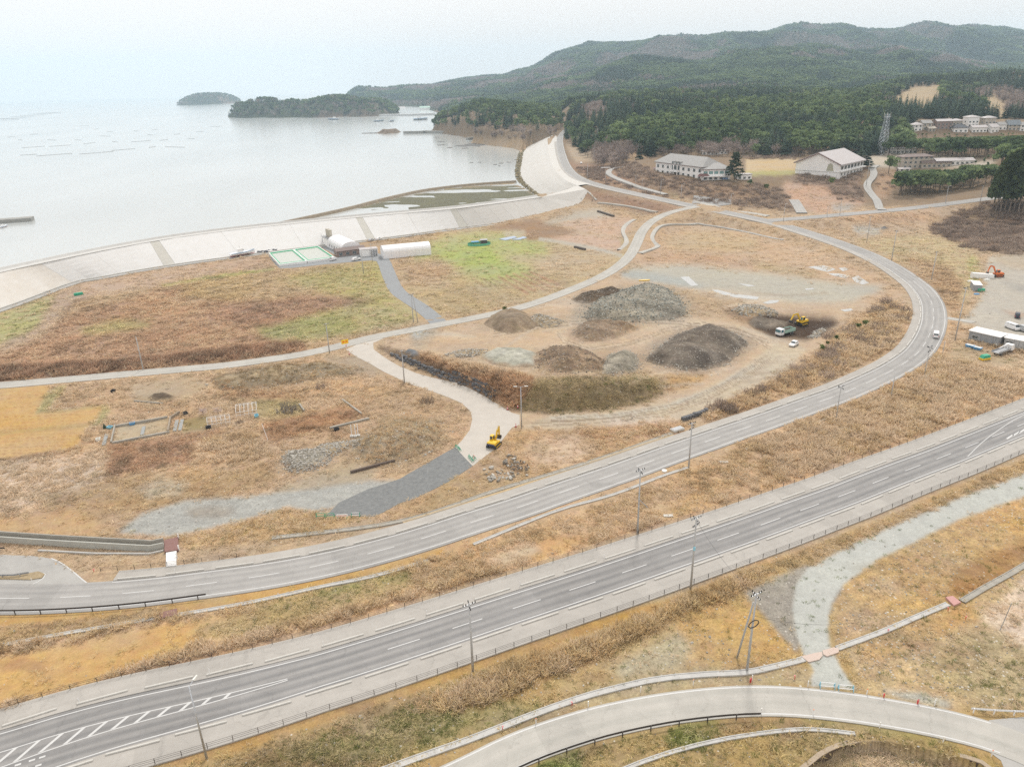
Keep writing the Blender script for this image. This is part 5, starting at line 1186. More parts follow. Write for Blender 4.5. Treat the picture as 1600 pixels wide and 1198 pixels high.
def tree(kd, x, y, h, label=None, group=None, cat='tree', wide=1.0, sink=0.0, var=None):
 z = H1(x, y); k = rnd.randrange(4) if var is None else var
 o = bpy.data.objects.new(TNAME[kd], CROWN[kd][k]); o.location = (x, y, z - sink); o.scale = (h * wide, h * wide, h); o.rotation_euler = (0, 0, rnd.uniform(0, 6.28)); link(o)
 t = link(bpy.data.objects.new('trunk', STEM[kd]), o); tag(o, label, cat, group); return o
# candidates over the wooded ground
def cand(n, y0, y1, s0, s1, pw=1.0):
 yy = (RNG.uniform(y0 ** pw, y1 ** pw, n)) ** (1 / pw); ss = RNG.uniform(s0, s1, n); return ss * yy, yy
x, y = cand(150000, 470, 1500, sOf(640), sOf(1640), 2.0)
z = HF(x, y); code = look(x, y, z, TREE); slope_ok = (z > SEA + 1.0)
sd_ = seaside_dist(x, y)
keep = (code > 0) & slope_ok & (sd_ > 6); x, y, z, code = x[keep], y[keep], z[keep], code[keep]
# thin to one tree per cell
cs = 5.6 + (y - 500) / 260.0
key = np.floor(x / cs).astype(np.int64) * 100003 + np.floor(y / cs).astype(np.int64); _, ui = np.unique(key, return_index=True); x, y, z, code = x[ui], y[ui], z[ui], code[ui]
patch = fbm(x / 70, y / 90, 3); kinds = []
for i in range(len(x)):
 c = int(code[i]); opts = [k for b, k in ((1, 'cedar'), (2, 'pine'), (4, 'broad'), (8, 'bare')) if c & b]
 if len(opts) == 1: kinds.append(opts[0] if c != 1 or patch[i] < .16 else ('broad' if rnd.random() < .6 else 'bare'))
 else:
  u = (patch[i] + .5) * .999 + rnd.uniform(-.22, .22); kinds.append(opts[min(len(opts) - 1, max(0, int(u * len(opts))))])
kinds = np.array(kinds)
HT = {'cedar': (13, 20), 'pine': (11, 16), 'broad': (11, 17), 'bare': (9, 13)}
CAPS = [(1418, 1640, 212, 760), (1398, 1500, 264, 545), (1500, 1560, 256, 545)]
for kd in ('cedar', 'pine', 'broad', 'bare'):
 m = np.where(kinds == kd)[0]; m = m[np.argsort(y[m])]
 hts = RNG.uniform(*HT[kd], len(m))
 tx, _ = proj(x[m], y[m], z[m])
 for (u0, u1, vy, ymax) in CAPS:
  d_ = ray((u0 + u1) / 2, vy); zc = HC + d_[2] / d_[1] * y[m]; hit = (tx > u0) & (tx < u1) & (y[m] < ymax); hts = np.where(hit, np.minimum(hts, np.maximum(3.0, zc - z[m])), hts)
 # the largest 300 in view are single trees
 for i, h in zip(m[:300], hts[:300]):
  where = 'on the slope below the hilltop houses' if x[i] / y[i] > sOf(1380) else ('in the wood behind the school' if x[i] / y[i] > sOf(920) else 'on the headland beyond the sea wall')
  tree(kd, x[i], y[i], h, {'cedar': 'dark narrow cedar ', 'pine': 'green bushy pine ', 'broad': 'round light green tree ', 'bare': 'leafless grey brown tree '}[kd] + where, f'{TNAME[kd].replace("_", " ")}s {where}', wide=1.22, sink=.4)
 r_ = m[300:]
 if len(r_): scat({'cedar': 'cedar_wood', 'pine': 'pine_wood', 'broad': 'broadleaf_wood', 'bare': 'leafless_wood'}[kd], np.stack([x[r_], y[r_], z[r_] - .4], 1), hts[300:] * 1.05, WHOLE[kd], zs=1.0)
# woods on the mountains: denser towards the viewer, each copy one tall crown
x, y = cand(330000, 1400, 5300, sOf(440), sOf(1660), 1.25)
z = HF(x, y); sd_ = seaside_dist(x, y); keep = (z > SEA + 2) & (sd_ > 15); x, y, z = x[keep], y[keep], z[keep]
px, py = proj(x, y, z); clear = inpoly(px, py, [(590, 152), (690, 150), (690, 172), (640, 176), (596, 160)]) & (RNG.random(len(x)) < .75)
f = fbm(x / 200, y / 260, 4) + .25 * RNG.normal(size=len(x)) * .5; bare = f > .05
keep = ~clear & ~(bare & (RNG.random(len(x)) < .35)); x, y, z, bare = x[keep], y[keep], z[keep], bare[keep]
sz = np.where(bare, 9, 13) * RNG.uniform(.8, 1.4, len(x)) * np.where(y > 2600, 1.35, 1.0)
g_ = fbm(x / 120 + 40, y / 150, 3) + RNG.normal(0, .12, len(x))
for nm, sel, kd in (('mountain_cedar_wood', ~bare & (g_ < .05), 'cedar'), ('mountain_leafy_wood', ~bare & (g_ >= .05), 'broad'), ('mountain_bare_wood', bare, 'bare')):
 scat(nm, np.stack([x[sel], y[sel], z[sel] - .8], 1), sz[sel], WHOLE[kd], zs=.9)
# trees of the islands
for (bx, by, rx, ry, hz), n in zip(BUMPS, (700, 60, 240, 300, 420, 260, 240)):
 a = RNG.uniform(0, 6.283, n); q = np.sqrt(RNG.random(n)) * .97; x = bx + rx * q * np.cos(a); y = by + ry * q * np.sin(a); z = HF(x, y); k = z > SEA + 4
 scat('island_wood', np.stack([x, y, z - 1], 1)[k], RNG.uniform(14, 22, k.sum()), WHOLE['broad'][:2] + WHOLE['cedar'][:1] + WHOLE['bare'][:1], zs=.75)

# ------------------------------------------------------------------ standing grass, green tufts, scrub
def blade_mat(name, k0=.82, k1=1.2, tip=1.2):
 m = bpy.data.materials.new(name); m.use_nodes = True; t = m.node_tree; bs = t.nodes['Principled BSDF']; L = t.links.new
 bs.inputs['Roughness'].default_value = .9; bs.inputs['Specular IOR Level'].default_value = .1
 at = N(t, 'ShaderNodeAttribute', attribute_name='tcol', attribute_type='INSTANCER'); oi = N(t, 'ShaderNodeObjectInfo'); g = N(t, 'ShaderNodeNewGeometry')
 r = N(t, 'ShaderNodeMapRange'); r.inputs['To Min'].default_value = k0; r.inputs['To Max'].default_value = k1; L(g.outputs['Random Per Island'], r.inputs['Value'])
 r2 = N(t, 'ShaderNodeMapRange'); r2.inputs['To Min'].default_value = .86; r2.inputs['To Max'].default_value = 1.15; L(oi.outputs['Random'], r2.inputs['Value'])
 mu = N(t, 'ShaderNodeMath', operation='MULTIPLY'); L(r.outputs[0], mu.inputs[0]); L(r2.outputs[0], mu.inputs[1])
 h = N(t, 'ShaderNodeHueSaturation'); L(at.outputs['Color'], h.inputs['Color']); L(mu.outputs[0], h.inputs['Value']); L(h.outputs[0], bs.inputs['Base Color'])
 tl_ = N(t, 'ShaderNodeBsdfTranslucent'); ms_ = N(t, 'ShaderNodeMixShader'); ms_.inputs[0].default_value = .35; L(h.outputs[0], tl_.inputs[0]); L(bs.outputs[0], ms_.inputs[1]); L(tl_.outputs[0], ms_.inputs[2]); L(ms_.outputs[0], t.nodes['Material Output'].inputs[0])
 return m
M_BLADE = blade_mat('dry_blades')
def tuft_me(name, seed, n, h, spread, wd, lean):
 r = random.Random(seed); V = []; F = []
 for k in range(n):
  a = r.uniform(0, 6.28); q = spread * r.random() ** .6; b = Vector((cos(a) * q, sin(a) * q, -.08)); l = h * r.uniform(.55, 1.15); t = a + r.gauss(0, 1.0); d = Vector((cos(t) * lean * r.uniform(.3, 1.4), sin(t) * lean * r.uniform(.3, 1.4), 1)).normalized()
  s = Vector((-sin(t), cos(t), 0)); s.rotate(Matrix.Rotation(r.uniform(-1.2, 1.2), 3, 'Z')); s *= wd * r.uniform(.6, 1.3); mid = b + d * l * .6; tip = b + d * l + Vector((d.x, d.y, -.35)) * l * .35; i = len(V)
  V += [b - s, b + s, mid + s * .8, mid - s * .8, tip]; F += [(i, i + 1, i + 2, i + 3), (i + 3, i + 2, i + 4)]
 me = bpy.data.meshes.new(name); me.from_pydata([tuple(v) for v in V], [], F); me.materials.append(M_BLADE); return me
TUFT = [proto_obj(tuft_me('tuft', k, 24, .8, .6, .055, .75)) for k in range(4)]
REED = [proto_obj(tuft_me('reed', 10 + k, 24, 1.45, .6, .06, .6)) for k in range(4)]
GTUF = [proto_obj(tuft_me('green_tuft', 20 + k, 22, .4, .42, .035, .8)) for k in range(3)]
ROADS = [(HWC, 9.4), (R1C, 7.2), (R3C, 3.3), (R5C, 3.2), (RSC, 5)]
def off_road(x, y, pad=0.0):
 ok = np.ones(len(x), bool)
 for P_, w_ in ROADS + DRAPED:
  d, _, sg, _ = dist_line(x, y, P_); ok &= d > (np.where(sg < 0, 4.7, 7.2) if P_ is R1C else w_) + pad
 return ok
def grow(n, r0, r1, pw=.45):
 r = RNG.uniform(r0 ** pw, r1 ** pw, n) ** (1 / pw); a = RNG.uniform(radians(-47), radians(47), n); return r * np.sin(a), r * np.cos(a), r
NO_PX = [[(540, 546), (558, 558), (600, 581), (633, 597), (668, 609), (700, 620.5), (735, 643), (738, 655), (711, 699), (738.5, 728), (775, 700), (812, 664), (812, 648), (735, 607), (650, 583), (584, 546), (583, 536), (600, 528)],
   [(711, 699), (738.5, 728), (668, 769), (583, 807), (510, 805), (530, 785), (575, 764), (656, 730)], [(-220, 864), (80, 870), (115, 891), (150, 926), (-220, 930)], [(1545, 1122), (1760, 1120), (1760, 1260), (1580, 1230), (1564, 1188)],
   [(418, 397), (437, 422), (520, 414), (585, 409), (612, 412), (625, 400), (670, 398), (660, 378), (590, 380), (512, 372)], [(685, 510), (655, 470), (628, 462), (617, 440), (604, 396), (590, 396), (602, 440), (615, 468), (650, 502)]]
def free(x, y, z, pad=0.0):
 px, py = proj(x, y, z); ok = off_road(x, y, pad)
 for q in NO_PX: ok &= ~inpoly(px, py, q)
 return ok & (seaside_dist(x, y) > 2) 
x, y, r = grow(420000, 52, 620)
z = HF(x, y); d = look(x, y, z, TALL, .6); cl = .35 + 1.3 * (vnoise(x / 3.3, y / 3.3) + .5)
k = RNG.random(len(x)) < d * cl * .62; x, y, z, r, d = x[k], y[k], z[k], r[k], d[k]
k = free(x, y, z, .3); x, y, z, r, d = x[k], y[k], z[k], r[k], d[k]
dk = look(x, y, z, DARK, .6); col = look(x, y, z, MAP, .4).copy()
reed = (d > .7) & (RNG.random(len(x)) < .75)
clump = vnoise(x / 4.2, y / 4.2) + .6 * vnoise(x / 1.6, y / 1.6); mixk = (clump < -.12) & (RNG.random(len(x)) < .25 + dk)
col = col * np.where(mixk, 1.4, 2.15)[:, None] * (1 + .22 * np.clip(clump, -.5, .6))[:, None] * RNG.uniform(.85, 1.18, len(x))[:, None]
pale = RNG.random(len(x)) < .16; col = col * .84 + col.mean(1, keepdims=True) * np.array([1.1, 1.0, .86]) * .16; col *= np.array([.95, 1.0, .97]); col[pale] = col[pale] * .45 + np.array(alb(232, 212, 176)) * .6
col = np.minimum(col, np.array([.66, .53, .38])); far_ = np.clip(r / 150, .85, 2.2)
P = np.stack([x, y, z], 1)
for nm, s_, pr in (('dry_grass', ~reed, TUFT), ('dry_reeds', reed, REED)):
 n_ = s_.sum(); scat(nm, P[s_], RNG.uniform(.7, 1.25, n_) * far_[s_], pr, col[s_], tilt=.15, zs=(np.clip(d[s_], .45, 1.1) / far_[s_] ** .6))
x, y, r = grow(160000, 52, 420)
z = HF(x, y); d = look(x, y, z, GRN, .8) * (.15 + 1.9 * np.clip(fbm(x / 5, y / 5, 3) + .35, 0, 1)); k = (RNG.random(len(x)) < d * .95) & free(x, y, z, .2); x, y, z, r = x[k], y[k], z[k], r[k]
col = (.25 * look(x, y, z, MAP, .4) + .75 * np.array(alb(124, 150, 58))) * RNG.uniform(.7, 1.35, len(x))[:, None] * np.array([1, 1, 1])[None] + RNG.uniform(0, .05, len(x))[:, None] * np.array([1, .7, .2])
scat('green_grass', np.stack([x, y, z], 1), RNG.uniform(.6, 1.35, len(x)) * np.clip(r / 140, .8, 2), GTUF, col, tilt=.2, zs=np.clip(160 / r, .35, 1.0))
x, y, r = grow(150000, 52, 300)
z = HF(x, y); d = look(x, y, z, STN, .8); k = (RNG.random(len(x)) < d * .5 * (.3 + 1.4 * (vnoise(x / 6, y / 6) + .5))) & free(x, y, z, .2); x, y, z, r = x[k], y[k], z[k], r[k]
scat('loose_stones', np.stack([x, y, z + .02], 1), RNG.gamma(2.0, .06, len(x)) + .05, ROCKS, tilt=.5)
x, y = cand(60000, 120, 640, sOf(700), sOf(1650), 1.2)
z = HF(x, y); d = look(x, y, z, SHB, 1.0); k = (RNG.random(len(x)) < d * .55) & free(x, y, z, 1.0); x, y, z = x[k], y[k], z[k]
scat('leafless_scrub', np.stack([x, y, z - .1], 1), RNG.uniform(1.1, 2.3, len(x)), WHOLE['scrub'], zs=1.0)
# ------------------------------------------------------------------ builder for things made of parts
class MB:
 def __init__(s): s.V = []; s.F = []; s.M = []
 def _f(s, fs, mi):
  for f in fs: s.F.append(f); s.M.append(mi)
  return s
 def bx(s, x0, x1, y0, y1, z0, z1, mi=0, rz=0, o=(0, 0)):
  k = len(s.V); c, n = cos(rz), sin(rz)
  for z in (z0, z1):
   for x, y in ((x0, y0), (x1, y0), (x1, y1), (x0, y1)): s.V.append((o[0] + x * c - y * n, o[1] + x * n + y * c, z))
  return s._f([(k, k + 3, k + 2, k + 1), (k + 4, k + 5, k + 6, k + 7), (k, k + 1, k + 5, k + 4), (k + 1, k + 2, k + 6, k + 5), (k + 2, k + 3, k + 7, k + 6), (k + 3, k, k + 4, k + 7)], mi)
 def tube(s, a, b, ra, rb=None, n=8, mi=0, caps=True):
  a, b = Vector(a), Vector(b); d = (b - a).normalized(); u = d.orthogonal().normalized(); v = d.cross(u); k = len(s.V); rb = ra if rb is None else rb
  for c, r in ((a, ra), (b, rb)):
   for i in range(n):
    t = 2 * pi * i / n; s.V.append(tuple(c + (u * cos(t) + v * sin(t)) * r))
  s._f([(k + i, k + (i + 1) % n, k + n + (i + 1) % n, k + n + i) for i in range(n)], mi)
  if caps: s._f([tuple(range(k, k + n))[::-1], tuple(range(k + n, k + 2 * n))], mi)
  return s
 def prism(s, prof, y0, y1, mi=0, y0t=None):
  """prof in (x, z), drawn out along y"""
  k = len(s.V); n = len(prof)
  s.V += [(x, y0, z) for x, z in prof] + [(x, y1, z) for x, z in prof]
  s._f([tuple(range(k, k + n)), tuple(range(k + n, k + 2 * n))[::-1]] + [(k + i, k + n + i, k + n + (i + 1) % n, k + (i + 1) % n) for i in range(n)], mi); return s
 def loft(s, rings, mi=0, caps=True):
  k = len(s.V); n = len(rings[0])
  for r in rings: s.V += [tuple(p) for p in r]
  for j in range(len(rings) - 1):
   s._f([(k + j * n + i, k + j * n + (i + 1) % n, k + (j + 1) * n + (i + 1) % n, k + (j + 1) * n + i) for i in range(n)], mi)
  if caps: s._f([tuple(range(k, k + n))[::-1], tuple(range(k + (len(rings) - 1) * n, k + len(rings) * n))], mi)
  return s
 def poly(s, pts, mi=0):
  k = len(s.V); s.V += [tuple(p) for p in pts]; return s._f([tuple(range(k, k + len(pts)))], mi)
 def build(s, name, mats, parent=None, bev=0.0, smooth=False):
  me = bpy.data.meshes.new(name); me.from_pydata(s.V, [], s.F)
  for m in (mats if isinstance(mats, (list, tuple)) else [mats]): me.materials.append(m)
  if max(s.M): me.polygons.foreach_set('material_index', s.M)
  bm = bmesh.new(); bm.from_mesh(me); bmesh.ops.recalc_face_normals(bm, faces=bm.faces)
  if bev: bmesh.ops.bevel(bm, geom=list(bm.edges), offset=bev, segments=1, affect='EDGES')
  bm.to_mesh(me); bm.free()
  if smooth: me.polygons.foreach_set('use_smooth', [True] * len(me.polygons))
  me.update(); return link(bpy.data.objects.new(name, me), parent)
def thing(name, p, label, cat, rz=0.0, group=None):
 o = empty(name, tuple(p), rz); tag(o, label, cat, group); return o
def kids(o): return [c for c in bpy.data.objects if c.parent is o]
_KIDS = {}
def copy_thing(src, p, rz, label, group=None, sc=1.0):
 if src.name not in _KIDS: _KIDS[src.name] = [(c, kids(c)) for c in kids(src)]
 r = src.copy(); COL.objects.link(r); r.location = p; r.rotation_euler = (0, 0, rz); r.scale = (sc, sc, sc); r['label'] = label
 if group: r['group'] = group
 for c, gs in _KIDS[src.name]:
  d = c.copy(); COL.objects.link(d); d.parent = r
  for g in gs:
   e = g.copy(); COL.objects.link(e); e.parent = d
 return r
def head(p, q):
 a, b = W(*p), W(*q); return atan2(b.y - a.y, b.x - a.x)
def hgt(b, t):
 """height of something standing at pixel b whose top shows at pixel t"""
 g = W(*b); d = ray(*t); return HC + d[2] / d[1] * g.y - g.z
M_POLE = mat('pole_concrete', (.42, .42, .41), .8, noise=.12, nscale=4)
M_STEEL = mat('galvanised_steel', (.50, .52, .54), .45, .6, noise=.08)
M_BLK = mat('black_rubber', (.025, .025, .028), .6)
M_DARK = mat('dark_brown_steel', (.045, .036, .032), .5)
M_WPNT = mat('white_paint', (.80, .80, .79), .35)
M_YEL = mat('machine_yellow', (.74, .47, .02), .4, noise=.06)
M_ORA = mat('machine_orange', (.66, .16, .03), .4, noise=.06)
M_GLASS = mat('dark_glass', (.03, .05, .06), .08, spec=.8)
M_TEALG = mat('windscreen_glass', (.05, .16, .20), .08, spec=.8)
M_RED = mat('red_plastic', (.62, .06, .06), .5)
M_GREEN = mat('green_plastic', (.03, .34, .20), .5)
M_BLUE = mat('blue_plastic', (.10, .30, .55), .5)
M_LBLUE = mat('light_blue_pipe', (.25, .55, .68), .5)
M_GREY = mat('grey_metal', (.34, .35, .36), .55, .3, noise=.06)
M_RIM = mat('wheel_rim', (.55, .55, .56), .35, .7)
M_LAMP = mat('lamp_lens', (.75, .75, .7), .2)
M_WOOD = mat('weathered_wood', (.30, .25, .19), .9, noise=.25, nscale=3)

# fences along the pavements ----------------------------------------
post_me = box_me('post', .07, .07, .95, M_DARK, 0, -.05)
def fence(label, P, lat, s0, s1, rails=(.3, .6, .88), latf=None):
 p0, _, _ = at_run(P, (s0 + s1) / 2)
 root = thing('fence', (0, 0, 0), label, 'fence')
 n = int((s1 - s0) / 3.0)
 for i in range(n + 1):
  s_ = s0 + 3.0 * i; l_ = lat + (latf(s_) if latf else 0)
  piece('post', post_me, root, P, s_, l_, .1)
 seg_ = cut(P, s0, s0 + 3 * n); rr_ = np.linspace(s0, s0 + 3 * n, len(seg_)); la = np.array([lat + (latf(q) if latf else 0) for q in rr_])
 for h in rails:
  ribbon('rail', seg_, [(la - .014, h + .07), (la - .014, h + .098), (la + .014, h + .098), (la + .014, h + .07)], M_DARK, root)
 return root
wf = lambda q: float(np.interp(q, hl, wid))
fence('long dark rail fence on the far pavement edge of the highway', HW, 8.0, 0, hl[-1] - 4, latf=wf)
fence('long dark rail fence on the near pavement edge of the highway, above the brown reeds', HW, -7.95, 0, hl[-1] - 4, latf=lambda q: -wf(q))
fence('short dark rail fence on the pavement by the red footbridge', R1, 6.6, run_of(R1, 158, 893), run_of(R1, 375, 868))
def guardrail(label, P, lat, s0, s1, m_beam, m_post, gap=4.0, hb=.55, white=False):
 root = thing('guardrail', (0, 0, 0), label, 'guardrail'); seg_ = cut(P, s0, s1)
 ribbon('beam', seg_, [(lat - .05, hb), (lat + .04, hb + .09), (lat - .02, hb + .17), (lat + .04, hb + .25), (lat - .05, hb + .34), (lat - .09, hb + .17)], m_beam, root)
 me = box_me('post', .12, .12, hb + .5, m_post, 0, -.2); s_ = s0 + .3
 while s_ < s1: piece('post', me, root, P, s_, lat - .12); s_ += gap
 return root
guardrail('long black guardrail on the low side of the curved road, above the orange verge', R1, -3.95, 2, run_of(R1, 324, 929), M_DARK, M_DARK)
guardrail('black guardrail along the inside of the pale ramp road', R5, -2.95, 2, run_of(R5, 1182, 1108), M_DARK, M_DARK)
wg = resample(np.array([[*W(a, b)] for a, b in [(1516, 1112), (1550, 1115), (1600, 1117), (1700, 1119)]]), 2, 1)
guardrail('white guardrail at the mouth of the pale ramp road', wg, 0, 0, runs(wg)[-1], M_WPNT, M_WPNT, 2.5)
sg_ = resample(np.array([[*W(a, b)] for a, b in [(-180, 863), (-60, 861), (9, 860.5)]]), 2, 1)
guardrail('short black guardrail beside the side road, near the concrete flume', sg_, 0, 0, runs(sg_)[-1], M_DARK, M_DARK, 3)
# small traffic island in the mouth of the side road
isl = sheet('traffic_island', [(-120, 898), (0, 899), (40, 897), (60, 893), (70, 897), (66, 903), (48, 906), (0, 905), (-120, 905)], mat('island_gravel', alb(196, 172, 128), .95, noise=.2, nscale=1.5), 1, .16, kind='structure')
ir = resample(np.array([[*W(a, b)] for a, b in [(-100, 901), (0, 902), (34, 901.5), (46, 897.5)]]), 1.5, 1)
guardrail('low grey rail on the gravel island of the side road', ir, 0, 0, runs(ir)[-1], M_GREY, M_GREY, 3, .35)

# drains, flume, covers -----------------------------------------------
def channel(label, pts, wd=.75, m=M_DITCH, dz=.12, cat='drain'):
 P = resample(np.array([[*W(*p)] for p in pts]), 2.0, 1); hz_ = HF(P[:, 0], P[:, 1]); P[:, 2] = np.maximum(np.convolve(np.pad(hz_, 2, 'edge'), np.ones(5) / 5, 'valid'), hz_ + .04) + dz + .06
 a, b = wd / 2, wd / 2 - .14
 return tag(ribbon('drain_channel', P, [(-a, -.7), (-a, 0), (-b, 0), (-b, -.07), (b, -.07), (b, 0), (a, 0), (a, -.7)], m), label, cat)
channel('pale concrete drain between the orange verge and the highway bank, passing the red cover', [(-120, 1032), (0, 1009), (113, 988), (200, 974), (250, 964)])
channel('pale concrete drain climbing from the red cover along the curved road', [(278, 961), (340, 951), (400, 940), (510, 915), (571, 904), (620, 891), (670, 876)], .8)
channel('narrow pale drain in the straw strip behind the utility pole', [(740, 851), (800, 826), (875, 795.5), (950, 776.5), (1000, 758), (1037, 743), (1075, 731)], .7)
channel('brown edged drain in the tall straw toward the bend', [(1163, 703), (1216, 683), (1260, 667), (1300, 650.5), (1350, 635), (1400, 613), (1438, 593), (1476, 570)], .8, mat('tan_concrete', alb(200, 178, 146), .9, noise=.2, nscale=1))
channel('long grey drain on the inland side of the curved road', [(425, 841), (470, 836), (535, 829), (625, 816), (690, 797), (775, 766), (875, 737), (976, 704), (1050, 677)], 1.1, M_DGREY)
ye = resample(R1[(np.arange(len(R1)) > 0)], 2.5, 0)
tag(ribbon('verge_strip', cut(R1, run_of(R1, 640, 830), run_of(R1, 1060, 683)), [(6.6, -.3), (6.6, .05), (7.3, .05), (7.3, -.5)], mat('sandy_kerb', alb(222, 192, 140), .9, noise=.15, nscale=1)), 'narrow sandy yellow verge between the pavement and the grey drain', 'verge')
channel('long white drain following the ramp road past the twin poles', [(560, 1218), (650, 1185), (737, 1155), (839, 1114), (911, 1089), (950, 1078.5), (1022, 1061), (1110, 1053), (1165, 1052), (1210, 1042), (1256, 1030)], 1.0)
channel('white drain running up from the pink plates to the pink cover', [(1308, 1013.5), (1345, 1000), (1389, 983.5), (1440, 961), (1481, 944)], .9)
channel('dark open drain climbing away beyond the pink cover', [(1503, 940), (1550, 912), (1600, 884), (1700, 826)], 1.0, M_DGREY)
channel('thin pale drain in the grass inside the ramp bend', [(930, 1225), (982, 1198), (1066, 1169.5), (1153, 1150.5), (1240, 1139.6), (1284, 1140.5), (1336, 1147)], .6)
channel('curved pale drain on the sea side foot of the far fields', [(915, 297), (923, 303), (932, 313)], 1.2, M_CONC)
def plate(label, pts, m, h=.16, name='drain_cover', cat='drain cover'):
 return tag(sheet(name, pts, m, 3, h, skirt=.35), label, cat)
M_PINK = mat('salmon_plate', alb(240, 214, 196), .7, noise=.05); M_PINKR = mat('pink_steel', alb(236, 170, 160), .7, noise=.06); M_REDC = mat('red_brown_cover', alb(170, 122, 112), .85, noise=.1, nscale=2)
plate('left of two salmon steel plates laid over the white drain', [(1252, 1026), (1272, 1021), (1284, 1019), (1285, 1025), (1280, 1031), (1263, 1035)], M_PINK, .17)
plate('right of two salmon steel plates laid over the white drain', [(1285, 1017), (1303, 1012), (1311, 1014), (1310, 1020), (1292, 1026), (1286, 1023)], M_PINK, .19)
plate('pink steel cover where the white drain meets the dark one', [(1477, 935), (1488, 933), (1501, 943), (1490, 948)], M_PINKR, .35)
plate('red brown cover set in the pale drain below the orange verge', [(250, 959), (277, 952), (277, 961.5), (250, 968)], M_REDC, .3)
br = thing('footbridge', W(268, 868), 'small footbridge, red brown deck and white ramp, at the end of the flume', 'footbridge')
part_at(sheet('deck', [(257, 847), (279, 841.5), (279, 862), (258, 865)], M_REDC, 2, .5, skirt=.9), br)
part_at(sheet('ramp_slab', [(260, 866), (276.5, 863), (276, 885.5), (260, 887)], mat('white_slab', (.72, .71, .69), .8, noise=.05), 2, .42, skirt=.9), br)
for px, py in ((279.5, 842), (280, 860), (276.8, 872)):
 q = W(px, py); part_at(MB().bx(-.09, .09, -.09, .09, -.3, 1.2).build('parapet_post', M_WPNT), br).location = tuple(q); 
fw_ = resample(np.array([[*W(a, b)] for a, b in [(-150, 842), (0, 842.5), (88, 848.5), (240, 857), (257, 853)]]), 2, 0)
flm = thing('flume', (0, 0, 0), 'raised grey concrete flume ending at the red footbridge', 'flume')
box_ribbon('wall', fw_, .5, .25, 1.5, M_DGREY, flm, -.5); box_ribbon('wall', fw_, -.9, .25, 1.35, mat('pale_flume', alb(214, 214, 202), .85, noise=.12, nscale=.7), flm, -.8); ribbon('trough', fw_, [(-.78, .6), (.38, .6)], M_DGREY, flm)
lw = resample(np.array([[*W(a, b)] for a, b in [(60, 861), (150, 866), (235, 866), (256, 861)]]), 2, 0)
tag(box_ribbon('kerb_wall', lw, 0, .3, .35, M_DITCH), 'low white kerb in the grass below the flume', 'kerb')
rw = resample(np.array([[*W(a, b)] for a, b in [(1215, 1230), (1250, 1203), (1290, 1171), (1330, 1158), (1380, 1155), (1430, 1164), (1480, 1176), (1530, 1188), (1556, 1205), (1570, 1240)]]), 1.5, 1)
rt = thing('retaining_wall', (0, 0, 0), 'curved brown stained retaining wall in the near corner grass', 'wall')
box_ribbon('wall_body', rw, -.1, .35, .12, mat('stained_wall', alb(112, 92, 72), .95, noise=.35, nscale=1.2, bump=.4), rt, -2.2); box_ribbon('coping', rw, -.05, .6, .24, mat('sandy_coping', alb(206, 184, 154), .9, noise=.15), rt, .125)

# utility poles -----------------------------------------------------------
POLES = []
def pole_proto(h, arms, name='utility_pole', lamp=None):
 r = empty(name, (0, 0, 0))
 MB().tube((0, 0, -.5), (0, 0, h), .19 if h > 9 else .13, .11 if h > 9 else .09, 10).build('pole', M_POLE, r, smooth=True)
 for k, (z, l, a) in enumerate(arms):
  c = MB().bx(-l, l, -.05, .05, z, z + .1, rz=a).build('crossarm', M_STEEL, r)
  for u in (-.92, -.5, .5, .92):
   MB().tube((cos(a) * l * u, sin(a) * l * u, z + .1), (cos(a) * l * u, sin(a) * l * u, z + .36), .09, .06, 6).build('insulator', M_BLK, c)
 return r
def pole_at(b, t, arms=2, label='', group=None, name='utility_pole', strut=None, a0=None):
 g = W(*b); h = max(3.0, min(17, hgt(b, t)))
 A = [(h - .3, 1.0, a0 if a0 is not None else .5), (h - .55, 1.0, (a0 or .5) + 1.3), (h - 1.6, .8, (a0 or .5) + .2)][:arms]
 r = pole_proto(h, A, name); r.location = tuple(g); tag(r, label, 'utility pole', group); return r
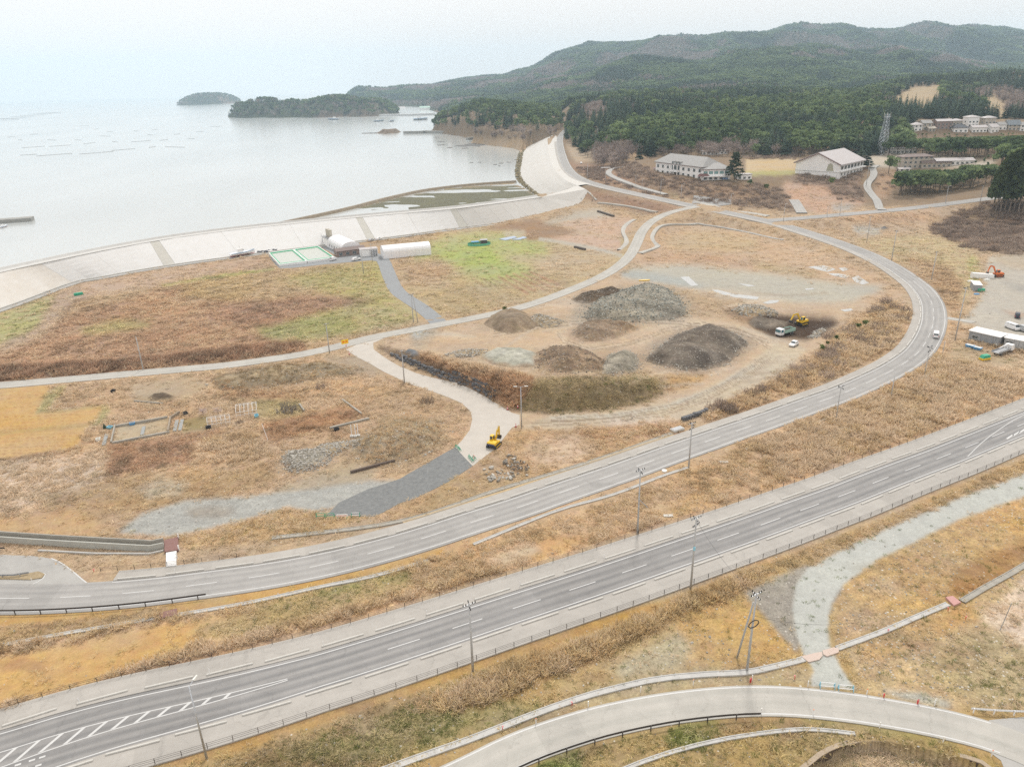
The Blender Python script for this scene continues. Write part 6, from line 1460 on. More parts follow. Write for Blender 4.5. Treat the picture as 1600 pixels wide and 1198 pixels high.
up = [((739, 1048), (733, 942), 2, 'tall utility pole on the near highway fence, beside the brown reeds'), ((1079, 921), (1087, 808), 3, 'tall utility pole on the near highway fence with a small blue box on it'),
  ((996, 833), (1001, 733), 2, 'tall utility pole on the far highway fence, a spar leaning on it'), ((1076, 731), (1083, 660), 3, 'utility pole in the straw strip above the grey drain'),
  ((1306, 656), (1313, 603), 2, 'utility pole in the straw strip just before the bend'), ((1444, 588), (1450, 541), 3, 'utility pole with crossed arms on the bend near the white van'),
  ((515, 552), (509, 505), 2, 'utility pole beside the yellow sign at the lane fork'), ((632, 598), (629, 547), 2, 'utility pole at the curb of the concrete ramp by the black bags'),
  ((1354, 380), (1357, 338), 1, 'thin utility pole beyond the far side of the curved road by the pale lot'), ((1393, 407), (1402, 360), 2, 'dark utility pole behind the start of the bend'),
  ((1455, 439), (1465, 393), 1, 'utility pole at the foot of the dry grass bank outside the bend'), ((1492, 532), (1504, 425), 2, 'tallest utility pole outside the bend, by the gate of the grey lot'),
  ((1530, 322), (1535, 290), 1, 'thin pole where the field road meets the cedar grove'), ((1353, 292), (1359, 238), 0, 'tall bare white pole beside the hillside drive'),
  ((1397, 241), (1399, 214), 0, 'slim pale pole between the lattice tower and the long shed'), ((1312, 336), (1314, 312), 1, 'small pole in the pinkish field by the field road'),
  ((1292, 339), (1293, 322), 1, 'short pole at the edge of the pale lay-by below the gymnasium'), ((568, 428), (567, 391), 0, 'thin pole in the green grass before the brown roofed house'),
  ((582, 410), (581, 381), 1, 'thin pole in front of the white tank sheds'), ((1472, 556), (1475, 533), 0, 'thin stake at the outer edge of the bend'), ((1392, 620), (1397, 587), 0, 'short post in the straw strip inside the drain'),
  ((946, 286), (945, 262), 0, 'pole with a white flat top at the sea wall junction'), ((918, 279), (918, 255), 0, 'pale pole beside the dark shrubs at the sea wall junction'), ((928, 250), (927, 228), 0, 'pale pole by the far parking lot'), ((897, 222), (896, 207), 0, 'far pole beside the sea wall road'), ((933, 222), (933, 200), 0, 'thin far pole at the edge of the cedar wood'), ((862, 210), (863, 196), 0, 'far pole at the end of the sea wall road by the headland')]
for b, t, n, lb in up: POLES.append(pole_at(b, t, n, lb, 'utility poles'))
q = W(946, 286); z_ = hgt((946, 286), (945, 262)); MB().bx(-3.2, 3.2, -.5, .5, z_ - .1, z_ + .15).build('sign_board', M_WPNT, POLES[21])
MB().bx(-.16, .16, -.32, -.12, 7.9, 8.5).build('meter_box', M_LBLUE, POLES[1]); MB().tube((.12, -.1, 7.2), (1.5, -.5, 5.9), .07, .07, 6).build('spar', M_GREY, POLES[2])
# the pair by the ramp road
tw = pole_at((1167, 1048), (1181, 926), 2, 'grey utility pole with a propping pole and a black coil of cable', 'utility poles')
hb = hgt((1167, 1048), (1181, 926)); e = W(1151, 1027) - W(1167, 1048)
MB().tube((e.x, e.y, -.3), (e.x * .16, e.y * .16, hb * .86), .15, .12, 10).build('prop', M_POLE, tw, smooth=True)
bm = bmesh.new(); me = bpy.data.meshes.new('cable_coil'); R_ = .75; n1, n2 = 28, 6
V = []; F = []
for i in range(n1):
 for j in range(n2):
  a, b = 2 * pi * i / n1, 2 * pi * j / n2; V.append(((R_ + .07 * cos(b)) * cos(a), .07 * sin(b), (R_ + .07 * cos(b)) * sin(a)))
for i in range(n1):
 for j in range(n2): F.append((i * n2 + j, ((i + 1) % n1) * n2 + j, ((i + 1) % n1) * n2 + (j + 1) % n2, i * n2 + (j + 1) % n2))
bm.free(); co = mesh_obj('cable_coil', V, F, M_BLK, tw); co.location = (0, -.32, hgt((1167, 1048), (1177, 972))); co.rotation_euler = (.2, 0, .3)
hp = pole_at((646, 504), (650, 459), 2, 'pair of poles joined at the top beside the service road', 'utility poles')
d_ = W(653, 503) - W(646, 504); MB().tube((d_.x, d_.y, -.3), (d_.x * .3, d_.y * .3, hgt((646, 504), (650, 459)) * .97), .15, .12, 8).build('prop', M_POLE, hp, smooth=True)
pole_at((224, 578), (213, 526), 0, 'plain pale pole leaning beside the concrete lane', 'utility poles')
# overhead wires, thin and few
def wire(label, A, B, sag):
 A, B = Vector(A), Vector(B); b = MB(); prev = None
 for i in range(13):
  t = i / 12; p = A.lerp(B, t) - Vector((0, 0, sag * 4 * t * (1 - t)))
  if prev is not None: b.tube(prev, p, .022, .022, 3, caps=False)
  prev = p
 return tag(b.build('wire', M_BLK), label, 'wire', None)
def top(o, dz=-.5): return Vector(o.location) + Vector((0, 0, max(v[2] for c in kids(o) for v in [tuple(q) for q in c.bound_box]) + dz))
T0 = top(tw, -3.8); wire('thin black cable slung from the coiled pole over the pale gravel track', T0, W(1350, 1012) + Vector((0, 0, 5.0)), 1.1)
wire('thin wire from the coiled pole to the highway pole with the blue box', top(tw), top(POLES[1]), 1.0)
# street lamps ---------------------------------------------------------------
def lamp(b, t, label, double=False, rz=0.0, grp='street lamps'):
 g = W(*b); h = max(3.5, min(13, hgt(b, t))); r = thing('street_lamp', g, label, 'street lamp', rz, grp)
 MB().tube((0, 0, -.3), (0, 0, h), .11 if not h > 9 else .16, .07, 8).build('pole', M_STEEL, r, smooth=True)
 for sx in ((-1, 1) if double else (1,)):
  a = MB().tube((0, 0, h - .05), (sx * 1.0, 0, h + .1), .045, .04, 6).build('arm', M_STEEL, r)
  MB().loft([[(sx * .9, -.13, h + .02), (sx * .9, .13, h + .02), (sx * .9, .1, h + .2), (sx * .9, -.1, h + .2)], [(sx * 1.75, -.1, h + .06), (sx * 1.75, .1, h + .06), (sx * 1.75, .05, h + .17), (sx * 1.75, -.05, h + .17)]]).build('lamp_head', M_LAMP, r)
 return r
lamp((323, 1184), (297, 1072), 'tall grey street lamp on the near highway fence by the hatched markings', rz=1.4)
lamp((815, 668), (814, 604), 'double headed street lamp beside the yellow excavator', True)
for b, t, lb in (((1141, 324), (1143, 303), 'street lamp before the concrete slope below the school, rightmost of the slope lamps'), ((1064, 313), (1065, 288), 'street lamp above the curved road, middle of the slope lamps'), ((1032, 304), (1033, 281), 'street lamp by the lower school drive'), ((1003, 294), (1004, 280), 'small lamp beside the round mirror at the school drive'), ((993, 292), (994, 274), 'street lamp at the bend of the school drive'), ((1224, 346), (1227, 319), 'street lamp on the junction of the field road'), ((1477, 318), (1481, 291), 'street lamp along the field road before the bare thicket')):
 lamp(b, t, lb, rz=rnd.uniform(-.6, .6))
# ------------------------------------------------------------------ heaps and mounds
def heap(name, cat, label, outline, hgts, m, seed=0, flat=0.0, rough=.12, rocks=None, nrock=0, rsize=(.25, .6), rzone=(0, 1.0), step=None, base=-.25, weeds=0):
 """outline: foot in pixels; a heap rising from it with slopes at the angle of repose"""
 B = np.array([tuple(W(*p)[:2]) for p in outline]); c = B.mean(0); B = c + (B - c) * 1.07; B = np.vstack([B, B[:1]])
 ext = np.ptp(B, axis=0); st = step or max(.45, ext.max() / 46)
 gx, gy = np.meshgrid(np.arange(B[:, 0].min() - st, B[:, 0].max() + st, st), np.arange(B[:, 1].min() - st, B[:, 1].max() + st, st)); gx = gx.ravel(); gy = gy.ravel()
 jx = gx + .3 * st * vnoise(gx * 3 + seed, gy * 3); jy = gy + .3 * st * vnoise(gx * 3, gy * 3 + seed)
 inn = inpoly(jx, jy, B); d, _, _, _ = dist_line(jx, jy, B)
 d = np.where(inn, d, -d) * (1 + .55 * np.clip(fbm(jx / 7 + seed, jy / 7, 3), -.7, .9)); keep = d > st * .4; gx, gy, d = jx[keep], jy[keep], d[keep]
 n = len(B) - 1; bb = []
 for i in range(n):
  a, b = B[i], B[i + 1]; k = max(1, int(np.hypot(*(b - a)) / st)); bb += [a + (b - a) * j / k for j in range(k)]
 bb = np.array(bb); X = np.concatenate([bb[:, 0], gx]); Y = np.concatenate([bb[:, 1], gy]); D = np.concatenate([np.zeros(len(bb)), d])
 gz = HF(X, Y)
 hgts *= .82 if not flat else 1.0
 prof = hgts * (1 - np.exp(-(np.maximum(D, 0) / (hgts * 1.25)) ** 1.45)) if not flat else np.minimum(D * .62, hgts)
 gul = .42 - 2 * np.abs(vnoise(X / 3.1 + seed, Y / 3.1 + .5 * fbm(X / 6, Y / 6, 2)))
 z = gz + base * (D == 0) + prof * (1 + rough * 2.6 * fbm(X / 4 + seed, Y / 4, 4) + .34 * fbm(X / 10 + seed, Y / 8, 2) * (not flat) + rough * .7 * gul) + rough * 1.1 * fbm(X / 1.3 + seed, Y / 1.3, 3) * sm(.2, 1.5, D)
 nb = len(bb); vs, es, fs, _, _, _ = delaunay_2d_cdt([Vector((a, b)) for a, b in zip(X, Y)], [(i, (i + 1) % nb) for i in range(nb)], [], 1, 1e-4)
 V = [(v[0], v[1], z[i] if i < len(z) else z[0]) for i, v in enumerate(vs)]
 F = []
 for f in fs:
  f = tuple(f); a, b, q = (V[i] for i in f[:3]); F.append(f if (b[0] - a[0]) * (q[1] - a[1]) - (b[1] - a[1]) * (q[0] - a[0]) > 0 else f[::-1])
 o = mesh_obj(name, V, F, M_GROUND, smooth=True); tag(o, label, cat)
 va = np.array(V); Dv = np.concatenate([D, np.zeros(len(va))])[:len(va)]; ca, cb = (np.array(alb(*q)) for q in m)
 mxn = np.clip(.5 + 1.1 * fbm(va[:, 0] / 5 + seed, va[:, 1] / 4, 4), 0, 1)[:, None]; own = (ca * (1 - mxn) + cb * mxn) * (1 + .3 * fbm(va[:, 0] / 1.1, va[:, 1] / 1.1 + seed, 3))[:, None]
 e_ = sm(0, 1.0 if flat else 1.9, Dv + .9 * fbm(va[:, 0] / 2.2, va[:, 1] / 2.2, 3))[:, None]; cv = look(va[:, 0], va[:, 1], va[:, 2], MAP, .3) * (1 - e_) + own * e_; nv_ = len(va)
 o.data.attributes.new('col', 'FLOAT_COLOR', 'POINT').data.foreach_set('color', np.concatenate([cv, np.ones((nv_, 1))], 1).astype(np.float32).ravel())
 o.data.attributes.new('mixv', 'FLOAT_COLOR', 'POINT').data.foreach_set('color', np.tile(np.array([.5 if nrock else .12, .35, 0, 1], np.float32), nv_))
 if weeds:
  k = RNG.integers(0, len(gx), weeds); wc = np.minimum(look(gx[k], gy[k], gz[nb:][k], MAP, .3) * RNG.uniform(1.5, 2.6, weeds)[:, None], [.62, .5, .36])
  scat('weeds', np.stack([gx[k], gy[k], z[nb:][k]], 1), RNG.uniform(.5, 1.1, weeds), TUFT, wc, tilt=.2, parent=o)
 if nrock:
  k = RNG.integers(0, len(gx), nrock * 3); dn = d[k] / max(d.max(), .1); ok = (dn >= rzone[0]) & (dn <= rzone[1]); k = k[ok][:nrock]
  px_ = gx[k] + RNG.normal(0, st * .4, len(k)); py_ = gy[k] + RNG.normal(0, st * .4, len(k)); zz = z[nb:][k]
  sz = RNG.gamma(3, (rsize[1] - rsize[0]) / 5, len(k)) + rsize[0]
  q_ = RNG.integers(0, nb, max(20, nrock // 4)); cen = X[:nb].mean(), Y[:nb].mean(); e_ = RNG.gamma(1.2, .07, len(q_)) + 1.01
  ox, oy = cen[0] + (X[q_] - cen[0]) * e_, cen[1] + (Y[q_] - cen[1]) * e_; so_ = RNG.gamma(2, .1, len(q_)) + .12
  px_ = np.concatenate([px_, ox]); py_ = np.concatenate([py_, oy]); zz = np.concatenate([zz, HF(ox, oy)]); sz = np.concatenate([sz, so_])
  scat('stones', np.stack([px_, py_, zz], 1), sz, rocks or ROCKS, tilt=.5, parent=o)
 return o
def soil(name, a, b, sc=.5, bump=.7):
 return a, b
S_TAN = soil('tan_soil', (150, 128, 100), (182, 158, 126)); S_GREY = soil('grey_cobble_soil', (146, 138, 120), (188, 178, 156), .6); S_PALE = soil('pale_green_gravel', (184, 182, 162), (206, 204, 188)); S_BRN = soil('brown_soil', (140, 116, 90), (182, 154, 122), .4); S_DARK = soil('dark_soil', (112, 101, 89), (150, 137, 121), .4); S_OLV = soil('olive_soil', (158, 138, 104), (190, 166, 128), .5); S_DK2 = soil('dark_spoil', (100, 84, 66), (140, 118, 92), .5)
heap('gravel_heap', 'gravel heap', 'flat topped tan gravel heap beside the concrete lane', [(757, 506), (768, 494), (800, 487), (822, 490), (842, 508), (818, 518), (794, 521), (775, 516)], 3.6, S_TAN, 1, flat=1, rough=.03)
heap('rubble_heap', 'stone heap', 'big grey heap of cobbles in the middle of the construction yard', [(915, 496), (925, 478), (965, 458), (1000, 449), (1040, 453), (1066, 474), (1070, 492), (1040, 500), (980, 503), (935, 502)], 4.0, S_GREY, 2, rocks=GROCKS, nrock=2600, rsize=(.25, .62))
heap('spoil_heap', 'soil heap', 'dark brown spoil ridge behind the big cobble heap', [(893, 468), (910, 458), (950, 452), (974, 455), (976, 468), (940, 474), (905, 474)], 3.0, S_DK2, 3, rough=.2, rocks=ROCKS, nrock=150, rsize=(.25, .5))
heap('soil_mound', 'soil heap', 'oval brown mound inside the haul road loop', [(893, 521), (905, 508), (940, 503), (975, 504), (995, 513), (975, 524), (940, 533), (912, 533)], 2.6, S_BRN, 4, rough=.16, rocks=ROCKS, nrock=160, rsize=(.25, .5))
heap('pale_gravel_heap', 'gravel heap', 'low pale greenish gravel heap on the edge of the yard bank', [(752, 556), (775, 546), (815, 545), (838, 552), (834, 572), (800, 574), (768, 568)], 1.6, S_PALE, 5, rough=.12)
heap('soil_mound', 'soil heap', 'brown stony mound on the edge of the yard bank, beside the pale gravel', [(833, 566), (842, 550), (880, 546), (925, 556), (948, 566), (945, 580), (900, 583), (855, 580)], 3.2, S_BRN, 6, rough=.2, weeds=60, rocks=DROCKS, nrock=260, rsize=(.25, .55))
heap('gravel_cone', 'gravel heap', 'ribbed grey gravel cone between the brown mound and the dark soil', [(934, 574), (948, 556), (975, 548), (996, 556), (1004, 570), (995, 582), (965, 588), (942, 584)], 3.4, S_GREY, 7, rough=.1, rocks=ROCKS, nrock=300, rsize=(.25, .5), rzone=(0, .35))
heap('dark_soil_heap', 'soil heap', 'largest dark grey soil heap in the yard', [(1010, 562), (1025, 545), (1055, 525), (1100, 513), (1140, 520), (1168, 537), (1155, 553), (1125, 572), (1085, 579), (1045, 574)], 4.4, S_DARK, 8, rough=.08, rocks=ROCKS, nrock=520, rsize=(.25, .55), rzone=(0, .16))
heap('stone_heap', 'stone heap', 'heap of pale broken stones above the dark pit', [(1145, 486), (1160, 478), (1190, 478), (1215, 488), (1210, 496), (1180, 494), (1155, 492)], 1.4, S_OLV, 9, rocks=ROCKS, nrock=380, rsize=(.4, .9))
heap('stone_heap', 'stone heap', 'loose white stones on the near rim of the dark pit', [(1262, 527), (1272, 518), (1290, 512), (1288, 520), (1275, 529)], .7, S_OLV, 10, rocks=ROCKS, nrock=110, rsize=(.4, .9))
heap('rubble_strip', 'stone heap', 'strip of broken stones near the flat topped gravel heap', [(822, 505), (835, 492), (850, 493), (880, 502), (872, 510), (850, 512)], 1.0, S_OLV, 11, rocks=ROCKS, nrock=260, rsize=(.35, .8))
heap('rubble_strip', 'stone heap', 'long strip of rubble behind the bank of black bags', [(690, 556), (720, 548), (762, 546), (760, 553), (720, 560)], .9, S_OLV, 12, rocks=ROCKS, nrock=220, rsize=(.3, .75))
heap('gravel_heap', 'gravel heap', 'small dark blue gravel heap near the fork of the lane', [(630, 552), (640, 545), (655, 548), (657, 556), (642, 559)], 1.3, ((116, 120, 124), (138, 142, 146)), 13, rough=.05)
heap('stone_heap', 'stone heap', 'grey heap of broken stone west of the crushed stone track', [(440, 716), (452, 706), (490, 703), (512, 698), (516, 718), (500, 730), (470, 738), (450, 737)], 1.2, S_GREY, 14, rocks=ROCKS, nrock=620, rsize=(.3, .62))
heap('stone_heap', 'stone heap', 'trail of pale stones leading from the grey stone heap to the scrub mound', [(485, 705), (505, 694), (545, 690), (575, 684), (574, 694), (540, 702), (514, 716)], .9, S_OLV, 15, rocks=ROCKS, nrock=420, rsize=(.28, .6))
heap('scrub_mound', 'mound', 'broad stony mound overgrown with dry weeds by the crushed stone track', [(560, 694), (590, 668), (630, 652), (672, 656), (690, 676), (672, 700), (630, 718), (585, 725), (566, 712)], 2.5, S_OLV, 16, rough=.16, weeds=420, rocks=ROCKS, nrock=520, rsize=(.18, .4))
heap('gravel_ridge', 'mound', 'long low dark gravel ridge with weeds below the concrete lane', [(335, 592), (420, 574), (500, 568), (560, 576), (540, 586), (440, 600), (352, 610)], 1.2, S_OLV, 17, rough=.16, weeds=260, rocks=ROCKS, nrock=420, rsize=(.15, .36))
heap('compost_heap', 'mound', 'low brown mound on the bare patch near the garden', [(230, 622), (240, 616), (262, 614), (275, 620), (270, 627), (240, 627)], .9, S_DK2, 18)
heap('spoil_mound', 'soil heap', 'small brown mound on the pale gravel clearing', [(296, 806), (302, 800), (312, 801), (314, 807), (304, 810)], .5, S_BRN, 19)
heap('gravel_heap', 'gravel heap', 'tiny dark gravel heap on the pale lay-by beyond the bend', [(1372, 358), (1380, 353), (1390, 357), (1382, 360)], 1.4, ((116, 120, 124), (138, 142, 146)), 20)
heap('spoil_bank', 'soil heap', 'dark bank of dug soil beside the yellow digger', [(1168, 504), (1180, 494), (1215, 500), (1240, 503), (1228, 513), (1205, 516), (1180, 514)], 1.8, S_DARK, 21, rough=.2)
# single boulders beside the curved road
BOULD = [rock_me('boulder', M_ROCK, 100 + k, 2) for k in range(5)]; DBOULD = [rock_me('boulder', M_DROCK, 120 + k, 1) for k in range(5)]
def boulder(px, py, size, dark, label, grp, dz=0.0):
 g = W(px, py); o = bpy.data.objects.new('boulder', rnd.choice(DBOULD if dark else BOULD)); o.location = (g.x, g.y, g.z + size * .22 + dz); s = size; o.scale = (s * rnd.uniform(.9, 1.2), s * rnd.uniform(.8, 1.1), s * rnd.uniform(.75, 1)); o.rotation_euler = (rnd.gauss(0, .35), rnd.gauss(0, .35), rnd.uniform(0, 6.28)); tag(link(o), label, 'boulder', grp); return o
named = [(795, 712, 1.0, 'blue grey boulder on top of the dark stone pile'), (790, 724, 1.35, 'big round buff boulder at the edge of the dark stone pile'), (768, 732, 1.15, 'big pale boulder at the back corner of the pale boulders'), (757, 734, .9, 'pale boulder at the far end of the pale boulders'), (771, 748, 1.2, 'broad buff boulder low in the pale boulders'), (766, 752, 1.0, 'lowest buff boulder of the pale boulders'), (779, 752, 1.0, 'upright pale boulder in front of the pale boulders'), (798, 748, 1.2, 'big white grey boulder at the right of the pale boulders'), (823, 743, .8, 'lone grey boulder near the drain by the dark stone pile')]
for px, py, s, lb in named: boulder(px, py, s, False, lb, 'boulders by the curved road')
r2 = random.Random(5)
for k in range(46):
 u, v = r2.uniform(-1, 1), r2.uniform(-1, 1)
 if u * u + v * v > 1: continue
 boulder(780 + 24 * u, 743 + 8.5 * v + 3 * u * -.3, r2.uniform(.4, .85), False, 'pale boulder in the loose front pile by the curved road', 'pale boulders by the curved road')
for k in range(80):
 u, v = r2.uniform(-1, 1), r2.uniform(-1, 1)
 if u * u + v * v > 1: continue
 boulder(806 + 19 * u + 9 * v, 727 + 15 * v, r2.uniform(.35, .8), r2.random() < .75, 'dark stone in the darker pile by the curved road', 'dark stones by the curved road', .55 * (1 - u * u - v * v))

# black bag wall along the bank and the row of black bags ------------------------------
def bag_me(name, sx, sy, sz, seed):
 r = random.Random(seed); bm = bmesh.new(); bmesh.ops.create_icosphere(bm, subdivisions=2, radius=1)
 for v in bm.verts:
  p = v.co; q = Vector([math.copysign(abs(c) ** .55, c) for c in p]); v.co = Vector((q.x * sx / 2, q.y * sy / 2, (q.z * .5 + .5) * sz)) * (1 + r.uniform(-.05, .05))
  if p.z > .75: v.co.z += .12 * sz
 me = bpy.data.meshes.new(name); bm.to_mesh(me); bm.free(); me.materials.append(MATS.get('black_bag') or mat('black_bag', (.05, .053, .06), .8, noise=.2, nscale=3, c2=(.16, .16, .165))); return me
BAGS = [bag_me('sandbag', 1.15, 1.0, .95, k) for k in range(4)]
bw_ = thing('bag_wall', W(690, 592), 'long wall of stacked black sandbags holding the yard bank by the concrete ramp', 'sandbag wall')
BK = resample(np.array([[*W(a, b)] for a, b in [(607, 556), (625, 566), (650, 578), (676, 589), (700, 597), (720, 604), (745, 614), (770, 629)]]), 1.0, 1); BL = runs(BK)[-1]
n = int(BL / 1.05)
for i in range(n):
 rows = 1 if i / n < .12 else (2 if i / n < .6 else 3)
 for j in range(rows):
  p, a, _ = at_run(BK, i * 1.05 + .5 * (j % 2)); o = bpy.data.objects.new('sandbag', rnd.choice(BAGS)); lt = 1.1 + .75 * j + rnd.uniform(-.3, .3); sb_ = rnd.uniform(.78, 1.08); o.scale = (sb_, sb_ * rnd.uniform(.85, 1.1), rnd.uniform(.75, 1.15))
  x_, y_ = p[0] - sin(a) * lt, p[1] + cos(a) * lt; o.location = (x_, y_, H1(p[0], p[1]) + .8 * j - .1); o.rotation_euler = (rnd.gauss(0, .16), rnd.gauss(0, .16), a + rnd.gauss(0, .4)); link(o); part_at(o, bw_)
BB = bag_me('bulk_bag', 1.15, 1.15, 1.05, 9); row = [W(1068 + 35 * t, 657 - 12.5 * t) for t in np.linspace(0, 1, 9)]
for k, p in enumerate(row):
 o = bpy.data.objects.new('bulk_bag', BB); o.location = (p.x, p.y, p.z - .05); o.scale = (1, 1, rnd.uniform(.9, 1.1)); o.rotation_euler = (0, 0, head((1068, 657), (1103, 644)) + rnd.gauss(0, .1))
 tag(link(o), {0: 'black bulk bag at the near end of the row by the haul road', 8: 'black bulk bag at the far end of the row by the haul road'}.get(k, 'black bulk bag within the row by the haul road'), 'bulk bag', 'row of black bulk bags')

# ------------------------------------------------------------------ vehicles
def wheels(r, xs, yw, rad, wd=.22):
 t = MB().tube((0, -wd / 2, 0), (0, wd / 2, 0), rad, n=14).build('tyre', M_BLK); c = MB().tube((0, -wd / 2 - .01, 0), (0, wd / 2 + .01, 0), rad * .55, n=10).build('rim', M_RIM)
 first = True
 for x in xs:
  for y in (-yw, yw):
   if first: w_ = t; q = c; first = False
   else: w_ = t.copy(); COL.objects.link(w_); q = c.copy(); COL.objects.link(q)
   w_.name = 'wheel'; w_.location = (x, y, rad); w_.parent = r; q.parent = w_
def car(p, rz, label, paint_m, kind='van', group=None, L=4.2, Wd=1.65, Hh=1.75):
 r = thing({'van': 'parked_van', 'car': 'parked_car', 'kei': 'small_van'}[kind], p, label, {'van': 'van', 'car': 'car', 'kei': 'van'}[kind], rz, group)
 h = L / 2; y = Wd / 2
 if kind in ('van', 'kei'): low = [(-h, .28), (h - .05, .28), (h, .75), (h - .12, .98), (h - .3, 1.02), (-h, 1.02)]; cab = [(-h + .02, 1.02), (h - .3, 1.02), (h - .95, Hh - .06), (h - 1.15, Hh), (-h + .12, Hh)]; fx, bx_ = h - .62, -h + .04
 else: low = [(-h, .28), (h - .05, .28), (h, .6), (h - .25, .86), (h - 1.15, .95), (-h + .45, .97), (-h, .85)]; cab = [(-h + .3, .95), (h - 1.15, .95), (h - 1.85, Hh - .05), (h - 2.1, Hh), (-h + .95, Hh)]; fx, bx_ = h - 1.5, -h + .6
 MB().prism(low, -y, y).build('body', paint_m, r, .05)
 k = MB(); t = .9
 k.loft([[(x, -y * (1 if z < 1.1 else .86), z) for x, z in cab], [(x, y * (1 if z < 1.1 else .86), z) for x, z in cab]]); k.build('cabin', paint_m, r, .04)
 zb, zt = (1.1, Hh - .16) if kind != 'car' else (1.0, Hh - .12)
 xa, xb = cab[0][0] + (.12 if kind != 'car' else .5), cab[2][0] - .05
 for sy in (-1, 1):
  yy0, yy1 = sy * (y * .99 + .005), sy * (y * .87 + .012)
  g = MB()
  for u0, u1 in ((xa, xa + (xb - xa) * .46), (xa + (xb - xa) * .5, xb + .1)):
   g.poly([(u0, yy0 if zb < 1.05 else sy * (y * .975), zb), (u1 + .25 * (u1 > xb), yy0 if zb < 1.05 else sy * (y * .975), zb), (u1 - .1, yy1, zt), (u0 + .05, yy1, zt)][::sy])
  g.build('side_window', M_GLASS, r)
 a, b = cab[1], cab[2]; f = lambda q, w_: (a[0] + (b[0] - a[0]) * q + .015, w_, a[1] + (b[1] - a[1]) * q + .015)
 MB().poly([f(.1, -y * .86), f(.1, y * .86), f(.92, y * .78), f(.92, -y * .78)]).build('windscreen', M_GLASS, r)
 MB().poly([(cab[0][0] + .03 if kind == 'car' else -h + .0, y * .8, zb), (cab[0][0] + .03 if kind == 'car' else -h + .0, -y * .8, zb), (cab[-1][0] - .02, -y * .74, zt), (cab[-1][0] - .02, y * .74, zt)]).build('rear_window', M_GLASS, r)
 for sy in (-1, 1):
  MB().bx(h - .12, h - .0, sy * y * .78 - .16, sy * y * .78 + .16, .62, .8).build('headlight', M_LAMP, r); MB().bx(-h - .01, -h + .06, sy * y * .85 - .1, sy * y * .85 + .1, .7, .95).build('tail_light', M_RED, r)
 wheels(r, (h - .75, -h + .75), y - .1, .3); return r
M_CWHT = mat('car_white', (.80, .80, .80), .25); M_CSIL = mat('car_silver', (.52, .53, .54), .3, .4); M_CDRK = mat('car_dark', (.05, .055, .075), .3); M_CBLU = mat('car_blue', (.16, .26, .42), .3)
v = car(fl(1462, 526) .tolist() + [.02], head((1459, 540), (1462, 503)), 'white van driving round the bend of the curved road', M_CWHT, 'van', L=4.3)
car(W(1240, 540, .03), head((1232, 543), (1249, 533)) + pi, 'white car parked in front of the dark pit', M_CWHT, 'car', L=4.0, Hh=1.5)
car(W(1581, 514, .03), head((1570, 510), (1595, 519)), 'white minivan in the grey lot behind the container offices', M_CWHT, 'van', L=4.7, Wd=1.75, Hh=1.95)
car(W(1589, 496, .03), head((1589, 502), (1589, 490)), 'small dark van with a white roof alone in the grey lot', M_CDRK, 'kei', L=3.4, Wd=1.5)
car(W(1603, 519, .03), head((1592, 516), (1615, 524)), 'silver van at the frame edge beside the white minivan', M_CSIL, 'van', L=4.7, Wd=1.75, Hh=1.95)
car(W(557, 407, .1), head((549, 408), (566, 405)), 'white car on the asphalt in front of the brown roofed porch', M_CWHT, 'car', L=4.6, Hh=1.45)
car(W(521, 407, .1), head((513, 408), (530, 403)), 'white car at the corner of the green edged tanks', M_CWHT, 'kei', L=3.6, Wd=1.5)
car(W(580, 377, .05), head((575, 378), (584, 375)), 'dark windowed white car by the sea wall foot, left of two', M_CSIL, 'car', L=3.9, Hh=1.5)
car(W(592, 375, .05), head((587, 376), (597, 373)), 'white car by the sea wall foot, right of two', M_CWHT, 'car', L=4.0, Hh=1.5)
car(W(1114, 279, .05), head((1106, 279), (1122, 279)), 'white car parked before the school, near the white shed', M_CWHT, 'car', L=4.4, Hh=1.5)
car(W(1133, 281, .05), head((1126, 281), (1141, 281)), 'pale blue car parked before the school, beside the tall fir', M_CBLU, 'car', L=4.4, Hh=1.5)
car(W(908, 256, .1), head((908, 260), (907, 250)), 'white car in the small lot beside the sea wall road', M_CWHT, 'car', L=4.4, Hh=1.5)
for px, py, lb, m in ((1440, 245, 'blue car in the hillside car park, left of the row', M_CBLU), (1446, 245.3, 'white car in the hillside car park, middle of the row', M_CWHT), (1452, 245.8, 'silver car in the hillside car park, right of the row', M_CSIL), (1430, 247, 'white van at the left end of the hillside car park', M_CWHT)):
 car(W(px, py, .1), 1.2, lb, m, 'car', L=4.4, Hh=1.6)
# dump truck
M_TGRN = mat('pale_green_bed', (.34, .50, .42), .5, noise=.1)
tr = thing('dump_truck', W(1226, 523, .05), 'white cabbed dump truck with a pale green bed being loaded', 'truck', head((1240, 515), (1218, 522)))
MB().bx(-3.6, 3.4, -.45, .45, .55, .85).build('chassis', M_BLK, tr)
MB().loft([[(1.7, -1.15, .6), (1.7, 1.15, .6), (1.7, 1.1, 2.6), (1.7, -1.1, 2.6)], [(3.6, -1.15, .6), (3.6, 1.15, .6), (3.45, 1.05, 2.6), (3.45, -1.05, 2.6)]]).build('cab', M_CWHT, tr, .07)
MB().poly([(3.585, -1.0, 1.5), (3.585, 1.0, 1.5), (3.49, .95, 2.4), (3.49, -.95, 2.4)]).build('windscreen', M_TEALG, tr)
for sy in (-1, 1):
 MB().poly([(2.2, sy * 1.165, 1.5), (3.3, sy * 1.165, 1.5), (3.2, sy * 1.12, 2.35), (2.2, sy * 1.12, 2.35)][::sy]).build('side_window', M_TEALG, tr); MB().bx(3.55, 3.64, sy * .85 - .2, sy * .85 + .2, .8, 1.0).build('headlight', M_LAMP, tr)
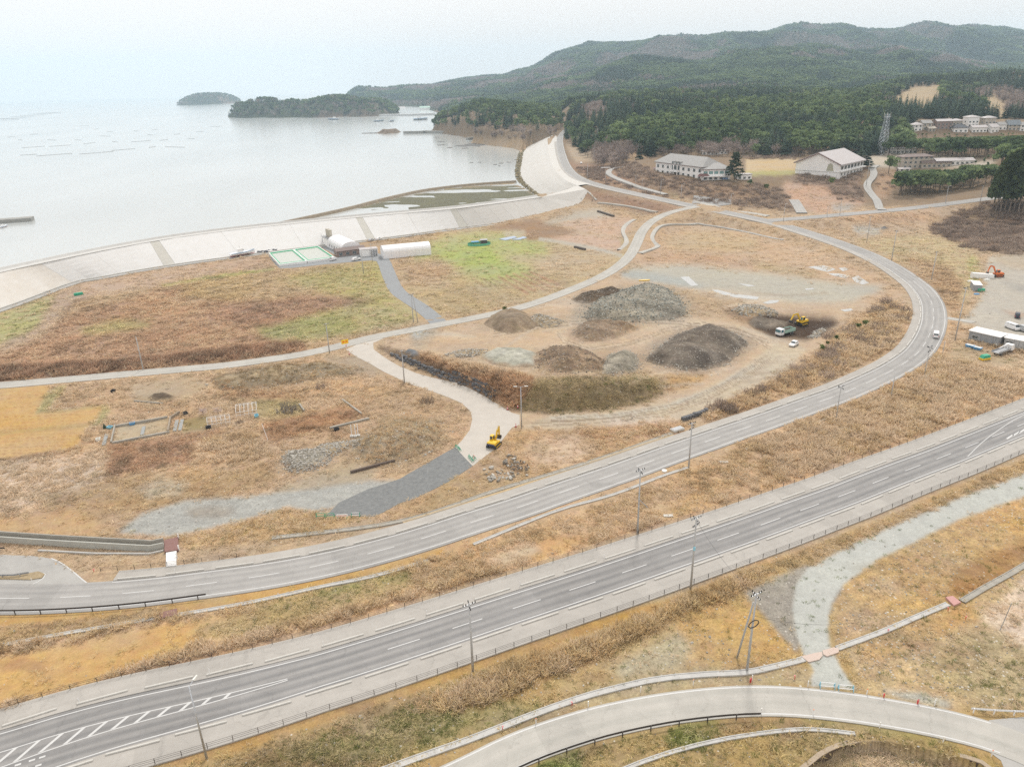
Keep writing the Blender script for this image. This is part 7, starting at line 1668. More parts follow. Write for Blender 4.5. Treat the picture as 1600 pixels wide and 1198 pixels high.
MB().bx(-3.8, 1.45, -1.15, 1.15, .95, 1.1).bx(-3.8, 1.45, -1.15, -1.05, 1.1, 2.0).bx(-3.8, 1.45, 1.05, 1.15, 1.1, 2.0).bx(1.3, 1.45, -1.05, 1.05, 1.1, 2.2).bx(-3.8, -3.7, -1.05, 1.05, 1.1, 1.9).build('bed', M_TGRN, tr)
MB().loft([[(-3.6, -1.0, 1.2), (1.2, -1.0, 1.2), (1.2, 1.0, 1.2), (-3.6, 1.0, 1.2)], [(-2.2, -.4, 1.95), (.2, -.4, 2.05), (.2, .4, 2.05), (-2.2, .4, 1.95)]]).build('soil_load', mat('loaded_soil', alb(112, 100, 88), .95, noise=.2, nscale=2), tr)
wheels(tr, (2.6, -1.6, -2.8), .95, .48, .3)
# crane truck lying low beside the containers
ct = thing('crane_truck', W(1566, 552, .03), 'grey flatbed truck with a folded crane and a red tip behind the green bin', 'truck', head((1555, 556), (1580, 548)))
MB().bx(-4.2, 2.2, -1.1, 1.1, .9, 1.1).bx(-4.2, 2.2, -1.1, -1.0, 1.1, 1.45).bx(-4.2, 2.2, 1.0, 1.1, 1.1, 1.45).build('bed', M_GREY, ct)
MB().loft([[(2.5, -1.1, .6), (2.5, 1.1, .6), (2.5, 1.05, 2.3), (2.5, -1.05, 2.3)], [(4.2, -1.1, .6), (4.2, 1.1, .6), (4.0, 1.0, 2.3), (4.0, -1.0, 2.3)]]).build('cab', M_CWHT, ct, .06)
MB().poly([(4.17, -.9, 1.4), (4.17, .9, 1.4), (4.06, .85, 2.1), (4.06, -.85, 2.1)]).build('windscreen', M_GLASS, ct)
MB().tube((2.0, 0, 2.5), (-2.4, 0, 2.1), .18, .14, 6).tube((2.2, 0, .9), (2.2, 0, 2.5), .25, .2, 8).build('crane_arm', M_CWHT, ct); MB().tube((4.25, .3, 1.0), (5.0, .3, 1.2), .35, .25, 8).build('hose_reel', M_RED, ct)
wheels(ct, (3.2, -2.4), .9, .42, .28)
# excavators: joints given as points in the machine's own plane (x forward, z up)
def excavator(p, rz, label, m, s, boom, bucket_open=True, dark=None, swing=0.0):
 r = thing('excavator', p, label, 'excavator', rz); r.scale = (s, s, s)
 for sy in (-1, 1):
  t = MB(); n = 8
  prof = [(1.5 + .38 * cos(a), .4 + .38 * sin(a)) for a in np.linspace(-pi / 2, pi / 2, n)] + [(-1.5 + .38 * cos(a), .4 + .38 * sin(a)) for a in np.linspace(pi / 2, 1.5 * pi, n)]
  t.prism(prof, sy * 1.05 - .28, sy * 1.05 + .28).build('track', M_BLK, r)
  MB().bx(-1.3, 1.3, sy * 1.05 - .3, sy * 1.05 + .3, .28, .52).build('track_frame', m, r)
 MB().bx(-.9, .9, -.8, .8, .35, .7).tube((0, 0, .6), (0, 0, .85), .7, n=16).build('undercarriage', M_BLK, r)
 up_ = bpy.data.objects.new('upper_body', None); 
 hb_ = MB().prism([(-1.75, .85), (1.25, .85), (1.25, 1.3), (.2, 1.35), (-.2, 1.65), (-1.6, 1.65), (-1.85, 1.3)], -1.15, 1.15).build('house', m, r, .06); hb_.rotation_euler = (0, 0, swing)
 cw = MB().prism([(-2.0, .82), (-1.55, .82), (-1.5, 1.4), (-1.9, 1.35)], -1.12, 1.12).build('counterweight', dark or M_DARK, hb_, .04)
 c = MB().prism([(-.15, 1.3), (1.2, 1.3), (1.25, 1.9), (1.0, 2.75), (-.1, 2.75)], .25, 1.12).build('cab', m, hb_, .05)
 MB().poly([(1.265, .32, 1.85), (1.265, 1.05, 1.85), (1.045, 1.0, 2.65), (1.045, .37, 2.65)]).build('windscreen', M_TEALG, c)
 for yy, sg in ((1.135, 1), (.235, -1)): MB().poly([(0, yy, 1.8), (1.1, yy, 1.8), (.9, yy, 2.6), (0, yy, 2.6)][::sg]).build('cab_window', M_GLASS, c)
 MB().poly([(-.165, 1.0, 1.8), (-.165, .35, 1.8), (-.115, .35, 2.6), (-.115, 1.0, 2.6)]).build('rear_window', M_GLASS, c)
 for k, (a, b, w0, w1, nm) in enumerate([(boom[0], boom[1], .2, .26, 'boom'), (boom[1], boom[2], .26, .2, 'boom'), (boom[2], boom[3], .2, .13, 'stick')]):
  d = Vector((b[0] - a[0], 0, b[1] - a[1])).normalized(); n_ = Vector((-d.z, 0, d.x)); A, B_ = Vector((a[0], -.15, a[1])), Vector((b[0], -.15, b[1]))
  MB().loft([[A - n_ * w0, A - n_ * w0 + Vector((0, .34, 0)), A + n_ * w0 + Vector((0, .34, 0)), A + n_ * w0], [B_ - n_ * w1, B_ - n_ * w1 + Vector((0, .34, 0)), B_ + n_ * w1 + Vector((0, .34, 0)), B_ + n_ * w1]]).build(nm, m, hb_)
 MB().tube((boom[0][0] + .2, .02, boom[0][1] - .2), ((boom[0][0] + boom[1][0]) / 2, .02, (boom[0][1] + boom[1][1]) / 2 - .15), .07, n=6).tube((boom[1][0], .02, boom[1][1] + .3), (boom[2][0] - .1, .02, boom[2][1] + .3), .07, n=6).build('hydraulic_ram', M_STEEL, hb_)
 e = boom[3]; q = -1 if bucket_open else 1
 MB().prism([(e[0] - .1, e[1] + .15), (e[0] + .35, e[1] - .1), (e[0] + .3, e[1] - .75), (e[0] - .25, e[1] - .95), (e[0] - .75, e[1] - .75), (e[0] - .3, e[1] - .55)], -.5, .5).build('bucket', M_DARK, hb_)
 return r
excavator(W(772, 697, .06), head((766, 702), (783, 686)), 'small yellow excavator with folded arm parked on the concrete ramp', M_YEL, .92, [(1.0, 1.3), (2.0, 3.3), (3.0, 4.2), (3.1, 1.7)], dark=mat('navy_weight', (.03, .035, .08), .5))
excavator(W(1252, 508, .3), head((1255, 506), (1228, 514)) , 'yellow excavator with a black cab loading the dump truck in the pit', M_YEL, 1.1, [(1.0, 1.4), (2.6, 4.0), (4.4, 3.9), (5.4, 2.4)])
excavator(W(1558, 432, .05), head((1560, 431), (1545, 432)), 'orange excavator at the back of the grey lot', M_ORA, 1.05, [(1.0, 1.4), (2.2, 3.9), (3.6, 4.2), (4.2, 1.9)])
# ------------------------------------------------------------------ signs, barriers, posts
sgn = thing('road_sign', W(540, 544), 'yellow sign board with red arrows on white legs at the lane fork', 'road sign', head((525, 546), (556, 540)))
MB().bx(-1.15, 1.15, -.05, .05, 1.5, 2.9).build('board', mat('sign_yellow', (.85, .55, .01), .5), sgn)
am = MB()
for x0 in (-.95, .05):
 am.poly([(x0, -.056, 2.1), (x0 + .5, -.056, 2.1), (x0 + .5, -.056, 2.33), (x0, -.056, 2.33)][::1]); am.poly([(x0 + .5, -.056, 1.92), (x0 + .88, -.056, 2.215), (x0 + .5, -.056, 2.5)])
am.build('red_arrows', mat('sign_red', (.75, .02, .01), .5), sgn)
for x in (-.8, .8): MB().bx(x - .05, x + .05, -.04, .04, -.2, 1.5).build('leg', M_WPNT, sgn)
for q, l in (((541, 541), 'red and white drum below the yellow sign'), ((546, 554), 'red and white cone on the near edge of the lane fork'), ((793, 640), 'red and white post at the yard gate, left of two'), ((809, 637), 'red and white post at the yard gate, right of two'), ((806, 667), 'red post at the tip of the concrete ramp')):
 r = thing('safety_cone', W(*q), l, 'cone'); MB().tube((0, 0, 0), (0, 0, .9), .22, .06, 10).build('cone_body', M_RED, r); MB().tube((0, 0, .4), (0, 0, .62), .16, .12, 10).build('white_band', M_WPNT, r); MB().bx(-.28, .28, -.28, .28, 0, .05).build('base', M_BLK, r)
def barrier(p, rz, label, L=2.0, m1=M_LBLUE, m2=M_WPNT, h=.95):
 r = thing('barrier', p, label, 'barrier', rz, 'road barriers')
 for x in (-L / 2, L / 2):
  MB().tube((x, -.3, 0), (x, 0, h), .05, n=6).tube((x, .3, 0), (x, 0, h), .05, n=6).bx(x - .05, x + .05, -.25, .25, .3, .38).build('leg', m1, r)
 MB().tube((-L / 2, 0, h * .95), (L / 2, 0, h * .95), .05, n=6).build('rail', m2, r); MB().tube((-L / 2, -.16, h * .45), (L / 2, -.16, h * .45), .05, n=6).build('rail', m2, r); return r
hb0 = head((1282, 1072), (1306, 1074))
barrier(W(1292, 1074), hb0, 'blue legged white barrier across the pale gravel track, left of two', 1.9); barrier(W(1321, 1078), hb0, 'blue legged white barrier across the pale gravel track, right of two', 1.9)
hb1 = head((711, 699), (738, 728))
for q, l in (((714, 700), 'green barrier frame at the upper corner where the dark track begins'), ((718, 703.5), 'green barrier frame lying by the upper corner of the dark track')): barrier(W(*q, .05), hb1 + rnd.uniform(-.3, .3), l, .8, M_GREEN, M_GREEN, .8)
for q, l, m in (((734, 716), 'green barrier frame beside the lower corner of the dark track', M_GREEN), ((738, 720.5), 'front green barrier frame at the lower corner of the dark track', M_GREEN), ((741, 717), 'red railed barrier at the lower corner of the dark track', M_RED)): barrier(W(*q, .05), hb1 + rnd.uniform(-.3, .3), l, .9, M_GREEN, m, .8)
hb2 = head((505, 808), (575, 806))
for q, l, m in (((501, 808), 'green barrier legs at the left end of the dark track barricade', M_GREEN), ((516, 808), 'green barrier next to the white board of the barricade', M_GREEN), ((556, 807), 'green barrier at the right end of the dark track barricade', M_WPNT)): barrier(W(*q, .05), hb2, l, 1.6, M_GREEN, m, .9)
bd = thing('barrier_board', W(535, 809), 'white board with an orange stripe closing the end of the dark track', 'barrier', hb2); MB().bx(-1.1, 1.1, -.03, .03, .35, .85).build('board', M_WPNT, bd); MB().bx(-.9, .9, -.045, -.03, .5, .62).build('stripe', M_ORA, bd)
for x in (-.9, .9): MB().bx(x - .04, x + .04, -.3, .3, 0, .08).bx(x - .03, x + .03, -.02, .02, .05, .5).build('leg', M_GREEN, bd)
for k, q in enumerate([(837.5, 1131), (919, 1104), (1001, 1081), (1083, 1070), (1175, 1063), (1262, 1072), (1354, 1085), (1460, 1102), (1189, 1115), (1270, 1117), (1374, 1137), (1473, 1160), (1549, 1181)]):
 r = thing('delineator', W(*q), f"white reflector post on the ramp road's {'far' if k < 8 else 'near'} edge, " + ['below the red stake', 'by the first green tufts', 'above the bend crown', 'before the twin poles', 'next to the pink stakes', 'left of the blue barriers', 'right of the blue barriers', 'close to the white guardrail', 'past the black guardrail', 'opposite the blue barriers', 'over the retaining wall top', 'midway to the road mouth', 'nearest the road mouth'][k], 'reflector post', 0, 'reflector posts along the ramp road')
 MB().tube((0, 0, -.1), (0, 0, .95), .06, n=8).build('post', M_WPNT, r); MB().tube((0, 0, .95), (0, 0, 1.02), .075, n=8).build('reflector', M_ORA if k % 3 == 0 else M_LAMP, r)
for k, (q, l) in enumerate([((1172, 1065), 'pink marker stakes bundled beside the twin poles'), ((1380, 1089), 'pink marker stakes right of the blue barriers'), ((1434, 1100), 'pink marker stakes near the white guardrail'), ((1241, 1060), 'lone red stake left of the pink plates'), ((893, 1101), 'lone red stake where the drain bends'), ((786, 1139), 'red stake along the white drain by the green tufts'), ((1388, 988), 'red stake beside the upper white drain'), ((1480, 953), 'red stake under the pink cover'), ((1509, 967), 'red stake on the orange slope below the dark drain'), ((148, 893), 'red stake in the grass by the side road')]):
 r = thing('marker_stake', W(*q), l, 'stake', 0, 'marker stakes'); b = MB()
 for _ in range(3 if k < 3 else 1): x, y = rnd.uniform(-.12, .12), rnd.uniform(-.12, .12); b.tube((x, y, -.1), (x * 2, y * 2, .8 if k < 3 else .6), .05, n=6)
 b.build('stake', M_RED, r); MB().tube((0, 0, .5), (0, 0, .62), .09, n=6).build('ribbon', mat('pink_tape', (.75, .25, .28), .6), r)
for k in range(0, 14):     # slim reflector posts on the kerbs
 P_, l_, pr = (HW, 4.6, 'highway') if k < 8 else (R1, 4.05, 'curved road')
 s_ = (9 + 16.4 * k) if k < 8 else 40 + 25 * (k - 8)
 p, a, _ = at_run(P_, s_); l_ += wf(s_) if k < 8 else 0; r = thing('kerb_post', (p[0] - sin(a) * l_, p[1] + cos(a) * l_, p[2] + .25), f'slim white post standing on a kerb block of the {pr}', 'reflector post', 0, f'kerb posts of the {pr}')
 MB().tube((0, 0, 0), (0, 0, .8), .045, n=6).build('post', M_WPNT, r)
# ------------------------------------------------------------------ buildings
M_WALLW = mat('white_wall', (.84, .835, .82), .7, noise=.03, nscale=.3); M_WALLC = mat('cream_wall', alb(228, 216, 198), .8, noise=.08, nscale=.4); M_ROOFG = mat('grey_tile_roof', alb(186, 184, 180), .7, noise=.1, nscale=.5)
M_ROOFP = mat('pale_roof', alb(224, 216, 214), .6, noise=.04, nscale=.3); M_FASC = mat('maroon_fascia', alb(150, 104, 100), .7); M_WIN = mat('window_glass', (.06, .08, .09), .1, spec=.8); M_FRM = mat('window_frame', (.55, .55, .54), .5); M_ROOFD = mat('slate_blue_roof', alb(140, 152, 160), .6, noise=.08, nscale=.5); M_ROOFN = mat('navy_tile_roof', alb(92, 98, 108), .5, noise=.1, nscale=.8); M_TENT = mat('tent_fabric', (.82, .82, .83), .45); M_BRICK = mat('dull_red_wall', alb(186, 160, 150), .8, noise=.1, nscale=.6); M_ROOFB = mat('brown_roof', alb(150, 128, 120), .7, noise=.1, nscale=.6)
def win(r, x, y, z, w_, h, ax, m=M_WIN, frame=M_FRM):
 """a window set in a wall: frame proud of the wall with the pane in it; ax 'x' faces +-y, 'y' faces +-x"""
 f = MB(); t = .09
 if ax[0] == 'y':
  s = 1 if ax[1] == '+' else -1; o = y + s * .03
  for a, b, c, d in ((-w_ / 2 - t, -w_ / 2, -t, h + t), (w_ / 2, w_ / 2 + t, -t, h + t), (-w_ / 2, w_ / 2, -t, 0), (-w_ / 2, w_ / 2, h, h + t), (-t / 3, t / 3, 0, h)): f.bx(x + a, x + b, min(o, o + s * .08), max(o, o + s * .08), z + c, z + d)
  g = MB().bx(x - w_ / 2, x + w_ / 2, min(o - s * .05, o + s * .03), max(o - s * .05, o + s * .03), z, z + h)
 else:
  s = 1 if ax[1] == '+' else -1; o = x + s * .03
  for a, b, c, d in ((-w_ / 2 - t, -w_ / 2, -t, h + t), (w_ / 2, w_ / 2 + t, -t, h + t), (-w_ / 2, w_ / 2, -t, 0), (-w_ / 2, w_ / 2, h, h + t), (-t / 3, t / 3, 0, h)): f.bx(min(o, o + s * .08), max(o, o + s * .08), y + a, y + b, z + c, z + d)
  g = MB().bx(min(o - s * .05, o + s * .03), max(o - s * .05, o + s * .03), y - w_ / 2, y + w_ / 2, z, z + h)
 q = f.build('window', frame, r); g.build('pane', m, q)
def hip(L, D, z, h, ov=.7, ridge=None):
 a, b = L / 2 + ov, D / 2 + ov; rg = ridge if ridge is not None else max(.1, L / 2 - D / 2)
 return MB().loft([[(-a, -b, z), (a, -b, z), (a, b, z), (-a, b, z)], [(-rg, -.05, z + h), (rg, -.05, z + h), (rg, .05, z + h), (-rg, .05, z + h)]]).bx(-a + .02, a - .02, -b + .02, b - .02, z - .18, z - .002)
def gable(L, D, z, h, ov=.6):
 a, b = L / 2 + ov, D / 2 + ov
 m = MB(); k = [(-b, z - .15), (-b, z), (0, z + h), (b, z), (b, z - .15), (0, z + h - .18)]
 m.loft([[(-a, y, q) for y, q in k], [(a, y, q) for y, q in k]]); return m
def at_ground(px, py, dz=0.0): return W(px, py, dz)
def perp_size(p, q): return (W(*q).xy - W(*p).xy).length
# school: two storeys, grey hipped roofs with maroon eaves
g0, g1 = W(1026, 268), W(1098, 281); sa = atan2(g1.y - g0.y, g1.x - g0.x); sl_ = (g1.xy - g0.xy).length
sch = thing('school', ((g0.x + g1.x) / 2 - sin(sa) * 8, (g0.y + g1.y) / 2 + cos(sa) * 8, min(g0.z, g1.z) - .3), 'two storey white school with grey hipped roofs and maroon eaves above the scrub slope', 'school', sa)
L1, D1, Hs = sl_, 18.0, 8.2
MB().bx(-L1 / 2, L1 / 2, -D1 / 2, D1 / 2, -2, Hs).build('wall', M_WALLW, sch)
hip(L1, D1, Hs + .45, 5.4, 1.2, L1 / 2 - 5).build('roof', M_ROOFG, sch); MB().bx(-L1 / 2 - 1.1, L1 / 2 + 1.1, -D1 / 2 - 1.1, D1 / 2 + 1.1, Hs, Hs + .44).build('eaves', M_FASC, sch)
for fl_ in (0, 1):
 for k in range(9):
  x = -L1 / 2 + 2.6 + k * (L1 - 5) / 8
  if 3 <= k <= 4: continue
  win(sch, x, -D1 / 2, 1.0 + fl_ * 3.9, 2.0, 1.9, 'y-')
xb_ = -L1 / 2 + 2.6 + 3.5 * (L1 - 5) / 8
MB().bx(xb_ - 4.2, xb_ + 4.2, -D1 / 2 - 2.2, -D1 / 2 + .05, 3.4, 4.7).build('balcony', M_WALLW, sch)
MB().bx(xb_ - 4, xb_ + 4, -D1 / 2 - .06, -D1 / 2 + .02, .2, 3.3).bx(xb_ - 4, xb_ + 4, -D1 / 2 - .07, -D1 / 2 + .02, 4.75, 7.4).build('dark_opening', M_WIN, sch)
for x in (xb_ - 3.9, xb_, xb_ + 3.9): MB().bx(x - .25, x + .25, -D1 / 2 - 2.2, -D1 / 2 - 1.7, -.5, Hs).build('column', M_WALLW, sch)
for k, x in enumerate((xb_ - 2.6, xb_ + 1.2, xb_ + 4.6)):
 d_ = MB().bx(x - .7, x + .7, -D1 / 2 - .8, -D1 / 2 + 3, Hs + .4, Hs + 2.2).build('dormer', M_ROOFG, sch); MB().bx(x - .45, x + .45, -D1 / 2 - .86, -D1 / 2 - .79, Hs + .7, Hs + 1.9).build('dormer_window', M_WIN, d_)
MB().bx(-L1 / 2 - 5, -L1 / 2 - .02, -D1 / 2 + 2, D1 / 2 - 2, -1, 3.4).build('porch_wall', M_WALLW, sch); MB().loft([[(-L1 / 2 - 5.8, -D1 / 2 + 1, 3.41), (-L1 / 2 - .03, -D1 / 2 + 1, 3.41), (-L1 / 2 - .03, D1 / 2 - 1, 3.41), (-L1 / 2 - 5.8, D1 / 2 - 1, 3.41)], [(-L1 / 2 - 3, -3, 4.8), (-L1 / 2 - .03, -3, 5.0), (-L1 / 2 - .03, 3, 5.0), (-L1 / 2 - 3, 3, 4.8)]]).build('porch_roof', M_FASC, sch)
e0, e1 = W(1096, 283), W(1141, 281); ea = atan2(e1.y - e0.y, e1.x - e0.x); L2 = (e1.xy - e0.xy).length
ann = thing('school_wing', ((e0.x + e1.x) / 2 - sin(ea) * 8, (e0.y + e1.y) / 2 + cos(ea) * 8, min(e0.z, e1.z) - .3), 'right wing of the school with teal windows, beside the tall fir', 'school wing', ea)
MB().bx(-L2 / 2, L2 / 2, -7.5, 7.5, -2, 7.4).build('wall', M_WALLW, ann); hip(L2, 15, 7.85, 3.2, 1.0, L2 / 2 - 6).build('roof', M_ROOFG, ann); MB().bx(-L2 / 2 - .9, L2 / 2 + .9, -8.4, 8.4, 7.4, 7.84).build('eaves', M_FASC, ann)
M_TEALW = mat('teal_window', (.16, .30, .30), .15)
for k in range(5):
 x = -L2 / 2 + 2.5 + k * (L2 - 5) / 4; win(ann, x, -7.5, 4.6, 2.6, 1.8, 'y-', M_TEALW); win(ann, x, -7.5, 1.0, 1.8, 1.6, 'y-')
MB().bx(-L2 / 2 + 1, L2 / 2 - 4, -10.5, -7.52, 3.1, 3.4).build('canopy', M_WALLW, ann); MB().loft([[(-L2 / 2 - 3, -9.6, 3.42), (-L2 / 2 + 5, -9.6, 3.42), (-L2 / 2 + 5, -7.52, 3.42), (-L2 / 2 - 3, -7.52, 3.42)], [(-L2 / 2 - 1.5, -8, 5), (-L2 / 2 + 3.5, -8, 5), (-L2 / 2 + 3.5, -7.6, 5), (-L2 / 2 - 1.5, -7.6, 5)]]).build('entrance_roof', M_FASC, ann)
# gymnasium
q0, q1, q2 = W(1242, 271), W(1305, 273), W(1341, 262)
ga = radians(-46); GL, GD = 31.0, 38.0
gym = thing('gymnasium', (q0.x + cos(ga) * GL / 2 - sin(ga) * GD / 2, q0.y + sin(ga) * GL / 2 + cos(ga) * GD / 2, q0.z - .3), 'large white gymnasium with a pale pitched roof at the end of the school field', 'gymnasium', ga)
GH = 7.6; RH_ = 6.6
MB().loft([[(-GL / 2, -GD / 2, -2), (GL / 2, -GD / 2, -2), (GL / 2, -GD / 2, GH), (0, -GD / 2, GH + RH_), (-GL / 2, -GD / 2, GH)], [(-GL / 2, GD / 2, -2), (GL / 2, GD / 2, -2), (GL / 2, GD / 2, GH), (0, GD / 2, GH + RH_), (-GL / 2, GD / 2, GH)]]).build('wall', M_WALLW, gym)
k = [(-GL / 2 - 1.2, GH - .5), (0, GH + RH_ + .05), (GL / 2 + 1.2, GH - .5), (GL / 2 + 1.2, GH + .3), (0, GH + RH_ + .85), (-GL / 2 - 1.2, GH + .3)]
MB().loft([[(x, -GD / 2 - 1.4, z) for x, z in k], [(x, GD / 2 + 1.4, z) for x, z in k]]).build('roof', M_ROOFP, gym)
kb = [(-GL / 2 - 1.21, GH - .52), (0, GH + RH_ + .03), (GL / 2 + 1.21, GH - .52), (GL / 2 + 1.21, GH - .05), (0, GH + RH_ + .5), (-GL / 2 - 1.21, GH - .05)]
MB().loft([[(x, -GD / 2 - 1.44, z) for x, z in kb], [(x, -GD / 2 - 1.401, z) for x, z in kb]]).build('barge_board', M_FASC, gym)
for j in range(7):
 y = -GD / 2 + 3 + j * (GD - 6) / 6; win(gym, GL / 2, y, 4.3, 3.6, 2.2, 'x+'); win(gym, GL / 2, y, .6, 1.6, 1.4, 'x+')
MB().bx(GL / 2 + .02, GL / 2 + 1.6, -GD / 2, GD / 2 + 2, 3.2, 3.6).build('gallery', M_WALLW, gym)
MB().bx(-GL / 2, GL / 2, -GD / 2 - .25, -GD / 2 - .02, 2.6, 2.9).build('band', M_FRM, gym)
MB().poly([(GL * .2, -GD / 2 - .03, 3.2), (GL * .2 + 5, -GD / 2 - .03, 3.2), (GL * .2 + 4.2, -GD / 2 - .03, 7.4), (GL * .2 + 2.5, -GD / 2 - .03, 8.4), (GL * .2 + .8, -GD / 2 - .03, 7.4)]).build('wall_emblem', mat('pale_olive_paint', alb(214, 212, 182), .7), gym)
for j in range(6): MB().bx(-GL / 2 + 4 + j * 6.5, -GL / 2 + 4.15 + j * 6.5, -GD / 2 - 2.2, -GD / 2 - 2.05, -1, 2.4).build('railing_post', M_FRM, gym)
def house(px, py, rz, L, D, h, rh, wall_m, roof_m, label, style='gable', floors=2, group=None, lower=None):
 p = W(px, py); r = thing('house', (p.x - sin(rz) * D / 2, p.y + cos(rz) * D / 2, p.z - .3), label, 'house', rz, group)
 MB().bx(-L / 2, L / 2, -D / 2, D / 2, -3, h).build('wall', wall_m, r)
 if style == 'flat': MB().bx(-L / 2 - .4, L / 2 + .4, -D / 2 - .4, D / 2 + .4, h + .001, h + .4).build('roof', roof_m, r)
 elif style == 'hip': hip(L, D, h + .2, rh).build('roof', roof_m, r)
 else:
  gable(L, D, h + .1, rh).build('roof', roof_m, r)
  for s in (-1, 1): MB().loft([[(s * L / 2 - s * .2, -D / 2, h), (s * L / 2 - s * .2, D / 2, h), (s * L / 2 - s * .2, 0, h + rh - .05)], [(s * L / 2 - s * .02, -D / 2, h), (s * L / 2 - s * .02, D / 2, h), (s * L / 2 - s * .02, 0, h + rh - .05)]]).build('gable_wall', wall_m, r)
 n = max(2, int(L / 3.2))
 for f_ in range(floors):
  for k in range(n): win(r, -L / 2 + L / n * (k + .5), -D / 2, .9 + f_ * 2.9, 1.5, 1.3, 'y-')
 for f_ in range(floors): win(r, -L / 2, 0, .9 + f_ * 2.9, 1.5, 1.3, 'x-')
 if lower: MB().bx(-L / 2 - 1, L / 2 + 1, -D / 2 - 2.2, -D / 2 - .02, 2.7, 2.95).build('lower_roof', lower, r)
 return r
hs = [(1434, 205, .15, 11, 8, 5.6, 2.2, M_WALLW, M_ROOFP, 'white house with a pale roof at the left end of the hilltop row', 'hip', None), (1448, 203, .1, 12, 9, 6, 2.6, M_WALLC, M_ROOFG, 'cream house with grey roof, second from the left end of the hilltop row', 'gable', None), (1456, 206, .1, 9, 7, 3.2, 1.6, M_WALLC, M_WALLC, 'low cream shed in front of the second hilltop house', 'gable', None),
  (1475, 202, .05, 20, 9, 7.2, 1.8, M_BRICK, M_ROOFP, 'long dull red hilltop block with a pale roof', 'gable', None), (1495, 201, .0, 13, 9, 7, 1.6, M_WALLC, M_ROOFP, 'cream hilltop house with a flat pink roof beyond the dull red block', 'hip', None), (1501, 207, -.05, 17, 9, 4.2, 3.0, M_WALLW, M_ROOFN, 'white hilltop house with a navy tiled roof in front of the row', 'hip', None),
  (1520, 198, .05, 14, 10, 8.6, 1.4, M_WALLW, M_ROOFP, 'tall white hilltop house with a white roof', 'hip', None), (1530, 207, .0, 18, 8, 4.6, 1.8, M_WALLW, M_ROOFP, 'long white hilltop house with a low pinkish roof', 'gable', None), (1546, 199, .05, 14, 9, 8.4, 1.6, M_WALLC, M_ROOFP, 'tall cream hilltop house with stepped pale roofs', 'hip', M_ROOFP),
  (1554, 207, .3, 12, 9, 4.8, 2.8, M_WALLW, M_ROOFP, 'white gabled hilltop house below the stepped roofs', 'gable', None), (1566, 203, .0, 10, 8, 4.6, 2.4, M_WALLW, M_ROOFG, 'small white hilltop house with a grey roof', 'gable', None), (1584, 204, -.05, 15, 10, 5, 4.2, M_WALLC, M_ROOFD, 'cream hilltop house with a big slate blue roof', 'gable', None), (1600, 205, -.1, 10, 9, 5.4, 2.6, M_WALLW, M_ROOFG, 'white hilltop house at the right edge of the row', 'gable', None)]
for px, py, rz, L, D, h, rh, wm, rm, lb, st, lo in hs: house(px, py, rz, L * .74, D * .9, h, rh, wm, rm, lb, st, 1 if h < 5 else 2, 'houses on the hilltop', lo)
ap = house(1433, 263, .05, 22, 9, 8.0, 1.6, M_WALLC, M_ROOFB, 'cream apartment block with a brown roof above the pine slope', 'hip', 3)
house(1414, 262, .05, 9, 8, 4.4, 1.6, M_WALLC, M_ROOFP, 'low cream annex left of the apartment block', 'gable', 1); house(1413, 269, .1, 8, 4, 2.4, .8, M_WALLW, M_ROOFP, 'small white shed at the top of the hillside drive', 'gable', 1)
house(1413, 240, .0, 20, 7, 4.0, .6, M_WALLW, M_ROOFP, 'long flat white shed beside the lattice tower', 'flat', 1); house(1463, 262, -.05, 20, 9, 3.6, 2.0, M_WALLC, M_ROOFB, 'low brown roofed house right of the apartment block', 'gable', 1); house(1492, 258, -.05, 26, 8, 3.2, 1.6, M_WALLW, M_ROOFP, 'long pale roof half hidden behind the pines', 'gable', 1)
house(1110, 242, .0, 14, 6, 3.0, .6, M_WALLW, M_ROOFP, 'low white shed behind the school, left of two', 'flat', 1); house(1122, 241, .0, 16, 6, 3.2, .6, M_WALLW, M_ROOFP, 'low white shed behind the school, right of two', 'flat', 1); house(1163, 281, .12, 10, 5, 3.6, .8, M_WALLW, M_ROOFP, 'small white building with an open front right of the tall fir', 'flat', 1)
for px, py, lb in ((648, 150, 'white far house on the hill across the bay'), (574, 149, 'small white far house above the island wood'), (626, 173, 'white harbour shed across the bay, left of two'), (664, 173, 'pale green harbour shed across the bay, right of two')):
 house(px, py, .1, 34, 16, 9, 5, M_WALLW, M_ROOFP if 'green' not in lb else M_TGRN, lb, 'gable', 1)
# slope slab below the school, sea wall side railings
cs_ = sheet('concrete_slope', [(1081, 319), (1084, 306), (1142, 313), (1143, 320)], mat('mesh_concrete', alb(182, 180, 176), .9, noise=.12, nscale=.6), 2, .3); tag(cs_, 'grey concrete slope facing below the school', 'retaining slope')
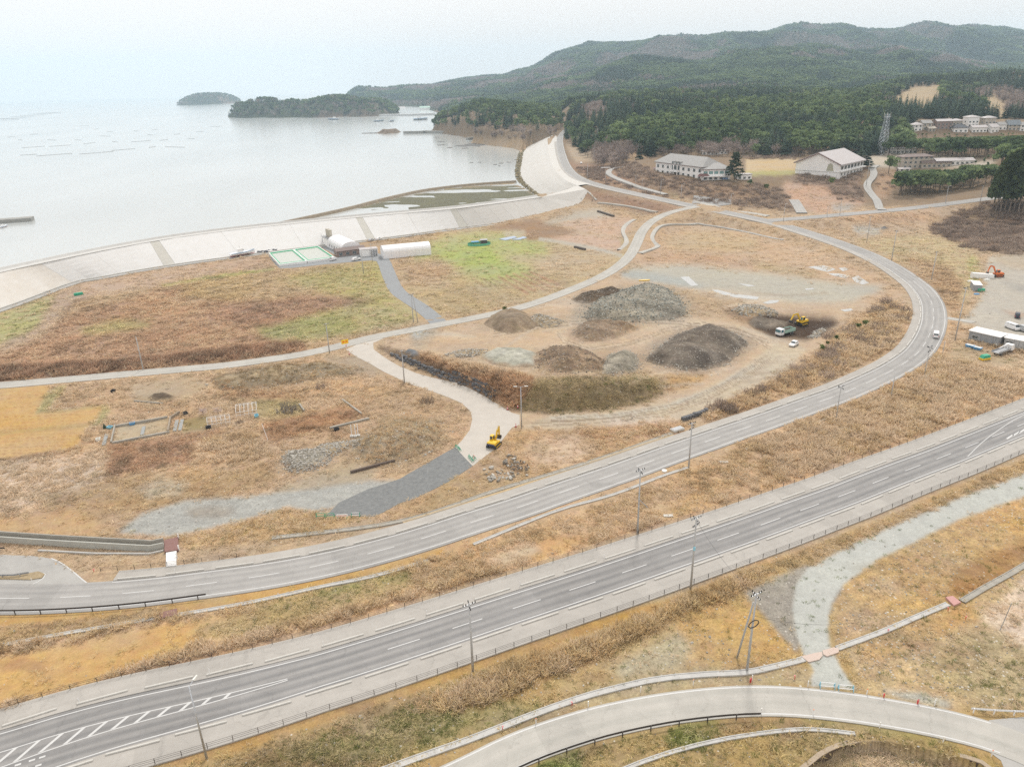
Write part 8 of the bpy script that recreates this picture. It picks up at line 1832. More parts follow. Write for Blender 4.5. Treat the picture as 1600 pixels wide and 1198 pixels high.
# lattice tower
tp = W(1377, 242); th = max(24, hgt((1377, 242), (1383, 179))); tw_ = thing('lattice_tower', tp, 'tall steel lattice tower on the hill beside the cedars', 'tower', .3)
M_LAT = mat('tower_steel', (.50, .54, .58), .5, .4); lg = [(-1, -1), (1, -1), (1, 1), (-1, 1)]; wa = lambda t: 3.2 - 2.2 * t
for sx, sy in lg: MB().tube((sx * wa(0), sy * wa(0), -1), (sx * wa(1), sy * wa(1), th), .2, .14, 6).build('leg', M_LAT, tw_)
b = MB(); c = MB()
for i in range(11):
 t0, t1 = i / 11, (i + 1) / 11
 for k in range(4):
  (ax_, ay_), (bx2, by2) = lg[k], lg[(k + 1) % 4]
  b.tube((ax_ * wa(t0), ay_ * wa(t0), th * t0), (bx2 * wa(t1), by2 * wa(t1), th * t1), .08, n=4, caps=False).tube((bx2 * wa(t0), by2 * wa(t0), th * t0), (ax_ * wa(t1), ay_ * wa(t1), th * t1), .08, n=4, caps=False)
  c.tube((ax_ * wa(t1), ay_ * wa(t1), th * t1), (bx2 * wa(t1), by2 * wa(t1), th * t1), .1, n=4, caps=False)
b.build('brace', M_LAT, tw_); c.build('ring', M_LAT, tw_); MB().bx(-1.9, 1.9, -1.9, 1.9, th - 2.2, th - 2.0).build('platform', M_LAT, tw_)
for k in range(4): MB().tube((lg[k][0] * 1.6, lg[k][1] * 1.6, th - 2), (lg[k][0] * 1.6, lg[k][1] * 1.6, th + 1.4), .12, n=6).build('antenna', M_LAMP, tw_)

# ------------------------------------------------------------------ tanks, tent barn, sheds by the sea wall
a0, a1 = W(627, 403), W(666, 399); ha = atan2(a1.y - a0.y, a1.x - a0.x); TL = (a1.xy - a0.xy).length + 2
def tent(p, rz, L, D, h, label, rh=2.6):
 r = thing('tent_barn', p, label, 'barn', rz); arc = [(-D / 2, 0), (-D / 2, h)] + [(-D / 2 * cos(t), h + rh * sin(t)) for t in np.linspace(.25, pi - .25, 9)] + [(D / 2, h), (D / 2, 0)]
 MB().loft([[(-L / 2, y, z) for y, z in arc], [(L / 2, y, z) for y, z in arc]]).build('cover', M_TENT, r)
 for k in range(7):
  x = -L / 2 + L * k / 6; m = MB()
  for (y0, z0), (y1, z1) in zip(arc[:-1], arc[1:]): m.tube((x, y0 * 1.006, z0 * 1.004), (x, y1 * 1.006, z1 * 1.004), .07, n=5, caps=False)
  m.build('rib', mat('tent_rib', (.78, .78, .8), .5), r)
 return r
tm = (a0 + a1) / 2; tent((tm.x - sin(ha) * 4 - 3, tm.y + cos(ha) * 4, tm.z), ha, TL + 9, 8.5, 3.1, 'long white tunnel barn on the bright green grass')
wb = head((532, 398), (558, 388)); c_ = W(536, 392)
wb2 = head((518, 392), (537, 402))
tb = tent((c_.x, c_.y + 3, c_.z), wb2, 22, 9.5, 3.2, 'white arched barn joined to the brown roofed porch')
for k in range(4): win(tb, -8 + 3.6 * k, -4.75, 1.0, 1.0, 1.2, 'y-')
hp_ = house(549, 399, head((539, 400), (562, 397)), 14, 5.5, 3.0, 1.0, M_BRICK, M_ROOFB, 'brown roofed porch building in front of the arched barn', 'gable', 1)
sp_ = thing('tank_tower', W(516, 384), 'white plant tower with cream vertical tanks beside the sea wall', 'plant', wb2)
MB().bx(-4, 4, -2.5, 2.5, 0, 4.6).build('plinth', M_WALLW, sp_); MB().bx(-5, 4.4, -2.9, 2.9, 4.61, 4.8).build('deck', M_GREY, sp_)
for k in range(4): MB().tube((-2.6 + 1.75 * k, 0, 4.8), (-2.6 + 1.75 * k, 0, 8.6 + .2 * (k % 2)), .8, n=12).build('tank', mat('cream_tank', alb(236, 226, 204), .5), sp_, smooth=False)
for x in (-4.6, 0, 4.2): MB().bx(x - .06, x + .06, -2.85, -2.75, 4.8, 6.0).build('railing_post', M_GREY, sp_)
MB().tube((-4.8, -2, 0), (-4.8, -2, 4.7), .5, .5, 8).build('pipe', M_GREY, sp_)
shd = thing('tank_shed', W(577, 399), 'pair of small white sheds with grey shutters near the service road', 'shed', ha); MB().bx(-4.4, 0, -2.2, 2.4, 0, 3.4).build('wall', M_WALLW, shd); MB().bx(.1, 4.0, -2.2, 2.4, 0, 3.4).build('wall', M_WALLW, shd); MB().bx(-4.6, 4.2, -2.4, 2.6, 3.41, 3.6).build('roof', M_ROOFP, shd)
for k in range(3): MB().bx(.5 + k * 1.15, 1.4 + k * 1.15, -2.27, -2.19, .2, 3.0).build('shutter', M_GREY, shd)
# settling tanks, white rims with green liners
c0, c1, c3 = W(421, 399), W(438, 417), W(506, 389)
tkt = thing('settling_tank', (0, 0, 0), 'pair of low white tanks with green edges by the sea wall', 'tank')
def pool(A, B, C, D_, z, hh):
 P4 = [Vector(p) for p in (A, B, C, D_)]; cen = sum(P4, Vector()) / 4
 def ring(f, zz): return [((p - cen) * f + cen).xy.to_3d() + Vector((0, 0, zz)) for p in P4]
 MB().loft([ring(1.0, z - .4), ring(1.0, z + hh), ring(.95, z + hh), ring(.95, z + hh - .3)], caps=False).build('rim', mat('tank_white', (.8, .8, .79), .6), tkt)
 MB().loft([ring(.947, z + hh + .02), ring(.87, z + hh + .02), ring(.85, z + hh - .5)], caps=False).build('liner_edge', mat('liner_green', (.03, .36, .18), .6), tkt)
 MB().poly(ring(.88, z + hh - .28)).build('water', mat('pale_tank_water', alb(226, 232, 218), .25, noise=.03), tkt)
A_, B_, C_, D_ = W(420, 398), W(437, 417), W(524, 405.5), W(497, 387.5); zt_ = A_.z
m1, m2 = B_.lerp(C_, .485), A_.lerp(D_, .485)
pool(A_, B_, m1, m2, zt_, 1.1); pool(m2.lerp(D_, .02), m1.lerp(C_, .02), C_, D_, zt_, 1.1)
for k, (px, py) in enumerate([(406, 396), (411, 394.5), (416, 395), (421, 393), (426, 392.5), (431, 392)]):
 r = thing('net_heap', W(px, py), 'dark heap of fishing gear beside the tanks, in the row next to the boat', 'fishing gear', rnd.uniform(0, 3), 'fishing gear heaps'); V, F = [], []
 MB().loft([[(-1.6, -1.2, 0), (1.6, -1.2, 0), (1.6, 1.2, 0), (-1.6, 1.2, 0)], [(-1.2, -.9, .9), (1.0, -.8, 1.2), (.9, .9, 1.0), (-1.1, .8, 1.3)]]).build('net', mat('dark_net', (.09, .09, .10), .9, noise=.4, nscale=2), r)
bt = MB().bx(-2.4, 2.4, -1.2, 1.2, 0, .5).build('pallet_stack', M_LAMP); bt.location = tuple(W(466, 391.5)); tag(bt, 'flat white pallet stack behind the tanks', 'pallet')
# boats
def boat(p, rz, label, L=11.0, cabin=True, hull=M_WPNT, stripe=M_BLUE, keel=M_RED, cradle=False, zb=0.0, group=None):
 r = thing('fishing_boat' if L > 7 else 'skiff', p, label, 'boat', rz, group); b = L * .14; st = []
 for t in np.linspace(0, 1, 9):
  w_ = b * (1 - max(0, (t - .45) / .55) ** 2.2) * (0.86 + .14 * min(1, t * 4)); sh = .25 * L * .1 * (t ** 2) * 1.6; x = -L / 2 + L * t
  st.append([(x, -w_, zb + L * .1 + sh), (x, -w_ * .72, zb + L * .02), (x, 0, zb - .02 * L + sh * .5), (x, w_ * .72, zb + L * .02), (x, w_, zb + L * .1 + sh), (x, w_ * .86, zb + L * .095 + sh), (x, 0, zb + L * .06 + sh * .6), (x, -w_ * .86, zb + L * .095 + sh)])
 MB().loft(st).build('hull', hull, r)
 sp = MB()
 for e in (0, 4): sp.loft([[(q[e][0], q[e][1] * 1.02, q[e][2] + .03), (q[e][0], q[e][1] * 1.02, q[e][2] - L * .018), (q[e][0], q[e][1] * .96, q[e][2] - L * .018), (q[e][0], q[e][1] * .96, q[e][2] + .03)] for q in st])
 sp.build('sheer_stripe', stripe, r)
 if keel: MB().loft([[(q[0][0], q[1][1] * .98, q[1][2] - .03), (q[0][0], 0, q[2][2] - .12), (q[0][0], q[3][1] * .98, q[3][2] - .03), (q[0][0], 0, q[1][2] + .05)] for q in st]).build('bottom', keel, r)
 if cabin:
  c = MB().loft([[(-L * .22, -b * .5, zb + L * .07), (L * .02, -b * .5, zb + L * .07), (L * .02, b * .5, zb + L * .07), (-L * .22, b * .5, zb + L * .07)], [(-L * .2, -b * .42, zb + L * .24), (-L * .01, -b * .42, zb + L * .24), (-L * .01, b * .42, zb + L * .24), (-L * .2, b * .42, zb + L * .24)]]).build('wheelhouse', M_WPNT, r)
  MB().bx(L * .012, L * .03, -b * .36, b * .36, zb + L * .15, zb + L * .21).build('window', M_GLASS, c); MB().tube((-L * .1, 0, zb + L * .24), (-L * .1, 0, zb + L * .36), .05, n=5).build('mast', M_GREY, r)
 if cradle:
  for x in (-L * .3, L * .2): MB().bx(x - .2, x + .2, -b, b, -.1, zb - .04).bx(x - .15, x + .15, -b, -b + .25, -.1, zb + L * .03).bx(x - .15, x + .15, b - .25, b, -.1, zb + L * .03).build('cradle', M_WOOD, r)
 return r
boat(W(380, 400), head((362, 402), (399, 396)), 'white fishing boat with blue sheer and red bottom propped on the grass', 12.5, cradle=True, zb=.9)
sea_p = lambda px, py: (*fl(px, py, SEA), SEA + .05)
boat(sea_p(6, 355), 1.5, 'small white boat moored at the pale pier', 8)
for px, py, a, L, lb in ((500, 180.5, .3, 26, 'white boat moored under the wooded island'), (521, 187.5, 2.9, 30, 'dark boat out from the wooded island'), (592, 190, .4, 24, 'dark boat before the harbour quay, left of two'), (612, 190, 1.2, 24, 'dark boat before the harbour quay, right of two'), (657, 187.5, .2, 34, 'long low boat near the wooded headland')):
 boat(sea_p(px, py), a, lb, L, hull=M_WPNT if 'white' in lb else M_GREY, keel=None)
# oyster floats: dark lines of floats in the bay
fm = [box_me('oyster_raft', l, 1.5, .5, mat('raft_timber', alb(186, 187, 186), .8), 0, -.2) for l in (22, 34, 46)]
for k, (px, py, a, i) in enumerate([(32, 219, 2.4, 0), (81, 219, 2.5, 1), (132, 197, 0, 0), (151, 202, 1.6, 0), (151, 239, .8, 2), (180, 222, 2.3, 1), (193, 234, .8, 1), (212, 205, 2.4, 0), (220, 221, .9, 1), (238, 230, 1.6, 0), (242, 203, 1.5, 0), (235, 211, 2.4, 0), (256, 219, 1.4, 0), (273, 230, 2.6, 2), (277, 210, 1.5, 0), (299, 217, 2.4, 0), (312, 206, 2.5, 0), (336, 198, 2.6, 1), (94, 228, .8, 1), (52, 230, .8, 1), (85, 242, .8, 2), (45, 242, .6, 0), (18, 214, 1.6, 0), (53, 210, 1.4, 0), (172, 206, 1.5, 0), (140, 224, 1.5, 1), (122, 219, 2.5, 0), (164, 213, 2.6, 1)]):
 o = bpy.data.objects.new('oyster_raft', fm[i]); o.location = (*fl(px, py, SEA), SEA); o.rotation_euler = (0, 0, a); tag(link(o), 'dark slender oyster raft afloat on the open bay', 'raft', 'oyster rafts')
for k, (px, py, i) in enumerate([(8, 186, 2), (22, 185, 2), (36, 182.5, 2), (50, 180.5, 2), (62, 178.5, 2), (74, 177, 2), (12, 188, 1), (82, 176.5, 1)]):
 o = bpy.data.objects.new('oyster_raft', fm[i]); o.location = (*fl(px, py, SEA), SEA); o.rotation_euler = (0, 0, .1); o.scale = (2.0, 4, 1.5); tag(link(o), 'dark raft in the long broken line far out in the bay', 'raft', 'line of far rafts')
# ------------------------------------------------------------------ site offices beyond the bend
def office(p0, p1, D, h, label, wall_m, roof_m):
 a, b = W(*p0), W(*p1); rz = atan2(b.y - a.y, b.x - a.x); L = (b.xy - a.xy).length; r = thing('site_office', ((a.x + b.x) / 2 - sin(rz) * D / 2, (a.y + b.y) / 2 + cos(rz) * D / 2, a.z), label, 'site office', rz)
 n = 5
 for k in range(n): MB().bx(-L / 2 + L / n * k + .02, -L / 2 + L / n * (k + 1) - .02, -D / 2, D / 2, .15, h).build('wall_panel', wall_m, r)
 MB().bx(-L / 2 - .25, L / 2 + .25, -D / 2 - .25, D / 2 + .25, h + .01, h + .22).build('roof', roof_m, r); MB().bx(-L / 2, L / 2, -D / 2 + .05, D / 2 - .05, -.2, .14).build('base', M_GREY, r)
 win(r, -L * .28, -D / 2, 1.0, 1.6, .9, 'y-'); MB().bx(L * .42, L * .47, -D / 2 - .4, -D / 2 - .02, .3, 1.0).build('air_unit', M_LAMP, r); MB().bx(L * .36, L * .4, -D / 2 - .03, -D / 2 - .01, .15, 2.0).build('door', M_GREY, r); return r
M_CONT = mat('container_grey', alb(186, 190, 194), .6, noise=.05, nscale=.6); M_CROOF = mat('container_roof', (.80, .80, .79), .5)
office((1512, 531), (1559, 542), 5.0, 3.0, 'larger grey site office with a white roof by the gate of the lot', M_CONT, M_CROOF); office((1567, 541), (1606, 549), 4.6, 2.7, 'smaller pale site office at the frame edge', mat('container_white', alb(222, 224, 224), .6, noise=.04), M_CROOF)
for q, l in (((1515, 543), 'blue skip before the larger site office, left of two'), ((1527, 546.5), 'blue skip before the larger site office, right of two')):
 r = thing('skip', W(*q), l, 'skip', head((1510, 543), (1522, 546))); MB().loft([[(-.9, -.5, .1), (.9, -.5, .1), (.9, .5, .1), (-.9, .5, .1)], [(-1.2, -.7, .9), (1.2, -.7, .9), (1.2, .7, .9), (-1.2, .7, .9)]]).build('tub', M_BLUE, r); MB().poly([(-1.0, -.55, .905), (1.0, -.55, .905), (1.0, .55, .905), (-1.0, .55, .905)]).build('load', M_LAMP, r)
r = thing('generator', W(1538, 562), 'green topped yellow machine on the bare strip below the offices', 'generator', .3); MB().bx(-1.5, 1.5, -.7, .7, .1, .7).build('base', M_YEL, r); MB().prism([(-1.4, .7), (1.4, .7), (1.2, 1.5), (-.9, 1.5)], -.65, .65).build('cover', M_GREEN, r)
yd = thing('storage_shed', W(1524, 452), 'pale low storage shed with a green front at the back of the lot', 'shed', 1.2); MB().bx(-3.2, 3.2, -1.4, 1.4, 0, 2.4).build('wall', M_CONT, yd); MB().bx(-3.3, 3.3, -1.5, 1.5, 2.41, 2.55).build('roof', M_CROOF, yd)
gb = MB().bx(-1.3, 1.3, -.7, .7, 0, 1.1).build('green_bin', M_GREEN, bev=.08); gb.location = tuple(W(1532, 455)); tag(gb, 'bright green bin in front of the pale storage shed', 'bin')
tl = MB().prism([(-4.2, 0), (4.2, 0), (4.2, 1.4), (-4.2, 2.2)], -1.0, 1.0).build('material_stack', M_CROOF); tl.location = tuple(W(1534, 434)); tl.rotation_euler = (0, 0, -.05); tag(tl, 'long white covered stack left of the orange excavator', 'stack')
bb = MB().prism([(-.9, 0), (.9, 0), (.8, .35), (-.8, .35)], -.5, .5).build('blue_tarp', M_BLUE); bb.location = tuple(W(1526, 460)); tag(bb, 'blue covered bundle below the green bin', 'tarp')
for q, l in (((1516, 440), 'white board pile beside the storage shed'), ((1541, 438), 'white planks lying in front of the covered stack'), ((1508, 514), 'sandy plywood heap left of the larger office')):
 o = MB().bx(-1.1, 1.1, -.7, .7, 0, .25).bx(-.8, 1.2, -.5, .6, .26, .5, rz=.3).build('board_pile', M_LAMP if 'white' in l else mat('plywood', alb(222, 186, 140), .8)); o.location = tuple(W(*q)); tag(o, l, 'board pile')
# ------------------------------------------------------------------ garden plot, beams, odds and ends
def beam(p, q, label, m, w_=.35, h=.4, name='concrete_beam', cat='beam'):
 a, b = W(*p), W(*q); rz = atan2(b.y - a.y, b.x - a.x); L = (b.xy - a.xy).length; o = MB().bx(-L / 2, L / 2, -w_ / 2, w_ / 2, -.1, h).build(name, m); o.location = tuple((a + b) / 2); o.rotation_euler = (0, -atan2(b.z - a.z, L), rz); return tag(o, label, cat)
beam((535, 625), (565, 647), 'grey beam lying in the rust coloured grass', M_DGREY); beam((516, 670), (577, 655), 'long grey beam behind the three white posts', M_DGREY, .5, .5); beam((548, 739), (617, 721), 'dark brown kerb in the weeds beside the crushed stone', mat('dark_kerb', alb(122, 104, 92), .9, noise=.2), .5, .55); beam((468, 632), (475, 642), 'short grey beam near the round thicket', M_DGREY)
beam((182, 667), (262, 653), 'grey rear wall of the small garden plot', M_DGREY, .4, .55, 'garden_wall', 'wall'); beam((176, 693), (265, 676), 'grey front wall of the small garden plot', M_DGREY, .5, .5, 'garden_wall', 'wall'); beam((174, 692), (180, 665), 'side wall of the garden plot next to the orange field', M_DGREY, .3, .5, 'garden_wall', 'wall'); beam((210, 627), (255, 631), 'low broken wall before the brown mound', M_DGREY, .3, .35, 'garden_wall', 'wall')
for p, q, l in (((263, 676), (267, 654), 'pale leaning plank at the corner of the garden plot'), ((267, 655), (281, 646), 'pale plank lying behind the garden corner')): beam(p, q, l, M_WOOD, .35, .8, 'plank', 'plank')
for p, q, l in (((273, 674), (277, 657), 'greenish bed strip, left of the pair in the green plot'), ((281, 673), (285, 656), 'grey bed strip, right of the pair in the green plot'), ((222, 680), (225, 667), 'grey bed strip inside the walled plot'), ((162, 696), (167, 679), 'grey bed strip near the orange field corner')): beam(p, q, l, mat('bed_cover', alb(182, 186, 184), .7), .8, .22, 'garden_bed', 'garden bed')
def pipe_frame(p, q, D, label):
 a, b = W(*p), W(*q); rz = atan2(b.y - a.y, b.x - a.x); L = (b.xy - a.xy).length; r = thing('greenhouse_skeleton', (a + b) / 2, label, 'greenhouse frame', rz); m_ = mat('white_pipe', (.72, .72, .70), .5)
 for k in range(6):
  x = -L / 2 + L * k / 5; MB().tube((x, 0, 0), (x, 0, 1.5), .05, n=5).tube((x, D, 0), (x, D, 1.5), .05, n=5).tube((x, 0, 1.5), (x, D / 2, 2.3), .05, n=5).tube((x, D, 1.5), (x, D / 2, 2.3), .05, n=5).build('hoop', m_, r)
 MB().tube((-L / 2, 0, 1.5), (L / 2, 0, 1.5), .05, n=5).tube((-L / 2, D, 1.5), (L / 2, D, 1.5), .05, n=5).tube((-L / 2, D / 2, 2.3), (L / 2, D / 2, 2.3), .05, n=5).tube((-L / 2, 0, .7), (L / 2, 0, .7), .05, n=5).build('rail', m_, r)
pipe_frame((370, 653), (402, 648), 5.5, 'bare white greenhouse frame in the garden, larger of two'); pipe_frame((325, 668), (360, 662), 2.2, 'low white pipe frame between the green plot and the greenhouse frame')
for k, (bx0, by0, tx0, ty0) in enumerate([(550, 683, 550, 660), (556, 683, 555, 658), (560, 682, 559, 658)]):
 r = thing('pipe_post', W(bx0, by0), 'white pipe post, ' + ['left', 'middle', 'right'][k] + ' of three beside the long grey beam', 'post'); MB().tube((0, 0, -.2), (0, 0, 3.3), .1, n=8).build('pipe', M_WPNT, r); MB().bx(-.4, .4, -.4, .4, -.05, .5).build('footing', M_KERB, r)
r = thing('leaning_post', W(419, 688), 'lone white post leaning at the edge of the rust grass', 'post'); MB().tube((0, 0, -.2), (-.9, .2, 4.4), .07, n=6).build('pipe', M_WPNT, r); r = thing('leaning_post', W(1562, 985), 'grey post standing in the pale weeds near the dark drain', 'post'); MB().tube((0, 0, -.2), (.7, .1, 5.0), .06, n=6).build('pipe', M_GREY, r)
for q, l, m in (((207, 663), 'blue crate on the garden wall', M_BLUE), ((172, 669), 'teal box beside the tiny conifer', M_LBLUE), ((401, 651), 'light blue pail at the greenhouse frame corner', M_LBLUE), ((154, 688), 'white bucket at the orange field corner', M_LAMP), ((526, 672), 'black box before the long grey beam', M_BLK), ((177, 612), 'small black lump on the bare path', M_BLK), ((326, 669), 'dark pump box at the end of the low pipe frame', M_BLK), ((290, 647), 'black tub behind the cherry tree', M_BLK)):
 o = MB().loft([[(-.55, -.4, 0), (.55, -.4, 0), (.55, .4, 0), (-.55, .4, 0)], [(-.65, -.5, .6), (.65, -.5, .6), (.65, .5, .6), (-.65, .5, .6)], [(-.55, -.42, .6), (.55, -.42, .6), (.55, .42, .6), (-.55, .42, .6)], [(-.5, -.38, .2), (.5, -.38, .2), (.5, .38, .2), (-.5, .38, .2)]]).build('garden_box', m); o.location = tuple(W(*q)); o.rotation_euler = (0, 0, rnd.uniform(0, 3)); tag(o, l, 'box')
gbn = MB().prism([(-1.8, 0), (1.8, 0), (1.6, 1.0), (-1.6, 1.0)], -.6, .6).build('green_trough', M_GREEN); gbn.location = tuple(W(123, 461)); gbn.rotation_euler = (0, 0, head((118, 461), (129, 459))); tag(gbn, 'bright green trough on the field edge below the sea wall', 'trough')
# net ring with its little hut, blue tarps, dark logs, tan dump
hr = thing('field_hut', W(756, 382), 'small dark hut with a blue roof inside a green net on the bright grass', 'hut', .2); MB().bx(-1.6, 1.6, -1.2, 1.2, 0, 2.4).build('wall', mat('hut_wall', (.09, .085, .08), .8), hr); MB().bx(-2, 2, -1.6, 1.6, 2.41, 2.6).build('roof', M_GREY, hr); MB().bx(-6.5, -2.6, -1, 1.4, 1.7, 1.85).build('awning', M_BLUE, hr)
m = MB()
for i in range(24):
 t0, t1 = 2 * pi * i / 24, 2 * pi * (i + 1) / 24; m.poly([(-2.5 + 6 * cos(t0), 3.6 * sin(t0), 0), (-2.5 + 6 * cos(t1), 3.6 * sin(t1), 0), (-2.5 + 6 * cos(t1), 3.6 * sin(t1), 1.1), (-2.5 + 6 * cos(t0), 3.6 * sin(t0), 1.1)])
m.build('net', mat('green_net', (.12, .42, .30), .8), hr)
for q, l in (([(780, 374), (803, 369.5), (808, 371.5), (790, 376)], 'pale blue sheet laid on the field beyond the hut, left of two'), ([(800, 375), (818, 370), (823, 372), (812, 375)], 'pale blue sheet laid on the field beyond the hut, right of two')):
 tag(sheet('blue_sheet', q, mat('pale_blue_sheet', alb(186, 208, 236), .5, noise=.06), 2, .25), l, 'sheet')
for p, q, l in (((898, 387), (914, 391), 'dark logs beside the field path'), ((934, 331), (959, 339), 'dark timber stack below the sea wall corner')): beam(p, q, l, mat('dark_timber', (.09, .075, .065), .9, noise=.4), 1.4, .9, 'log_stack', 'logs')
yh = MB().tube((-2, 0, .25), (2, 0, .25), .3, n=8).tube((-1, .5, .25), (2.6, .4, .25), .25, n=8).build('yellow_pipe', M_YEL); yh.location = tuple(W(1006, 439)); tag(yh, 'yellow pipes lying behind the cobble heap', 'pipe')
mh = MB().tube((0, 0, -.2), (0, 0, .25), .55, n=16).build('manhole', mat('white_ring', (.74, .73, .70), .8)); mh.location = tuple(W(1038, 736)); tag(mh, 'white concrete ring by the narrow drain in the straw strip', 'manhole')
for q, l in (((1044, 762), 'x')) if False else ():
 pass
for q, l in (((1044, 806), 'white slab lying in the straw near the far highway fence'), ((1131, 722), 'grey slab in the straw beside the drain')):
 o = MB().bx(-.9, .9, -.4, .4, 0, .2).build('slab', M_KERB, bev=.04); o.location = tuple(W(*q)); tag(o, l, 'slab')
bx_ = thing('culvert_box', W(1058, 672), 'pale culvert box where the haul road meets the grey drain', 'culvert', .5); MB().bx(-1.6, 1.6, -.8, .8, -.3, .5).build('box', M_KERB, bx_); MB().bx(-1.4, 1.4, -.6, .6, .51, .56).build('grate', M_GREY, bx_)
for q, l in (((908, 313.5), 'person in dark clothes standing at the sea wall corner, left'), ((925.5, 315.5), 'person in dark clothes standing at the sea wall corner, right')):
 p = W(*q); me = bpy.data.meshes.new('person'); V = [(0, 0, .95), (0, 0, 1.25), (0, 0, 1.48), (0, 0, 1.60), (0, 0, 1.72), (.11, 0, .5), (.13, .02, .05), (-.11, 0, .5), (-.13, .04, .05), (.24, 0, 1.42), (.30, .03, 1.12), (.30, .1, .86), (-.24, 0, 1.42), (-.30, .03, 1.12), (-.30, .1, .86)]
 E = [(0, 1), (1, 2), (2, 3), (3, 4), (0, 5), (5, 6), (0, 7), (7, 8), (2, 9), (9, 10), (10, 11), (2, 12), (12, 13), (13, 14)]; me.from_pydata(V, E, []); o = link(bpy.data.objects.new('person', me)); me.materials.append(mat('dark_clothes', (.05, .05, .06), .9))
 sk = o.modifiers.new('skin', 'SKIN'); o.modifiers.new('sub', 'SUBSURF').levels = 1
 for i, rr_ in enumerate([.15, .15, .14, .06, .11, .09, .06, .09, .06, .07, .05, .045, .07, .05, .045]): me.skin_vertices[0].data[i].radius = (rr_, rr_)
 me.skin_vertices[0].data[0].use_root = True; o.location = (p.x, p.y, p.z + .05); tag(o, l, 'person')
# puddles
M_PUD = mat('puddle_water', (.42, .42, .40), .05, spec=.9)
for k, (poly, l) in enumerate([([(1263, 417.6), (1275, 415.5), (1285.6, 414.6), (1296, 417), (1305.7, 421), (1293, 425), (1276, 421)], 'ragged pale puddle in the tan field, farthest of the group'), ([(1310, 419), (1320, 418), (1326, 421), (1317, 424)], 'small round puddle beside the ragged one'), ([(1292, 427), (1310, 427.5), (1328, 431), (1322, 435), (1300, 430)], 'narrow puddle between the ragged and the broad one'), ([(1331, 434), (1341, 431), (1350, 437), (1358, 442), (1348, 444.6), (1336, 441)], 'broad pale puddle nearest the curved road'),
  ([(1112, 453), (1122, 453), (1145, 459), (1186, 464), (1183, 468), (1150, 465), (1124, 459)], 'long pale puddle on the grey yard track'), ([(1192, 473), (1204, 469), (1218, 469), (1214, 473), (1200, 475)], 'short pale puddle above the stone heap'), ([(1063, 433), (1076, 432), (1091, 446), (1080, 447)], 'slanting puddle on the blue grey strip'), ([(1152, 443), (1166, 444), (1181, 446.5), (1170, 448)], 'thin puddle on the grey yard strip'), ([(1313, 484), (1330, 482), (1333, 485), (1320, 487)], 'small puddle on the scrub bank, far one'), ([(1257, 451), (1270, 450), (1272, 452), (1260, 453)], 'tiny puddle on the grey strip near the tan field')]):
 B = [tuple(W(*p)[:2]) for p in poly]; zz = float(np.mean([H1(*b) for b in B])) ; o = sheet('puddle', B, M_PUD, 1.0, .05, world=True, skirt=.3); tag(o, l, 'puddle')
# ------------------------------------------------------------------ single trees and bushes
def one_tree(kd, px, py, top_y, label, cat='tree', wide=1.0, mt=None, name=None):
 g = W(px, py); h = hgt((px, py), (px, top_y)); o = tree(kd, g.x, g.y, h, label, None, cat, wide, .1, 1)
 if name: o.name = name
 if mt:
  o.data = o.data.copy(); o.data.materials[0] = mt
 return o
V, F = [], []; r = random.Random(31)
for i in range(12):
 z = .2 + .72 * i / 11; l = .26 * (1 - (i / 12) ** 1.4) + .05
 for k in range(7):
  a = r.uniform(0, 6.28); e = Vector((cos(a) * l, sin(a) * l, z + r.uniform(-.03, .02))); tube(V, F, (0, 0, z), e, .008, .004, 3)
  for j in range(9): quad(V, F, Vector((0, 0, z)).lerp(e, r.uniform(.3, 1.05)) + Vector((r.gauss(0, .02), r.gauss(0, .02), r.uniform(-.01, .02))), r.uniform(.05, .085), r, .8, .6)
me = bpy.data.meshes.new('crown'); me.from_pydata([tuple(v) for v in V], [], F); me.materials.append(leaf_mat('fir_needles', (.045, .07, .035), (.11, .14, .06)))
g = W(1147, 283); hh = hgt((1147, 283), (1147, 236)); fo = link(bpy.data.objects.new('fir_tree', me)); fo.location = tuple(g); fo.scale = (hh, hh, hh); tag(fo, 'tall tiered dark fir standing alone before the school', 'tree'); link(bpy.data.objects.new('trunk', STEM['cedar']), fo)
one_tree('broad', 1388, 271, 240, 'dense round dark green tree beside the hillside drive', wide=1.35); one_tree('cedar', 1352, 262, 222, 'dark cedar left of the lattice tower, right behind the gymnasium', wide=1.5); one_tree('cedar', 1343, 258, 226, 'smaller dark cedar behind the gymnasium roof', wide=1.6); one_tree('pine', 1305, 240, 214, 'dark layered pine directly behind the gymnasium', wide=1.3)
M_BLOS = leaf_mat('pale_blossom', (.42, .33, .31), (.66, .56, .53), .5); M_BROWNL = leaf_mat('brown_thicket', (.20, .15, .11), (.36, .28, .21))
one_tree('bare', 318, 650, 635, 'pale pink cherry tree in blossom, larger of two in the garden', wide=1.5, mt=M_BLOS, name='cherry_tree'); one_tree('bare', 341, 647, 634, 'pale pink cherry tree, smaller of two in the garden', wide=1.4, mt=M_BLOS, name='cherry_tree.001')
one_tree('cedar', 164, 669, 660, 'tiny dark green conifer at the orange field corner', wide=1.6, name='small_conifer')
def bush(px, py, size, label, mt=None, kd='scrub'):
 g = W(px, py); o = bpy.data.objects.new('bush', CROWN[kd][rnd.randrange(4)].copy()); o.location = (g.x, g.y, g.z - .1); o.scale = (size, size, size * .9); o.rotation_euler = (0, 0, rnd.uniform(0, 6)); link(o)
 if mt: o.data.materials[0] = mt
 tag(o, label, 'bush'); return o
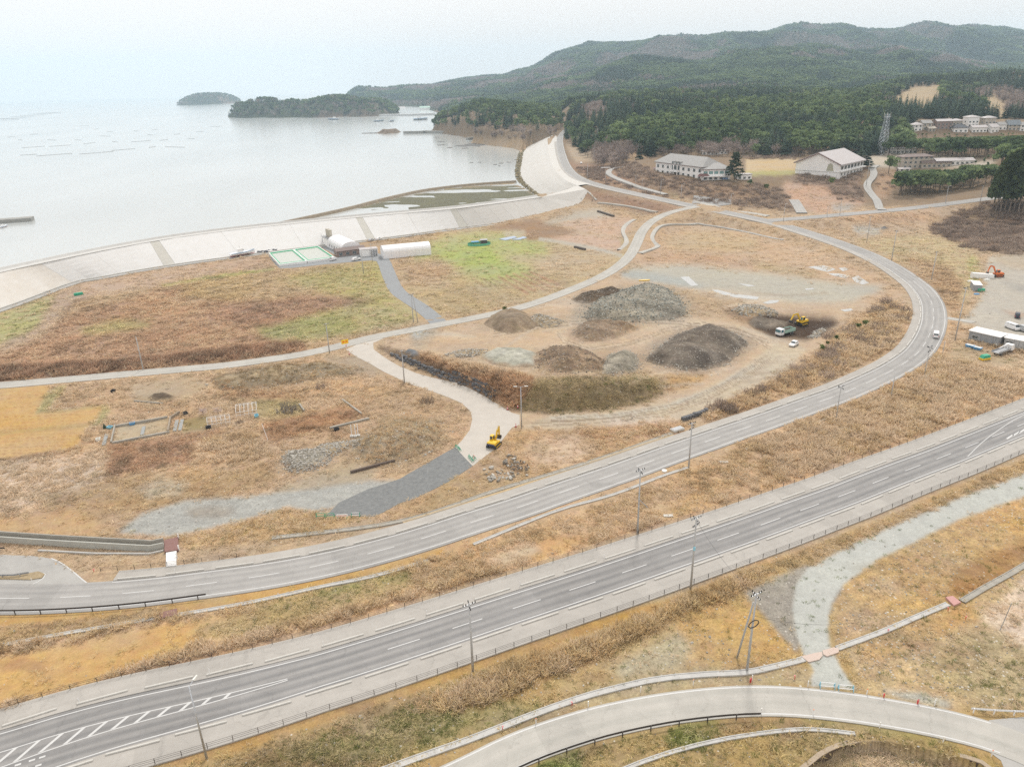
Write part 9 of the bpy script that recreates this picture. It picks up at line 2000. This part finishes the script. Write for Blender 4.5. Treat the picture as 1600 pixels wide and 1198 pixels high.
bush(500, 606, 1.5, 'round dark leafless bush in the straw west of the ramp'); bush(450, 642, 2.6, 'wide grey leafless thicket in the green garden corner', leaf_mat('grey_thicket', (.24, .21, .18), (.40, .36, .31))); bush(668, 628, 2.0, 'brown leafless bush near the ramp bend', M_BROWNL); bush(375, 660, 1.0, 'small bare shrub at the frame corner')
M_GB = leaf_mat('green_bush', (.08, .12, .03), (.17, .22, .07))
for px, py, s, l in ((1340, 517, 1.4, 'fresh green bush on the scrub bank, farthest of the group'), (1350, 511, 1.6, 'fresh green bush high on the scrub bank'), (1306, 533, 1.2, 'green bush on the scrub bank nearest the pit'), (1284, 549, 1.3, 'dark green bush above the orange stones'), (1292, 541, .9, 'tiny green bush on the scrub bank'), (680, 489, 1.1, 'x')):
 if l != 'x': bush(px, py, s * 2.2, l, M_GB, 'broad')
bush(1299, 291, 7, 'olive green bush in the scrub below the gymnasium', M_GB, 'broad'); bush(789, 489, 3.2, 'dark green bush behind the flat topped gravel heap', M_GB, 'broad'); bush(1172, 292, 6, 'dark green bush at the foot of the tall fir', None, 'broad'); bush(1196, 300, 6, 'green bush on the scrub slope below the school field', M_GB, 'broad')
# tall cedars with bare trunks at the right edge
gx_ = [(1556, 330, 250), (1562, 333, 243), (1569, 331, 238), (1576, 334, 236), (1583, 332, 232), (1590, 335, 230), (1597, 333, 228), (1605, 334, 226), (1560, 322, 246), (1573, 322, 238), (1586, 322, 232), (1600, 322, 228), (1615, 330, 224), (1551, 326, 262), (1554, 318, 256), (1566, 318, 244), (1579, 318, 236), (1592, 319, 232), (1608, 321, 228), (1562, 314, 248), (1576, 313, 240), (1590, 313, 236)]
MTALL = mat('tall_trunk', (.24, .19, .15), .9, noise=.2)
for k, (px, py, ty) in enumerate(gx_):
 g = W(px, py); h = hgt((px, py), (px, ty)); V, F = [], []; r = random.Random(200 + k)
 for i in range(15):
  t = i / 14; z = .3 + .69 * t; rad = .17 * (1 - t) ** .6 + .02
  for q in range(28):
   a = r.uniform(0, 6.28); d_ = rad * r.uniform(.4, 1.1); quad(V, F, Vector((cos(a) * d_, sin(a) * d_, z + r.uniform(-.03, .03))), r.uniform(.04, .075), r, .3)
 me = bpy.data.meshes.new('crown'); me.from_pydata([tuple(v) for v in V], [], F); me.materials.append(leaf_mat('tall_cedar_needles', (.06, .085, .03), (.14, .16, .06)) if 'tall_cedar_needles' not in bpy.data.materials else bpy.data.materials['tall_cedar_needles'])
 o = link(bpy.data.objects.new('tall_cedar', me)); o.location = tuple(g); o.scale = (h, h, h); tag(o, 'tall cedar with a bare trunk in the grove by the field road', 'tree', 'tall cedars by the field road'); V, F = [], []; tube(V, F, (0, 0, -.03), (0, 0, .9), .011, .004, 6); ms = bpy.data.meshes.new('trunk'); ms.from_pydata([tuple(v) for v in V], [], F); ms.materials.append(MTALL); link(bpy.data.objects.new('trunk', ms), o)
